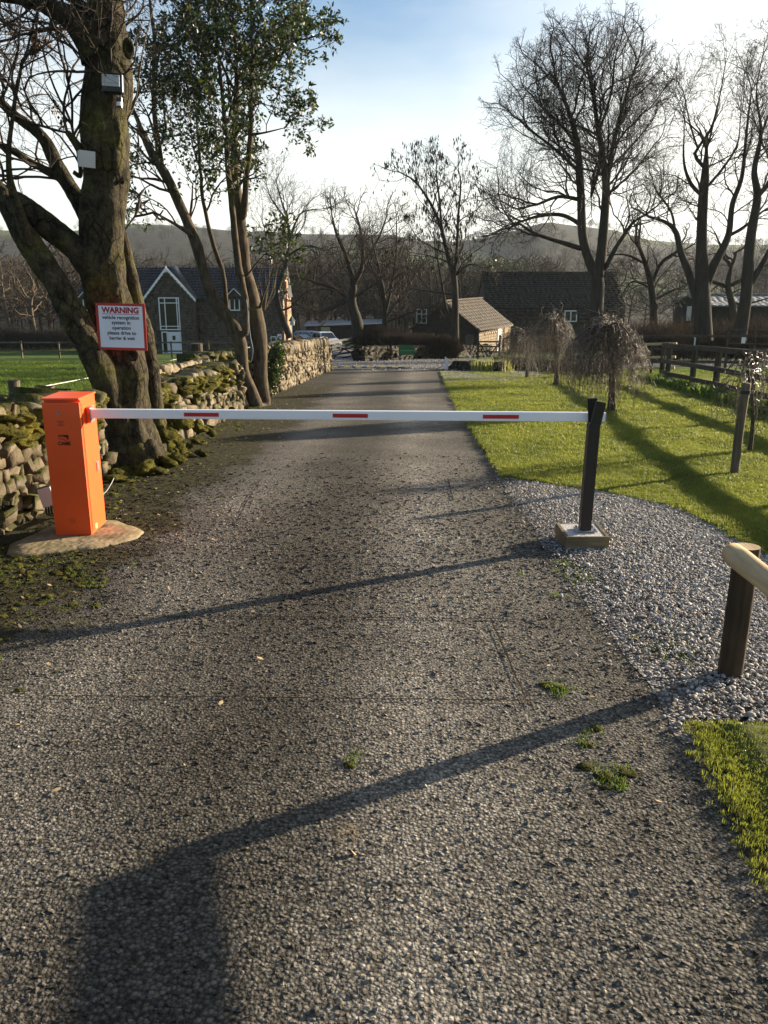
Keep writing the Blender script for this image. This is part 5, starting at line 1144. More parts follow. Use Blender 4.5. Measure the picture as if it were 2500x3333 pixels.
# green notice board
gq = G(1323, 1172); gb = thing('green_notice_board', 'dark green notice board with pale lettering on two legs before the low wall', 'sign', gq); w0, w1, zt0, zt1 = P(1298, 1122, gq[1])[0], P(1349, 1122, gq[1])[0], P(1323, 1123, gq[1])[2], P(1323, 1155, gq[1])[2]
MB().box(((w0 + w1) / 2, gq[1], (zt0 + zt1) / 2), (w1 - w0, .03, zt0 - zt1)).build('panel', MT['green'], gb)
for x in (w0 + .03, w1 - .03): MB().box((x, gq[1] + .05, (zt0 + gq[2]) / 2), (.05, .05, zt0 - gq[2] + .03)).build('leg', MT['green'], gb)
MB().box(((w0 + w1) / 2, gq[1] - .02, zt0 - (zt0 - zt1) * .56), (w1 - w0 - .1, .01, .035)).build('stripe', MT['greentext'], gb)
# ------------------------------------------------------------------ cars
def car(name, label, px, by, Y, yaw, paint, L_=4.3, W_=1.8, H_=1.62, rack=False):
    q = P(px, by, Y); rt = thing(name, label, 'car', (q[0], q[1], gz(Y)), 'cars parked in the farmyard', R(yaw))
    def pt(nm, V, Fc, m, sm=False): o = part(nm, V, Fc, m, None, sm); o.parent = rt; return o
    def prism(nm, prof, w0, m, inset=0):          # side profile (x along the car, z up), w0 half width per vertex
        n = len(prof); V = [(x, -w, z) for (x, z), w in zip(prof, w0)] + [(x, w, z) for (x, z), w in zip(prof, w0)]
        Fc = [tuple(range(n)), tuple(range(2 * n - 1, n - 1, -1))] + [(i, i + n, (i + 1) % n + n, (i + 1) % n) for i in range(n)]
        o = pt(nm, V, Fc, m); bv = o.modifiers.new('bevel', 'BEVEL'); bv.width = .05; bv.segments = 2; return o
    h = L_ / 2; w = W_ / 2
    body = [(-h, .35), (-h + .12, .22), (h - .15, .22), (h, .38), (h - .02, .72), (h - .18, .90), (h - 1.15, 1.02), (-h + .35, 1.02), (-h + .03, .85)]
    prism('body', body, [w * .95, w, w, w * .93, w * .93, w * .95, w, w, w * .96], paint)
    cab_ = [(h - 1.2, 1.0), (h - 1.95, H_ - .05), (h - 2.3, H_), (-h + .75, H_ - .02), (-h + .3, 1.0)]
    prism('cabin', cab_, [w * .93, w * .76, w * .76, w * .78, w * .92], paint)
    ws = [(h - 1.22, -w * .82, 1.04), (h - 1.22, w * .82, 1.04), (h - 1.90, w * .68, H_ - .12), (h - 1.90, -w * .68, H_ - .12)]
    off = np.array([.045, 0, .045]); pt('windscreen', np.array(ws) + off, [(0, 1, 2, 3)], MT['glass'])
    for s in (-1, 1):
        sw = [(h - 1.40, s * (w * .925), 1.05), (h - 1.98, s * (w * .80), H_ - .13), (-h + .85, s * (w * .82), H_ - .13), (-h + .55, s * (w * .925), 1.05)]; o_ = np.array([0, s * .012, 0])
        m1 = .5
        def lerp(a, b_, t): return tuple(np.array(a) * (1 - t) + np.array(b_) * t)
        for t0, t1 in ((.0, .46), (.5, .8), (.84, 1.0)):
            qd = [lerp(sw[0], sw[3], t0), lerp(sw[1], sw[2], t0), lerp(sw[1], sw[2], t1), lerp(sw[0], sw[3], t1)]; pt('side_window', np.array(qd) + o_, [(0, 1, 2, 3)], MT['glass'])
        pt('headlight', np.array([(h - .06, s * w * .9, .62), (h + .012, s * w * .55, .60), (h + .0, s * w * .55, .76), (h - .14, s * w * .9, .80)]) + [.02, s * .01, 0], [(0, 1, 2, 3)], MT['lens'])
        b = MB(); b.box((h - 1.45, s * (w + .08), 1.05), (.1, .16, .13)); o = b.build('mirror', MT['black'], None, world=False); o.parent = rt
        for x in (h - .85, -h + .8):
            b = MB(); b.tube([(x, s * (w - .2), .34), (x, s * (w + .01), .34)], .34, 18); o = b.build('wheel', MT['tyre'], None, world=False); o.parent = rt
            b = MB(); b.tube([(x, s * (w + .0), .34), (x, s * (w + .02), .34)], .2, 12); o2 = b.build('rim', MT['metal'], None, world=False); o2.parent = o
        if rack: b = MB(); b.tube([(h - 2.2, s * w * .7, H_ + .06), (-h + .9, s * w * .72, H_ + .06)], .03, 6); o = b.build('roof_rail', MT['black'], None, world=False); o.parent = rt
    pt('grille', np.array([(h + .012, -w * .5, .56), (h + .012, w * .5, .56), (h + .0, w * .5, .76), (h + .0, -w * .5, .76)]) + [.012, 0, 0], [(0, 1, 2, 3)], MT['black'])
    pt('bumper', np.array([(h + .0, -w * .85, .26), (h + .0, w * .85, .26), (h + .02, w * .85, .44), (h + .02, -w * .85, .44)]) + [.012, 0, 0], [(0, 1, 2, 3)], MT['black']); return rt
car('parked_car', 'white off-roader with roof rails facing the gate', 1060, 1125, 88, -62, MT['carwhite'], 4.3, 1.82, 1.66, True)
car('parked_car', 'pale blue-grey estate car half hidden behind the white off-roader', 1010, 1120, 96, -35, MT['carsilver'], 4.5, 1.78, 1.55)
car('parked_car', 'black car with a bright windscreen, nose behind the coping of the wall', 978, 1125, 82, -28, MT['carblack'], 4.4, 1.8, 1.5)
# ------------------------------------------------------------------ buildings
def quadgrid(p0, u, v, nu, nv, name, mat, parent, thick=.03, gap=.012, off=.0, jit=.3, rows_shift=True, lim=300):
    """courses of stones or tiles proud of a wall or roof: real little blocks; the first ones singly, the rest as one part"""
    p0, u, v = np.array(p0, float), np.array(u, float), np.array(v, float); n = np.cross(u, v); n /= np.linalg.norm(n); r = np.random.default_rng(int(abs(p0[0] * 100)) + nu)
    boxes = []
    for j in range(nv):
        sh = r.uniform(0, 1) if rows_shift else 0; edges = np.arange(-1, nu + 1) + sh + r.uniform(-jit, jit, nu + 2) * .6; edges = np.clip(edges, 0, nu)
        for a, b_ in zip(edges[:-1], edges[1:]):
            if b_ - a < .15: continue
            q0 = p0 + u * (a / nu) + v * (j / nv); du = u * ((b_ - a) / nu); dv = v / nv; lu, lv = np.linalg.norm(du), np.linalg.norm(dv); tt = thick * r.uniform(.6, 1.3)
            du_, dv_ = du / lu, dv / lv; q0 = q0 + du_ * gap / 2 + dv_ * gap / 2; A = du_ * (lu - gap); B = dv_ * (lv - gap)
            boxes.append(np.array([q0, q0 + A, q0 + A + B, q0 + B, q0 + n * tt, q0 + A + n * tt, q0 + A + B + n * tt, q0 + B + n * tt]))
    return boxes
def boxobj(boxes, name, mat, parent, single=0):
    F_ = np.array([(4, 5, 6, 7), (0, 1, 5, 4), (1, 2, 6, 5), (2, 3, 7, 6), (3, 0, 4, 7)])
    for b_ in boxes[:single]: part(name, b_, [tuple(f) for f in F_], mat, parent)
    rest = boxes[single:]
    if rest: o = part(name + 's', np.vstack(rest), np.vstack([F_ + 8 * k for k in range(len(rest))]), mat, parent); o['kind'] = 'stuff'
def P2xz(px, py, Y): q = P(px, py, Y); return q[0], q[2]
def house():
    Y = 75.; zb = gz(Y); X = lambda px, py=1000: P(px, py, Y)[0]; Z = lambda py: P(700, py, Y)[2]
    rt = thing('stone_house', 'two-storey stone house with slate roof and white scalloped gable over tall windows', 'house', (X(560), Y, zb)); rt['kind'] = 'thing'
    xl, xr = X(262), X(921); ze = Z(972); zr = Z(868); D = 6.5
    # front wall in pieces round the tall window is not needed: the window bay stands proud in the gable
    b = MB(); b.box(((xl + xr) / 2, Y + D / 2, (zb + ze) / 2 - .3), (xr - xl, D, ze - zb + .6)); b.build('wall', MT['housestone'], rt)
    yr = Y + D / 2; V = [(xl - .2, Y - .3, ze - .05), (xr + .15, Y - .3, ze - .05), (xr + .15, yr, zr), (xl - .2, yr, zr), (xr + .15, Y + D + .3, ze - .05), (xl - .2, Y + D + .3, ze - .05)]
    rf = part('roof', V, [(0, 1, 2, 3), (3, 2, 4, 5), (0, 3, 5), (1, 4, 2)], MT['slate'], rt)
    boxobj(quadgrid(np.array(V[0]) + [0, -.01, .02], np.array(V[1]) - V[0], np.array(V[3]) - V[0], 60, 12, 'slate', None, None, .03, .02), 'slate', MT['slate'], rf, 0)
    # gable bay
    gx0, gx1, gxc = X(483), X(640), X(559); yf = Y - .9; zgb = Z(968); zgt = Z(875)
    Vg = [(gx0, yf, zb - .3), (gx1, yf, zb - .3), (gx1, yf, zgb), (gxc, yf, zgt), (gx0, yf, zgb)]; Vb_ = [(x, yr, z) for x, _, z in Vg]
    gbv = part('gable_wall', Vg + Vb_, [(0, 1, 2, 3, 4), (1, 6, 7, 2), (0, 4, 9, 5)], MT['housestone'], rt)
    for s, gx in ((-1, gx0), (1, gx1)):
        e = np.array([gx + s * .18, yf - .18, zgb - .12]); p_ = np.array([gxc, yf - .18, zgt + .14]); part('gable_roof', [e, p_, p_ + [0, yr - yf + 1.2, 0], e + [0, yr - yf, 0], e + [0, 0, .07], p_ + [0, 0, .07], p_ + [0, yr - yf + 1.2, .07], e + [0, yr - yf, .07]], BQ, MT['slate'], rt)
        # scalloped bargeboard: real cut edge
        n = 9; d = p_ - e; up_, lo_ = [], []
        for k in range(n * 6 + 1): t = k / (n * 6); q = e + d * t; up_.append(q + [0, -.05, .03]); lo_.append(q + [0, -.05, -.20 - .07 * abs(math.sin(math.pi * t * n))])
        m = len(up_); Vv = up_ + lo_ + [a + np.array([0, .05, 0]) for a in up_] + [a + np.array([0, .05, 0]) for a in lo_]
        Fc = [(i, i + 1, i + 1 + m, i + m) for i in range(m - 1)] + [(2 * m + i, 3 * m + i, 3 * m + i + 1, 2 * m + i + 1) for i in range(m - 1)] + [(m + i, m + i + 1, 3 * m + i + 1, 3 * m + i) for i in range(m - 1)] + [(i, 2 * m + i, 2 * m + i + 1, i + 1) for i in range(m - 1)]
        part('bargeboard', Vv, Fc, MT['white'], rt)
    q = np.array([gxc, yf - .2, zgt + .12]); b = MB(); b.box(q + [0, 0, .3], (.07, .07, .6)); b.box(q + [0, 0, .42], (.3, .06, .07)); b.build('finial', MT['fence'], rt); MB().box(q + [0, -.06, -.15], (.08, .06, .5)).build('gable_pendant', MT['white'], rt)
    # stones of the walls
    bx = quadgrid((xl, Y - .004, zb), (gx0 - xl, 0, 0), (0, 0, ze - zb - .1), 14, 20, 's', None, None, .035, .03) + quadgrid((gx1, Y - .004, zb), (xr - gx1, 0, 0), (0, 0, ze - zb - .1), 17, 20, 's', None, None, .035, .03)
    wx0, wx1 = X(526), X(601, 1140); wz1 = Z(967)
    bx += quadgrid((gx0, yf - .004, zb), (wx0 - gx0, 0, 0), (0, 0, zgb - zb), 3, 20, 's', None, None, .035, .03) + quadgrid((wx1, yf - .004, zb), (gx1 - wx1, 0, 0), (0, 0, zgb - zb), 3, 20, 's', None, None, .035, .03)
    zz = zgb
    while zz < zgt - .4: t = (zz - zgb) / (zgt - zgb); a = gx0 + (gxc - gx0) * (t + .08); b2 = gx1 - (gx1 - gxc) * (t + .08); bx += quadgrid((a, yf - .004, zz), (b2 - a, 0, 0), (0, 0, .22), max(1, int((b2 - a) / .5)), 1, 's', None, None, .035, .03); zz += .22
    boxobj(bx, 'wall_stone', MT['housestone'], rt, 250)
    # tall window and door
    yw = yf - .05; win = thing('window', None, None, (0, 0, 0)); bpy.data.objects.remove(win)
    zwb = Z(1148) ; fw = .085
    def frame(nm, x0, z0, x1, z1, bars_x=(), bars_z=(), parent=rt, yy=yw, fw=fw):
        b = MB(); 
        for x in (x0 + fw / 2, x1 - fw / 2): b.box((x, yy, (z0 + z1) / 2), (fw, .08, z1 - z0))
        for z in (z0 + fw / 2, z1 - fw / 2): b.box(((x0 + x1) / 2, yy + .002, z), (x1 - x0 - 2 * fw - .002, .07, fw))
        for x in bars_x: b.box((x, yy + .004, (z0 + z1) / 2), (fw * .8, .06, z1 - z0 - 2 * fw))
        for z in bars_z: b.box(((x0 + x1) / 2, yy + .006, z), (x1 - x0 - 2 * fw, .05, fw * .8))
        o = b.build(nm, MT['white'], parent); part('pane', [(x0, yy + .035, z0), (x1, yy + .035, z0), (x1, yy + .035, z1), (x0, yy + .035, z1)], [(0, 1, 2, 3)], MT['glass'], o); return o
    frame('window', wx0, Z(1072), wx1, wz1, (X(546), X(584)), (Z(985), Z(1060)))
    frame('window', X(529), zwb, X(549), Z(1077)); frame('window', X(585), zwb, wx1, Z(1077))
    o = MB().box(((X(550) + X(585)) / 2, yw, (zwb + Z(1078)) / 2), (X(585) - X(550), .08, Z(1078) - zwb)).build('door', MT['white'], rt)
    MB().box((X(569), yw - .05, Z(1097)), (.26, .03, .36)).build('door_pane', MT['glass'], o); MB().box((X(556), yw - .06, Z(1120)), (.04, .05, .25)).build('handle', MT['black'], o)
    for px in (518, 610): b = MB(); b.box((X(px), yw - .15, Z(1088)), (.16, .16, .3)); b.box((X(px), yw - .1, Z(1080)), (.05, .2, .06)); b.build('wall_lantern', MT['black'], rt)
    # bay window left, dormers, other windows
    x0, x1 = X(278), X(318); frame('bay_window', x0, Z(1130), x1, Z(1070), (X(296),), (Z(1082),), yy=Y - .75)
    part('bay_roof', [(x0 - .2, Y - .9, Z(1069)), (x1 + .2, Y - .9, Z(1069)), (x1 + .1, Y, Z(1040)), (x0 + .1, Y, Z(1040)), (x0 - .2, Y, Z(1069)), (x1 + .2, Y, Z(1069))], [(0, 1, 2, 3), (0, 3, 4), (1, 5, 2)], MT['slate'], rt)
    MB().box(((x0 + x1) / 2, Y - .37, (Z(1130) + zb) / 2), (x1 - x0, .7, Z(1130) - zb)).build('bay_base', MT['housestone'], rt)
    for c in (290, 765):
        gx = X(c); zt2 = Z(935); zb2 = Z(968); w2 = .9
        part('dormer_wall', [(gx - w2 * .8, Y - .1, zb2 - .8), (gx + w2 * .8, Y - .1, zb2 - .8), (gx + w2 * .8, Y - .1, zb2), (gx, Y - .1, zt2 - .1), (gx - w2 * .8, Y - .1, zb2)], [(0, 1, 2, 3, 4)], MT['housestone'], rt)
        for s in (-1, 1):
            e = np.array([gx + s * w2, Y - .25, zb2 - .05]); p_ = np.array([gx, Y - .25, zt2]); part('dormer_roof', [e, p_, p_ + [0, 2.4, 0], e + [0, 1.2, 0]], [(0, 1, 2, 3)], MT['slate'], rt)
            MB().bar(e + [0, -.04, -.1], p_ + [0, -.04, -.1], .05, .18, (0, 1, 0)).build('bargeboard', MT['white'], rt)
        frame('window', gx - .45, zb2 - 1.1, gx + .45, zb2 - .1, (gx,), (), yy=Y - .14)
    for px0, px1, py0, py1 in ((800, 812, 1020, 1060), (798, 815, 1070, 1090), (878, 897, 1095, 1130)): frame('window', X(px0), Z(py1), X(px1), Z(py0), (), ((Z(py0) + Z(py1)) / 2,), yy=Y - .05, fw=.06)
    MB().box((X(270), Y - .08, (zb + ze) / 2), (.09, .09, ze - zb)).build('drainpipe', MT['black'], rt); MB().box((X(757), Y - .08, (zb + ze) / 2), (.09, .09, ze - zb)).build('drainpipe', MT['black'], rt)
    MB().box(((xl + xr) / 2, Y - .36, ze - .02), (xr - xl, .12, .1)).build('gutter', MT['black'], rt)
    # end wall with its sunlight put into the stone colour, and chimney
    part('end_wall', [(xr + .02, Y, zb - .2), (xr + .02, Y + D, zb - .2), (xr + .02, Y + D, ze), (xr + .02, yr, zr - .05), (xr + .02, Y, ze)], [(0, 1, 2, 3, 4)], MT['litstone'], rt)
    MB().box((xr + .12, Y + 1.6, (zb + Z(898)) / 2), (.24, .8, Z(898) - zb)).build('chimney', MT['orangebrick'], rt)
    return rt
house()
def gabled(name, label, A, ax, L_, Wd, zb, zev, zr, wallm, roofm, over=.2, group=None, roofpiece='roof_slab'):
    """A: near corner (x,y); ax: unit vector along the ridge; the body extends to the left of ax by Wd"""
    ax = np.array([*ax, 0.]); n = np.array([-ax[1], ax[0], 0.]); A = np.array([*A, 0.]); C_ = [A, A + ax * L_, A + ax * L_ + n * Wd, A + n * Wd]; up = np.array([0, 0, 1.])
    rt = thing(name, label, 'building', (A[0], A[1], zb), group); rt['kind'] = 'thing'; B_ = [c + up * (zb - .2) for c in C_] + [c + up * zev for c in C_]; r0 = A + n * Wd / 2 + up * zr; r1 = r0 + ax * L_
    part('wall', B_ + [r0, r1], [(0, 1, 5, 4), (1, 2, 6, 9, 5), (2, 3, 7, 6), (3, 0, 4, 8, 7)], wallm, rt)
    rfs = []
    for s, (c0, c1) in ((0, (C_[0], C_[1])), (1, (C_[3], C_[2]))):
        sl = (r0 - (c0 + up * zev)); ex = -sl / np.linalg.norm(sl) * over; q0 = c0 + up * zev + ex - ax * over; q1 = c1 + up * zev + ex + ax * over; t0, t1 = r0 - ax * over, r1 + ax * over
        th = up * .09; rfs.append(part('roof', [q0, q1, t1, t0, q0 + th, q1 + th, t1 + th, t0 + th], BQ if s == 0 else [f[::-1] for f in BQ.tolist()], roofm, rt)); 
        bx = quadgrid(q0 + th, q1 - q0, t0 - q0, int(L_ / .45), int(np.linalg.norm(t0 - q0) / .3), 't', None, None, .008 if s == 0 else -.008, .008)
        boxobj(bx, roofpiece, roofm, rfs[-1], 0)
    b = MB(); b.bar(r0 - ax * over + up * .14, r1 + ax * over + up * .14, .3, .08); b.build('ridge', roofm, rt)
    return rt, C_, n, ax
# small barn, sunlight on its front painted in as paler stone
Ya = 60.; cA = P(1558, 1090, Ya); axb = np.array([.42, .907]); zbA = gz(60)
sbn, C_, n_, a_ = gabled('small_stone_barn', 'small stone outbuilding with sunlit brown roof, right of the seed-hung tree', (cA[0], cA[1]), axb, 7.6, 5.0, zbA, P(1558, 1075, Ya)[2], P(1443, 980, Ya + 1)[2] - .1, MT['barnstone'], MT['stoneroof'])
nf = np.array([axb[1], -axb[0], 0])            # outwards from the lit long wall
def onwall(s, z, o=.03): return np.array([cA[0], cA[1], 0]) + np.array([*axb, 0]) * s + nf * o + [0, 0, z]
zev_ = P(1558, 1075, Ya)[2]
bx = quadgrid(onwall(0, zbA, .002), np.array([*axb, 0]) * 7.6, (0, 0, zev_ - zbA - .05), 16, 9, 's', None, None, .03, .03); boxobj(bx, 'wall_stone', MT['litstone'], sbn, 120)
MB().bar(onwall(4.6, zbA, .05), onwall(4.6, zev_ - .05, .05), .06, .9, (axb[0], axb[1], 0)).build('white_pillar', MT['whiteconc'], sbn)
MB().bar(onwall(6.3, zbA, .05), onwall(6.3, zbA + 1.7, .05), .06, 1.0, (axb[0], axb[1], 0)).build('door', MT['litstone'], sbn)
gn = np.array([-axb[0], -axb[1], 0]); gp0 = np.array([cA[0], cA[1], 0]); nn3 = np.array([-axb[1], axb[0], 0])
part('window', [gp0 + nn3 * a + gn * .04 + [0, 0, z] for a, z in ((4.6, zbA + 2.2), (3.9, zbA + 2.2), (3.9, zbA + 3.1), (4.6, zbA + 3.1))], [(0, 1, 2, 3)], MT['glass'], sbn)
for a0, z0, a1, z1 in ((4.62, 2.2, 4.62, 3.1), (3.88, 2.2, 3.88, 3.1), (4.62, 2.18, 3.88, 2.18), (4.62, 3.12, 3.88, 3.12), (4.25, 2.2, 4.25, 3.1), (4.62, 2.8, 3.88, 2.8)): MB().bar(gp0 + nn3 * a0 + gn * .07 + [0, 0, zbA + z0], gp0 + nn3 * a1 + gn * .07 + [0, 0, zbA + z1 + .001], .05, .06, (axb[0], axb[1], 0)).build('window_frame', MT['whiteconc'], sbn)
part('side_door', [gp0 + nn3 * a + gn * .04 + [0, 0, z] for a, z in ((.95, zbA), (.35, zbA), (.35, zbA + 1.5), (.95, zbA + 1.5))], [(0, 1, 2, 3)], MT['stake'], sbn)
# wing of the outbuilding further left, low roof edge
# big dark barn behind
Yb2 = 78.; xa, xb = P(1585, 1000, Yb2)[0], P(2036, 1000, Yb2)[0]
zev2 = P(1800, 1005, Yb2)[2]; zr2 = P(1800, 891, Yb2 + 4)[2]
bbn, *_ = gabled('large_dark_barn', 'long dark stone barn in shade with a big mossy roof and one white-framed window', (xa, Yb2), (1, 0), xb - xa, 8., gz(Yb2), zev2, zr2, MT['barnstone'], MT['darkroof'], .1)
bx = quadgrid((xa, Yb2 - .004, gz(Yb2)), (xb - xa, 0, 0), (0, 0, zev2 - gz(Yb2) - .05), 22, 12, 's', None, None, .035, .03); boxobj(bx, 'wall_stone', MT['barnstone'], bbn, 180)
for px0, px1, py0, py1, mt in ((1840, 1876, 988 + 24, 1028 + 18, 'white'), (1878, 1900, 1012, 1022, 'black')):
    x0, z1 = P2xz(px0, py0, Yb2 - .1); x1, z0 = P2xz(px1, py1, Yb2 - .1); y = Yb2 - .06
    b = MB(); 
    for x in (x0, x1, (x0 + x1) / 2): b.box((x, y, (z0 + z1) / 2), (.09, .06, z1 - z0))
    for z in (z0, z1): b.box(((x0 + x1) / 2, y - .005, z), (x1 - x0 + .09, .05, .09))
    o = b.build('window', MT[mt], bbn); part('pane', [(x0, y + .02, z0), (x1, y + .02, z0), (x1, y + .02, z1), (x0, y + .02, z1)], [(0, 1, 2, 3)], MT['glass'], o)
# pale-roofed shed at the right edge
Ys_ = 62.; xs0, xs1 = P(2300, 1040, Ys_)[0], P(2700, 1040, Ys_)[0]
shd, *_ = gabled('pale_roofed_shed', 'dark shed with a pale metal roof at the right edge behind the trees', (xs0, Ys_), (1, 0), xs1 - xs0, 7., gz(Ys_), P(2400, 996, Ys_)[2], P(2400, 965, Ys_ + 3)[2], MT['darkshed'], MT['shedroof'], .3)
MB().box((P(2236, 1020, Ys_)[0], Ys_ - .4, P(2236, 1020, Ys_)[2]), (.3, .1, 1.0)).build('door_leaf', MT['whiteconc'], shd)
# low dark shed behind the cars with a pale roof edge
Yl = 104.; xl0, xl1 = P(1000, 1070, Yl)[0], P(1240, 1070, Yl)[0]
lsh = thing('long_low_shed', 'long low dark stable block with a pale roof edge behind the cars', 'building', (xl0, Yl, gz(Yl))); lsh['kind'] = 'thing'
MB().box(((xl0 + xl1) / 2, Yl + 2, (gz(Yl) + P(1100, 1060, Yl)[2]) / 2), (xl1 - xl0, 4, P(1100, 1060, Yl)[2] - gz(Yl))).build('wall', MT['darkshed'], lsh)
z0_ = P(1100, 1058, Yl)[2]; part('roof', [(xl0 - .3, Yl - .5, z0_), (xl1 + .3, Yl - .5, z0_ + .3), (xl1 + .3, Yl + 4.5, z0_ + .5), (xl0 - .3, Yl + 4.5, z0_ + .25)], [(0, 1, 2, 3)], MT['plastic'], lsh)
MB().bar((xl0 - .3, Yl - .53, z0_ - .06), (xl1 + .3, Yl - .53, z0_ + .24), .05, .12).build('fascia', MT['whiteconc'], lsh)
o = MB().box((P(1059, 1075, 99)[0], 99, P(1059, 1076, 99)[2]), (1.0, .06, .75)).build('panel', MT['paleyel'], None); y_b = thing('yellow_notice', 'pale yellow board standing behind the white off-roader', 'sign', (o.data.vertices[0].co.x, 99, gz(99))); o.parent = y_b; o.matrix_parent_inverse = Matrix.Translation(-y_b.location)
o = MB().box((P(1059, 1100, 99)[0], 99.05, (P(1059, 1085, 99)[2] + gz(99)) / 2), (.08, .06, P(1059, 1085, 99)[2] - gz(99))).build('leg', MT['fence'], None); o.parent = y_b; o.matrix_parent_inverse = Matrix.Translation(-y_b.location)
tag(sheet('verge_patch', np.arange(93, 103, 1), lambda y: P(1090, 1100, 96)[0], lambda y: P(1250, 1100, 96)[0], 5, MT['lawn'], .05), kind='structure')
# dog notice, dovecote, brown post by the house end
q = P(910, 1096, 70); dg = thing('small_notice', 'small white notice with a black dog shape fixed by the house end', 'sign', (q[0], 70, gz(70)))
MB().box(q, (.34, .03, .42)).build('panel', MT['white'], dg); MB().box((q[0], 70.04, (q[2] + gz(70)) / 2), (.06, .05, q[2] - gz(70))).build('leg', MT['fence'], dg)
MB().box(q + [0, -.022, -.0], (.16, .01, .07)).build('dog_shape', MT['black'], dg); MB().box(q + [.07, -.022, .05], (.06, .01, .07)).build('dog_head', MT['black'], dg)
for s in (-.06, .05): MB().box(q + [s, -.022, -.06], (.025, .01, .07)).build('dog_leg', MT['black'], dg)
q = P(922, 1082, 70); o = MB(); o.tube([(q[0], 70, gz(70)), (q[0], 70, q[2] - .1), (q[0], 70, q[2] + .0), (q[0], 70, q[2] + .12)], [.09, .09, .12, .0], 8); tag(o.build('brown_post', MT['brownpaint']), 'short brown-red post with pointed top next to the small notice', 'post')
q = P(951, 1052, 72); dv = thing('dovecote', 'little white bird house on a pole between the house end and the cars', 'bird house', (q[0], 72, gz(72)))
MB().box(q, (.34, .34, .36)).build('box', MT['white'], dv); b = MB(); b.tube([q + [0, 0, .17], q + [0, 0, .62]], [.32, .01], 4); b.build('roof', MT['slate'], dv); MB().box((q[0], 72, (q[2] + gz(72)) / 2 - .1), (.07, .07, q[2] - gz(72) - .2)).build('pole', MT['whiteconc'], dv); MB().box(q + [0, -.175, 0], (.1, .01, .12)).build('hole', MT['black'], dv)
# wooden field gate before the barn
fg = thing('field_gate', 'small dark timber field gate in the low wall before the lit outbuilding', 'gate', (P(1590, 1120, 54)[0], 54, gz(54)))
a, b_ = P(1556, 1115, 54), P(1627, 1115, 54); zt5, zb5 = P(1590, 1112, 54)[2], gz(54)
for x in (a[0], b_[0]): MB().box((x, 54, (zt5 + zb5) / 2 + .15), (.12, .12, zt5 - zb5 + .5)).build('post', MT['fence'], fg)
for t in (0, .3, .62): MB().bar((a[0], 53.95, zt5 - t), (b_[0], 53.95, zt5 - t), .04, .09).build('bar', MT['fence'], fg)
MB().bar((a[0], 53.9, zt5), ((a[0] + b_[0]) / 2, 53.9, zb5 + .1), .04, .07).build('brace', MT['fence'], fg); MB().bar((b_[0], 53.9, zt5), ((a[0] + b_[0]) / 2, 53.9, zb5 + .1), .04, .07).build('brace', MT['fence'], fg)
# ------------------------------------------------------------------ hedges and scrub: dense bare twigs
def scrub(name, label, boxes, n, hgt, r, mat, cat='hedge', th=.012, leanx=0, kind=None):
    VV, QQ, m = [], [], 0
    for k in range(n):
        x0, x1, y0, y1, h = boxes[r.integers(len(boxes))]; x, y = r.uniform(x0, x1), r.uniform(y0, y1); z = gz(y); H = h * r.uniform(.6, 1.08) * (1 + .16 * mn.noise(Vector((x * .7, y * .5, 0))))
        p = np.array([x, y, z + r.uniform(0, .62) * H]); d = np.array([r.normal(leanx, .38), r.normal(0, .38), 1.]); d /= np.linalg.norm(d); l = (z + H - p[2]); pts = [p]
        for s in range(3): d = d + r.normal(0, .28, 3); d /= np.linalg.norm(d); pts.append(pts[-1] + d * l / 3)
        V, Q = tube(pts, [th, th * .8, th * .6, th * .3], 3, False); VV.append(V); QQ.append(Q + m); m += len(V)
    o = part(name, np.vstack(VV), np.vstack(QQ), mat); return tag(o, label, cat, None, kind or 'thing')
rh = np.random.default_rng(77)
def hb(px0, px1, Y, dY, top): return (P(px0, 1100, Y)[0], P(px1, 1100, Y)[0], Y, Y + dY, P(1200, top, Y)[2] - gz(Y))
scrub('hedge', 'brown leafless hedge behind the low dark wall and the green board', [hb(1172, 1300, 57, 2, 1062), hb(1260, 1400, 54, 2, 1080), hb(1330, 1490, 53, 2, 1090)], 19000, 2.2, rh, MT['hedge'], th=.016)
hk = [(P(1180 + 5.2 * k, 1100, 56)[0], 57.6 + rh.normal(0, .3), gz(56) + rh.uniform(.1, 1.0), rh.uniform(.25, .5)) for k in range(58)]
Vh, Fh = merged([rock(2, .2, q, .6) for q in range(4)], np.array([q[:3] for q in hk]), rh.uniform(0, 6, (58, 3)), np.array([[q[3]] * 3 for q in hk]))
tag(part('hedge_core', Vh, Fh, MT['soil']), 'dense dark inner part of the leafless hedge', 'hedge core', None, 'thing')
scrub('scrub', 'tangled brown scrub under the bare trees at the right edge', [hb(2040, 2240, 44, 5, 1035), hb(2200, 2520, 46, 6, 1025), hb(2480, 2800, 44, 6, 1020)], 6500, 2.5, rh, MT['hedge'], 'scrub', .014, 0, 'stuff')
scrub('left_hedge', 'clipped dark hedge beyond the field fence at the left edge', [hb(-300, 250, 84, 3, 1062)], 4500, 2, rh, MT['twig'], 'hedge', .03)
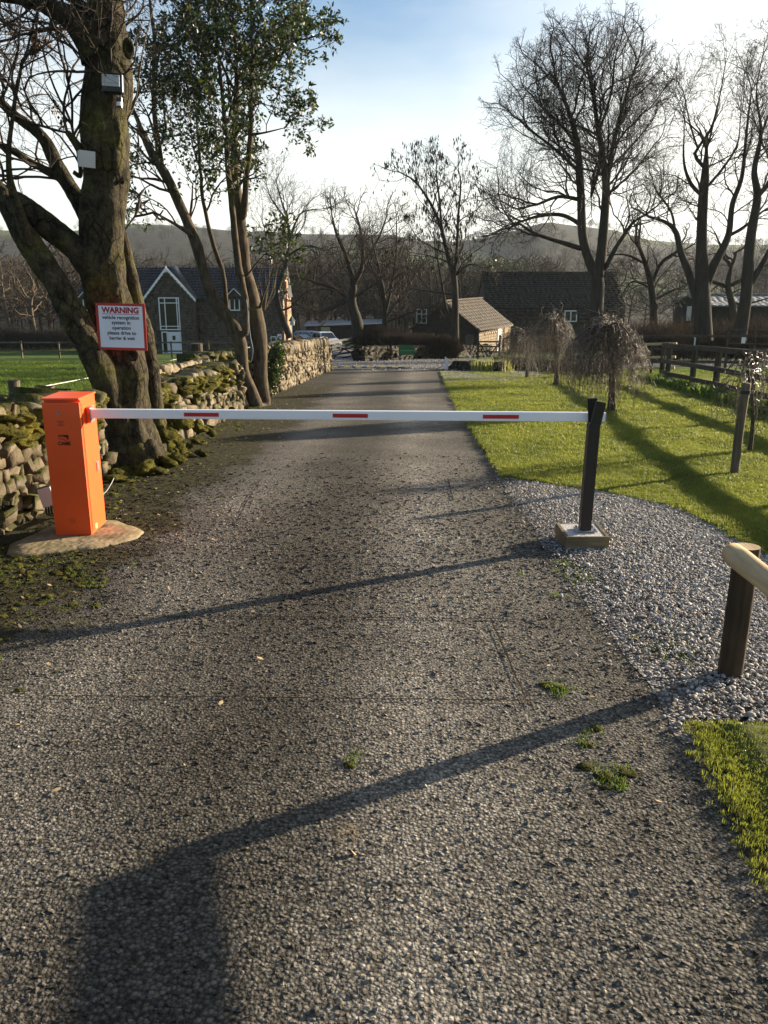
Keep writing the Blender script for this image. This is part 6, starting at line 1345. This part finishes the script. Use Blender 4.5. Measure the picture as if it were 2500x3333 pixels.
# ------------------------------------------------------------------ things fixed to the big tree
SG = np.array([P(311, 986, 9.2), P(475, 989, 9.2), P(479, 1138, 9.2), P(318, 1141, 9.2)]); sc_ = SG.mean(0); sw_ = .5 * (np.linalg.norm(SG[1] - SG[0]) + np.linalg.norm(SG[2] - SG[3])); sh_ = .5 * (np.linalg.norm(SG[3] - SG[0]) + np.linalg.norm(SG[2] - SG[1]))
ws_ = thing('warning_sign', 'square white sign with a red border lettered WARNING, fixed to the big tree', 'sign', sc_); ws_.rotation_euler = (R(1), R(1.2), R(-3))
def loc(nm, mb, mat, par, bevel=0): o = mb.build(nm, mat, None, world=False, bevel=bevel); o.parent = par; return o
loc('border', MB().box((0, 0, 0), (sw_, .006, sh_)), MT['signred'], ws_); loc('panel', MB().box((0, -.004, 0), (sw_ * .89, .003, sh_ * .89)), MT['signwhite'], ws_)
loc('underline', MB().box((0, -.0065, sh_ * .272), (sw_ * .755, .001, .005)), MT['signtextred'], ws_)
for body, z, size, mt, bd, sx in (('WARNING', .300, .105, 'signtextred', .0045, 1.0), ('vehicle recognition', .165, .056, 'signtext', .0014, 1.0), ('system in', .055, .056, 'signtext', .0014, 1.0), ('operation', -.055, .056, 'signtext', .0014, 1.0), ('please drive to', -.165, .056, 'signtext', .0014, 1.0), ('barrier & wait', -.275, .056, 'signtext', .0014, 1.0)):
    o = text('lettering', body, MT[mt], (0, 0, 0), size * sw_ / .5 * .92, None, bd, 'CENTER', .0004)
    wd = max(v.co.x for v in o.data.vertices) - min(v.co.x for v in o.data.vertices); tw = {'WARNING': .755, 'vehicle recognition': .755, 'system in': .38, 'operation': .38, 'please drive to': .585, 'barrier & wait': .52}[body] * sw_
    k = tw / wd; o.parent = ws_; o.location = (0, -.0062, z * sh_ / 1.0 - .0); o.scale = (k, min(k, 1.05), 1)
for a, b_ in ((-1, 1), (1, 1), (-1, -1), (1, -1)): loc('screw', MB().tube([(a * sw_ * .47, -.006, b_ * sh_ * .47), (a * sw_ * .47, -.001, b_ * sh_ * .47)], .005, 8), MT['metal'], ws_)
fc = P(362, 262, 9.24); fl = thing('floodlight', 'black floodlight with grey glass and a white-banded sensor below, on the tree trunk', 'floodlight', fc); fl.rotation_euler = (0, R(3), R(6))
loc('housing', MB().box((.008, .05, -.02), (.205, .10, .19)), MT['black'], fl, .02); loc('lens', MB().box((-.005, -.004, .0), (.17, .012, .105)), MT['plastic'], fl, .003)
loc('lens_rib', MB().box((-.005, -.011, -.022), (.16, .006, .012)), MT['metal'], fl); loc('bracket', MB().box((.08, .1, -.09), (.03, .16, .05)), MT['black'], fl, .003)
for s in (-.014, .012): loc('stem', MB().tube([(.07 + s, .05, -.1), (.07 + s, .05, -.155)], .005, 6), MT['metal'], fl)
o = loc('sensor', MB().tube([(.07, .03, -.145), (.07, .03, -.24)], .029, 14), MT['black'], fl); loc('sensor_band', MB().tube([(.07, .03, -.185), (.07, .03, -.222)], .0305, 14), MT['white'], fl)
bc = P(283, 518, 9.28); wb = thing('white_box', 'plain white cubic box with a lid strapped to the left side of the big trunk', 'box', bc); wb.rotation_euler = (R(4), R(4), R(28))
loc('box_body', MB().box((0, .05, 0), (.15, .10, .15)), MT['white'], wb, .004); loc('lid', MB().box((0, -.012, 0), (.158, .02, .158)), MT['plastic'], wb, .004)
# ------------------------------------------------------------------ scattered small matter (geometry nodes instance real meshes)
def scatter(name, label, pts, rot, scl, templates, mat, kind='stuff'):
    cl = bpy.data.collections.new(name + '_pieces')
    for k, (V, Fc, sm) in enumerate(templates):
        me = mesh(name + '_piece', V, np.asarray(Fc), sm); me.materials.append(mat); cl.objects.link(bpy.data.objects.new(name + '_piece', me))
    me = bpy.data.meshes.new(name); me.vertices.add(len(pts)); me.vertices.foreach_set('co', np.asarray(pts, np.float32).ravel())
    a = me.attributes.new('rot', 'FLOAT_VECTOR', 'POINT'); a.data.foreach_set('vector', np.asarray(rot, np.float32).ravel())
    a = me.attributes.new('scl', 'FLOAT_VECTOR', 'POINT'); a.data.foreach_set('vector', np.asarray(scl, np.float32).ravel())
    o = bpy.data.objects.new(name, me); link(o); me.materials.append(mat)
    ng = bpy.data.node_groups.new(name, 'GeometryNodeTree'); ng.interface.new_socket('Geometry', in_out='INPUT', socket_type='NodeSocketGeometry'); ng.interface.new_socket('Geometry', in_out='OUTPUT', socket_type='NodeSocketGeometry')
    gi, go = ng.nodes.new('NodeGroupInput'), ng.nodes.new('NodeGroupOutput'); ci = ng.nodes.new('GeometryNodeCollectionInfo'); ci.inputs['Collection'].default_value = cl; ci.inputs['Separate Children'].default_value = True; ci.inputs['Reset Children'].default_value = True
    ip = ng.nodes.new('GeometryNodeInstanceOnPoints'); ip.inputs['Pick Instance'].default_value = True
    na = ng.nodes.new('GeometryNodeInputNamedAttribute'); na.data_type = 'FLOAT_VECTOR'; na.inputs[0].default_value = 'rot'; nb_ = ng.nodes.new('GeometryNodeInputNamedAttribute'); nb_.data_type = 'FLOAT_VECTOR'; nb_.inputs[0].default_value = 'scl'
    er = ng.nodes.new('FunctionNodeEulerToRotation'); l = ng.links.new
    l(gi.outputs[0], ip.inputs['Points']); l(ci.outputs[0], ip.inputs['Instance']); l(na.outputs[0], er.inputs[0]); l(er.outputs[0], ip.inputs['Rotation']); l(nb_.outputs[0], ip.inputs['Scale']); l(ip.outputs[0], go.inputs[0])
    md = o.modifiers.new('scatter', 'NODES'); md.node_group = ng; return tag(o, label, None, None, kind)
rg = np.random.default_rng(99)
def gzv(y): return np.interp(y, GY, GZ)
vroadR = lambda y: np.interp(y, roadRq[:, 1], roadRq[:, 0]); vlawn = lambda y: np.interp(y, lawnLq[:, 1], lawnLq[:, 0]); vpe = lambda y: np.interp(y, peq[:, 1], peq[:, 0])
def inview(x, y, m=.26):                          # keep what the wide surroundings of the view can show
    return (np.abs(x) < (y * .99 + .6) * (.475 + m)) 
# gravel stones
rocks = [(*rock(1, .55, s, .3), False) for s in range(6)]
def gravel_pts(n, ya, yb, pw):
    y = ya + (yb - ya) * rg.random(n) ** pw; x = rg.uniform(.5, 5.5, n); L_ = vroadR(y); U = np.where(y > lawnLq[0][1], np.maximum(vlawn(y), L_), 5.5) + .05
    edge_ = (x - L_) + rg.normal(0, .16, n)
    ok = (edge_ > -.12) & (x < U) & (y > PT - .03) & inview(x, y) & ~((y < PT) & (x > vpe(np.minimum(y, PT)) - .02)) & ~((x > xl_ - .01) & (x < xr_ + .01) & (y > yf_ - .01) & (y < yb_ + .01))
    dens = np.clip((x - L_ + .14) / .6, .04, 1); ok &= rg.random(n) < dens; return x[ok], y[ok]
x, y = gravel_pts(400000, 1.2, YL + .1, .8); n = len(x)
s_ = rg.lognormal(-5.25, .42, n).clip(.0026, .019); sc3 = np.stack([s_ * rg.uniform(.9, 1.5, n), s_ * rg.uniform(.8, 1.1, n), s_ * rg.uniform(.4, .8, n)], 1)
scatter('gravel', 'loose grey limestone gravel beside the drive', np.stack([x, y, gzv(y) + .008 + sc3[:, 2] * .4 + rg.uniform(0, .008, n)], 1), np.stack([rg.normal(0, .35, n), rg.normal(0, .35, n), rg.uniform(0, 6.28, n)], 1), sc3, rocks, MT['chip'])
print('gravel', n)
n = 5200; y = rg.uniform(23.5, 52, n); x = rg.uniform(-3, 30, n); u_ = np.where(y < 32, vroadR(y) + 3.2, 30); ok = (x > np.where(y < 32, vroadR(y), -3)) & (x < u_) & (x < 2.6 + np.maximum(0, y - 33.5) * 2.2 + 3); x, y = x[ok], y[ok]; n = len(x)
s_ = rg.uniform(.015, .04, n); scatter('yard_gravel_stones', 'scattered pale stones on the yard beyond the drive', np.stack([x, y, gzv(y) + .03], 1), np.stack([rg.normal(0, .35, n), rg.normal(0, .35, n), rg.uniform(0, 6.28, n)], 1), np.stack([s_ * 1.3, s_, s_ * .6], 1), rocks, MT['chip'])
# coated chippings standing out of the tarmac near by
n = 230000; t = rg.random(n); y = 1.15 + 10.5 * t ** 1.25; x = rg.uniform(-3.1, 3.1, n); ok = inview(x, y, .06) & (x < vroadR(y) + rg.normal(0, .04, n)) & (x > -2.75) & (rg.random(n) < np.clip((10.5 - y) / 10.5, 0, .6)); x, y = x[ok], y[ok]; n = len(x)
s_ = rg.lognormal(-5.02, .36, n).clip(.003, .014) * np.clip(y / 3.5, .9, 1.7); sc3 = np.stack([s_ * rg.uniform(.9, 1.5, n), s_ * rg.uniform(.8, 1.2, n), s_ * rg.uniform(.2, .36, n) * np.clip(1.25 - y / 12, .35, 1)], 1)
scatter('tarmac_chippings', 'worn chippings standing proud in the tarmac', np.stack([x, y, gzv(y) + sc3[:, 2] * rg.uniform(-.65, -.05, n)], 1), np.stack([rg.normal(0, .3, n), rg.normal(0, .3, n), rg.uniform(0, 6.28, n)], 1), sc3, [(*rock(1, .5, s, .28), False) for s in range(20, 25)], MT['chipping'])
print('chips', n)
# grass blades
def tuft(n, h, sp_, wd, seed):
    r = np.random.default_rng(seed); v, f = tuftV([0, 0, 0], n, h, sp_, wd, r); return (np.array(v), np.array(f), False)
tf = [tuft(12, 1., 1.1, .05, s) for s in range(5)]
def grass(name, label, n, fx, fy, ok_, hs, mat, thin):
    y = fy(rg.random(n)); x = fx(rg.random(n), y); ok = ok_(x, y) & inview(x, y) & (rg.random(n) < thin(y)); x, y = x[ok], y[ok]; m = len(x)
    h = hs * rg.uniform(.6, 1.25, m) * np.clip(y / 6, 1, 2.2) ** .5; nzv = np.array([mn.noise(Vector((a * .9, b * .9, 0))) for a, b in zip(x, y)]); h *= 1 + .45 * nzv
    sw = h * np.clip(y / 7, 1, 2.4) ** .6
    print(name, m)
    return scatter(name, label, np.stack([x, y, gzv(y) + (.018 if 'field' not in name and 'paddock' not in name else -.03) + np.array([.02 * mn.noise(Vector((a * .7, b * .7, 3))) + .011 * mn.noise(Vector((a * 3.4, b * 2.6, 7))) for a, b in zip(x, y)])], 1), np.stack([rg.normal(0, .18, m), rg.normal(0, .18, m), rg.uniform(0, 6.28, m)], 1), np.stack([sw, sw, h], 1), tf, mat)
okl = lambda x, y: (x > np.where(y < YL, vlawn(y), vroadR(y)) + rg.normal(.0, .025, len(x))) & (y > lawnLq[0][1]) & (x < 15)
grass('lawn_grass', 'short mown grass of the lawn', 260000, lambda t, y: 1.0 + (.56 * y + .6) * t, lambda t: 5.2 + 25 * t ** 1.5, okl, .028, MT['blade'], lambda y: np.clip(9 / y, .25, 1))
grass('verge_grass', 'taller grass at the near right corner', 26000, lambda t, y: .9 + 2.2 * t, lambda t: .9 + (PT - .9) * t, lambda x, y: (x > vpe(y) + rg.normal(0, .03, len(x))) & (y < PT + .02), .019, MT['blade'], lambda y: y * 0 + 1)
grass('fence_line_grass', 'longer rough grass along the paddock fence', 9000, lambda t, y: np.polyval(kf, y) + (t - .5) * .9, lambda t: 12 + 14 * t, lambda x, y: x > 0, .10, MT['fblade'], lambda y: y * 0 + 1)
grass('paddock_grass', 'rough paddock grass beyond the fence', 40000, lambda t, y: np.polyval(kf, y) + 12 * t, lambda t: 12 + 22 * t, lambda x, y: x > np.polyval(kf, y), .05, MT['fblade'], lambda y: np.clip(16 / y, .3, 1))
grass('field_grass', 'grass of the field behind the wall', 90000, lambda t, y: -3.4 - (.45 * y) * t, lambda t: 6 + 40 * t ** 1.4, lambda x, y: x < -3.45, .06, MT['fblade'], lambda y: np.clip(12 / y, .3, 1))
# moss and weed tufts along the tarmac edges
mp_ = []
for px, py, n_, sd in ((1850, 1838, 26, .05), (1880, 1870, 22, .05), (1905, 1895, 22, .06), (1830, 1940, 10, .03), (1805, 2235, 18, .035), (1815, 2245, 12, .03), (1985, 2520, 26, .035), (1990, 2550, 16, .03), (1930, 2385, 8, .02), (1895, 2415, 6, .02), (2200, 2080, 50, .09), (2230, 2140, 30, .06), (2150, 2120, 24, .07), (1155, 2470, 6, .02), (2380, 2060, 18, .05), (1690, 1870, 6, .02), (265, 1880, 18, .05), (250, 1850, 12, .05), (300, 1900, 12, .05)):
    c_ = G(px, py)
    for _ in range(n_): mp_.append([c_[0] + rg.normal(0, sd), c_[1] + rg.normal(0, sd * 1.2), 0])
for _ in range(420): y = rg.uniform(5.2, 17); x = -2.72 + abs(rg.normal(0, .35 if y > 7.5 else .28)); mp_.append([x, y, 0])
for _ in range(260): y = rg.uniform(3.3, 6); x = -2.6 + abs(rg.normal(0, .4)); mp_.append([x, y, 0])
mp_ = np.array(mp_); mp_[:, 2] = gzv(mp_[:, 1]) + .002; m = len(mp_); h = rg.uniform(.008, .03, m)
scatter('moss_and_weeds', 'moss and small weeds along the tarmac edges', mp_, np.stack([0 * h, 0 * h, rg.uniform(0, 6, m)], 1), np.stack([h * 1.3, h * 1.3, h * .8], 1), tf, MT['moss'] if False else MT['fblade'])
cush = []
for q in mp_[rg.random(m) < .8]:
    s = rg.uniform(.008, .034); cush.append([q[0] + rg.normal(0, .02), q[1] + rg.normal(0, .02), q[2] + .0, 0, 0, rg.uniform(0, 6), s, s * rg.uniform(.6, 1), s * .28])
cush = [c for c in cush if c[0] < -1.2 or rg.random() < .2]
mosspads('moss_cushions', 'low moss cushions on the tarmac edge', cush)
mv = np.vstack(MOSSV[:4]); mv = mv[rg.random(len(mv)) < .5]; m = len(mv); h = rg.uniform(.008, .022, m)
scatter('moss_fronds', 'short fronds of moss standing on the wall cushions', mv, np.stack([rg.normal(0, .5, m), rg.normal(0, .5, m), rg.uniform(0, 6, m)], 1), np.stack([h, h, h], 1), tf, MT['moss'])
# fallen leaves, petals, twigs
lf = [(np.array([[0, -1, 0], [.45, -.2, .12], [.3, .7, .05], [0, 1, .15], [-.35, .6, .1], [-.45, -.2, 0]]), np.array([[0, 1, 5], [1, 4, 5], [1, 2, 4], [2, 3, 4]]), False), (np.array([[-.08, -1, 0], [.08, -1, 0], [.1, 1, .1], [-.05, 1, .05]]), np.array([[0, 1, 2], [0, 2, 3]]), False)]
n = 1500; y = rg.uniform(2, 24, n); lane_ = -2.7 + np.abs(rg.normal(0, .8, n)) + y * .02; x = lane_; k1 = rg.random(n) < .12; x = np.where(k1, rg.uniform(-2, 2, n), x); s_ = rg.uniform(.006, .02, n)
scatter('fallen_leaves', 'small dead leaves and twigs lying on the drive edge', np.stack([x, y, gzv(y) + .008], 1), np.stack([rg.normal(0, .3, n), rg.normal(0, .3, n), rg.uniform(0, 6, n)], 1), np.stack([s_, s_, s_], 1), lf, MT['litter'])
for px, py, s_ in ((757, 2267, .013), (688, 2372, .014), (1082, 2212, .012), (840, 2437, .009), (955, 2410, .008), (745, 2650, .012), (1315, 2195, .006), (1160, 1990, .01)):
    q = G(px, py); V, Fc, _ = lf[0]; o = part('fallen_leaf', V * s_ + q + [0, 0, .008 + s_ * .1], Fc, MT['litter'])
    tag(o, {757: 'pale fallen leaf on the tarmac, left of the upper saw cut', 688: 'pale fallen leaf lying below the long saw cut on the left', 1082: 'tiny yellow leaf between the two saw cuts', 840: 'orange-brown leaf fleck below the saw cuts near the middle', 955: 'thin pale leaf fleck just under the lower saw cut', 745: 'dry leaf fleck beside the broad post shadow', 1315: 'tiny speck of leaf right of the middle between the saw cuts', 1160: 'small leaf fleck just above the upper saw cut'}[px], 'leaf', None)
# saw cuts in the tarmac
def cut(name, pts, wd, label):
    q = [G(*p) for p in pts]; P2_ = []
    for a, b_ in zip(q[:-1], q[1:]):
        n_ = max(2, int(np.linalg.norm(b_ - a) / .03))
        for t in np.linspace(0, 1, n_, endpoint=False): P2_.append(a + (b_ - a) * t)
    P2_.append(q[-1]); P2_ = np.array(P2_); d = np.gradient(P2_, axis=0); d /= np.linalg.norm(d, axis=1)[:, None]; s = np.stack([-d[:, 1], d[:, 0], d[:, 0] * 0], 1); m = len(P2_)
    w1 = wd * 1.1 * (1 + rg.normal(0, .35, m)).clip(.3, 2)[:, None]; jt = rg.normal(0, .0015, m)[:, None]; z = np.array([gz(a) for a in P2_[:, 1]]) + .0085; A = P2_ + s * (w1 + jt); B_ = P2_ - s * (w1 - jt); A[:, 2] = z; B_[:, 2] = z
    o = part(name, np.vstack([A, B_]), np.array([(i, i + 1, i + 1 + m, i + m) for i in range(m - 1)]), MT['seam']); tag(o, label, None, None, 'structure')
cut('tarmac_seam', [(420, 2008), (900, 2012), (1600, 2018), (1700, 2022)], .0045, None)
cut('tarmac_seam', [(150, 2270), (900, 2275), (1400, 2282), (1740, 2285)], .0035, None)
cut('tarmac_seam', [(1596, 2018), (1655, 2150), (1720, 2300)], .004, None)
cut('tarmac_seam', [(1457, 1560), (1475, 1630)], .006, None)
cut('tarmac_seam', [(850, 1560), (800, 1640), (770, 1700)], .0035, None)
cut('tarmac_seam', [(182, 1755), (212, 1800), (245, 1850), (300, 1905), (365, 1975)], .004, None)
# ------------------------------------------------------------------ woods
def template_tree(seed, H, n, D=.5, tip=.012, wide=.32, twigs=3):
    r = np.random.default_rng(seed); N = [np.array([0, 0, z]) + [.15 * math.sin(z * .4 + seed), .15 * math.cos(z * .5), 0] for z in np.arange(0, H * .5, D)]; PR = list(range(-1, len(N) - 1))
    a = r.normal(size=(n, 3)); a /= np.linalg.norm(a, axis=1)[:, None]; a *= (r.random(n) ** (1 / 2.2))[:, None]; a = a * [H * wide, H * wide, H * .40] + [0, 0, H * .6]
    N2, P2 = colonize(N, PR, a, 4, .6, D, 80, (0, 0, .12), .2, seed, int(len(N) * .4)); N2, P2 = addtwigs(N2, P2, twigs, 1.1, seed, .35, .8); rd = radii(N2, P2, tip, 2.3, None, H * .018)
    V, Q, m = [], [], 0
    for S in skeleton(N2, P2, rd, .06, 5, 3):
        if S: V.append(S[0]); Q.append(S[1] + m); m += len(S[0])
    return np.vstack(V), np.vstack(Q), False
tt = [template_tree(200 + k, 10, 260, tip=.022, twigs=4) for k in range(5)]
print('template tris', [len(t[1]) * 2 for t in tt])
yy = np.concatenate([rg.uniform(106, 200, 300), rg.uniform(200, 420, 480), rg.uniform(420, 820, 700)]); n = len(yy)
xx = rg.uniform(-.62, .62, n) * yy
pxx = 1250 + xx / yy / 1.04 * F
keep = ~((pxx > 1780) & (yy < 260) & (yy > 104) & (rg.random(n) < .88)) & ~((pxx > 1700) & (yy < 104)) & ~((np.array([mn.noise(Vector((a * .012, b * .009, 4))) for a, b in zip(xx, yy)]) > .12) & (yy > 180) & (yy < 820))
xx, yy = xx[keep], yy[keep]; n = len(xx); sc1 = rg.uniform(.7, 1.25, n) * np.where(yy > 400, .72, 1.0)
zz = terr(xx, yy)
scatter('woodland', 'leafless brown woods filling the valley and hillsides', np.stack([xx, yy, zz - .2], 1), np.stack([0 * xx, 0 * xx, rg.uniform(0, 6, n)], 1), np.stack([sc1 * 1.15, sc1 * 1.15, sc1], 1), tt, MT['twigfar'])
# single trees one can pick out in front of the woods
mids = [(30, 1075, 92, 10.5, 'twigpale'), (115, 1080, 86, 9, 'twigpale'), (165, 1075, 100, 12, 'twigfar'), (-60, 1080, 95, 12, 'twigfar'), (230, 1080, 104, 13, 'twigfar'), (470, 1080, 100, 9, 'twigpale'), (540, 1080, 108, 10, 'twigpale'), (620, 1080, 104, 9, 'twigpale'), (700, 1080, 104, 10, 'twigfar'), (1010, 1075, 112, 12, 'twigfar'), (1080, 1075, 118, 13, 'twigpale'), (1150, 1075, 122, 12, 'twigfar'), (1240, 1070, 110, 11, 'twigfar'), (1330, 1070, 115, 12, 'twigpale'), (1400, 1070, 105, 9, 'twigfar'), (1480, 1060, 118, 12, 'twigfar'), (1560, 1050, 110, 9, 'twigfar'), (960, 1075, 105, 11, 'twigpale'), (1290, 1070, 98, 8, 'twigfar'), (870, 1080, 104, 12, 'twigfar')]
tmes = {}
sidew = ['first tree from the left edge', 'pale tree nearest the field fence at the left', 'darker tree right of the pale one at the left', 'tree cut by the left picture edge', 'tree seen between the big leaning limb and the trunk', 'pale tree over the left half of the slate roof', 'pale tree above the gable finial', 'pale tree above the right part of the slate roof', 'tree seen behind the evergreen stems', 'tree behind the white off-roader', 'pale tree behind the long low shed', 'tree behind the middle of the shed', 'tree above the hedge left part', 'pale tree behind the hedge middle', 'tree left of the seed-hung tree', 'tree just behind the seed-hung tree', 'tree over the small outbuilding', 'pale tree just right of the house end', 'smallest tree over the hedge', 'tree behind the house end wall']
for k, ((px, py, Y, H, mt), lb) in enumerate(zip(mids, sidew)):
    ti = k % 5; key = (ti, mt)
    if key not in tmes: tmes[key] = mesh('crown', tt[ti][0], tt[ti][1]); tmes[key].materials.append(MT[mt])
    q = P(px, py, Y); rt = thing('woodland_tree', 'leafless ' + lb, 'tree', (q[0], Y, float(terr(q[0], Y))), 'bare trees at the edge of the far wood', rg.uniform(0, 6)); s = H / 10
    o = bpy.data.objects.new('crown', tmes[key]); link(o, rt); o.scale = (s * 1.1, s * 1.1, s)
# dark evergreens on the right above the barns
V_, F_ = [], []
for k, (px, Y, H) in enumerate(((1585, 130, 11), (1612, 132, 12), (1640, 135, 11.5), (1668, 138, 11), (1560, 136, 10))):
    q = P(px, 900, Y); r3 = np.random.default_rng(k); z0 = float(terr(q[0], Y)); a = r3.normal(size=(1500, 3)); a /= np.linalg.norm(a, axis=1)[:, None]; a *= (r3.random(1500) ** .4)[:, None]; a = a * [1.9, 1.9, H * .46] + [0, 0, H * .52]; rt = thing('evergreen_conifer', ['leftmost but one dark evergreen above the outbuilding roof', 'tall dark evergreen second from the barn', 'dark evergreen just left of the long barn ridge', 'dark evergreen touching the barn ridge end', 'smallest dark evergreen of the clump above the outbuilding'][k], 'tree', (q[0], Y, z0), 'dark evergreens beyond the outbuilding')
    d = r3.normal(size=(1500, 3)); d /= np.linalg.norm(d, axis=1)[:, None]; e = np.cross(d, r3.normal(size=(1500, 3))); e /= np.linalg.norm(e, axis=1)[:, None]; c_ = a + [q[0], Y, z0]; s = .28; V = np.stack([c_ - d * s - e * s * .5, c_ + d * s, c_ - d * s + e * s * .5], 1).reshape(-1, 3); part('crown', V, np.arange(4500).reshape(-1, 3), MT['holly'], rt)
    b = MB(); b.tube([(q[0], Y, z0 - .2), (q[0], Y, z0 + H * .5)], [.2, .1], 6); b.build('trunk', MT['barkfar'], rt)
# ------------------------------------------------------------------ last small things
wr = thing('loose_wire', 'thin pale wire curling out of the ground right of the orange cabinet', 'wire', G(335, 1610)); b = MB(); b.tube(cr([P(331, 1612, 6.5), P(345, 1600, 6.55), P(360, 1578, 6.62), P(371, 1556, 6.7)], 5), .0032, 6); b.build('strand', MT['plastic'], wr)
sm = []; q = G(1128, 2722)
for k in range(46): sm.append([q[0] + rg.normal(0, .035), q[1] + rg.normal(0, .022), q[2] + .012 + rg.uniform(0, .01)])
Vs, Fs = merged([(np.array([[-1, -.03, 0], [1, -.03, .05], [1, .03, .05], [-1, .03, 0]]), np.array([[0, 1, 2, 3]]))], np.array(sm), np.stack([rg.normal(0, .2, 46), rg.normal(0, .2, 46), rg.uniform(0, 6, 46)], 1), np.full((46, 3), .02)); o = part('straw', Vs, Fs, MT['litter']); tag(o, 'little patch of dry straw on the tarmac in the near middle', 'straw', None, 'stuff')
mpq = P(2258, 1150, 40); mp2 = thing('bent_post', 'pale bent metal post standing in the paddock behind the dark fence', 'post', (mpq[0], 40, gz(40))); zt6 = P(2258, 1097, 40)[2]; b = MB(); b.tube([(mpq[0], 40, gz(40)), (mpq[0], 40, zt6 - .05), (mpq[0] - .04, 40, zt6), (mpq[0] - .14, 40, zt6)], .035, 8); b.build('tube', MT['plastic'], mp2)
hq0, hq1 = P(2370, 1120, 38), P(2640, 1120, 37); hd = thing('metal_hurdle', 'thin rail hurdle with a small white notice in the far paddock at the right edge', 'hurdle', (hq0[0], 38, gz(38))); h0 = gz(38)
for t in (0, .33, .66, 1): x_h = hq0[0] + (hq1[0] - hq0[0]) * t; MB().box((x_h, 38 - t, h0 + .85), (.06, .06, 1.8)).build('upright', MT['fence'], hd)
for hh in (1.6, 1.3, 1.0, .6): MB().bar((hq0[0], 37.95, h0 + hh), (hq1[0], 36.95, h0 + hh), .03, .04).build('rail', MT['fence'], hd)
nq = P(2420, 1106, 37.6); MB().box(nq, (.16, .02, .3)).build('notice', MT['white'], hd)
# ------------------------------------------------------------------ haze
hz = MB().box((0, 530, 28), (2100, 1200, 92)).build('haze', None or MT['white'], None); hz.data.materials.clear(); hm = bpy.data.materials.new('haze_air'); hm.use_nodes = True; nt = hm.node_tree; nt.nodes.clear(); ho = nt.nodes.new('ShaderNodeOutputMaterial'); hv = nt.nodes.new('ShaderNodeVolumePrincipled')
hv.inputs['Color'].default_value = (.80, .90, 1, 1); hv.inputs['Density'].default_value = .00014; hv.inputs['Anisotropy'].default_value = .25; nt.links.new(hv.outputs[0], ho.inputs['Volume']); hz.data.materials.append(hm); tag(hz, None, None, None, 'stuff')
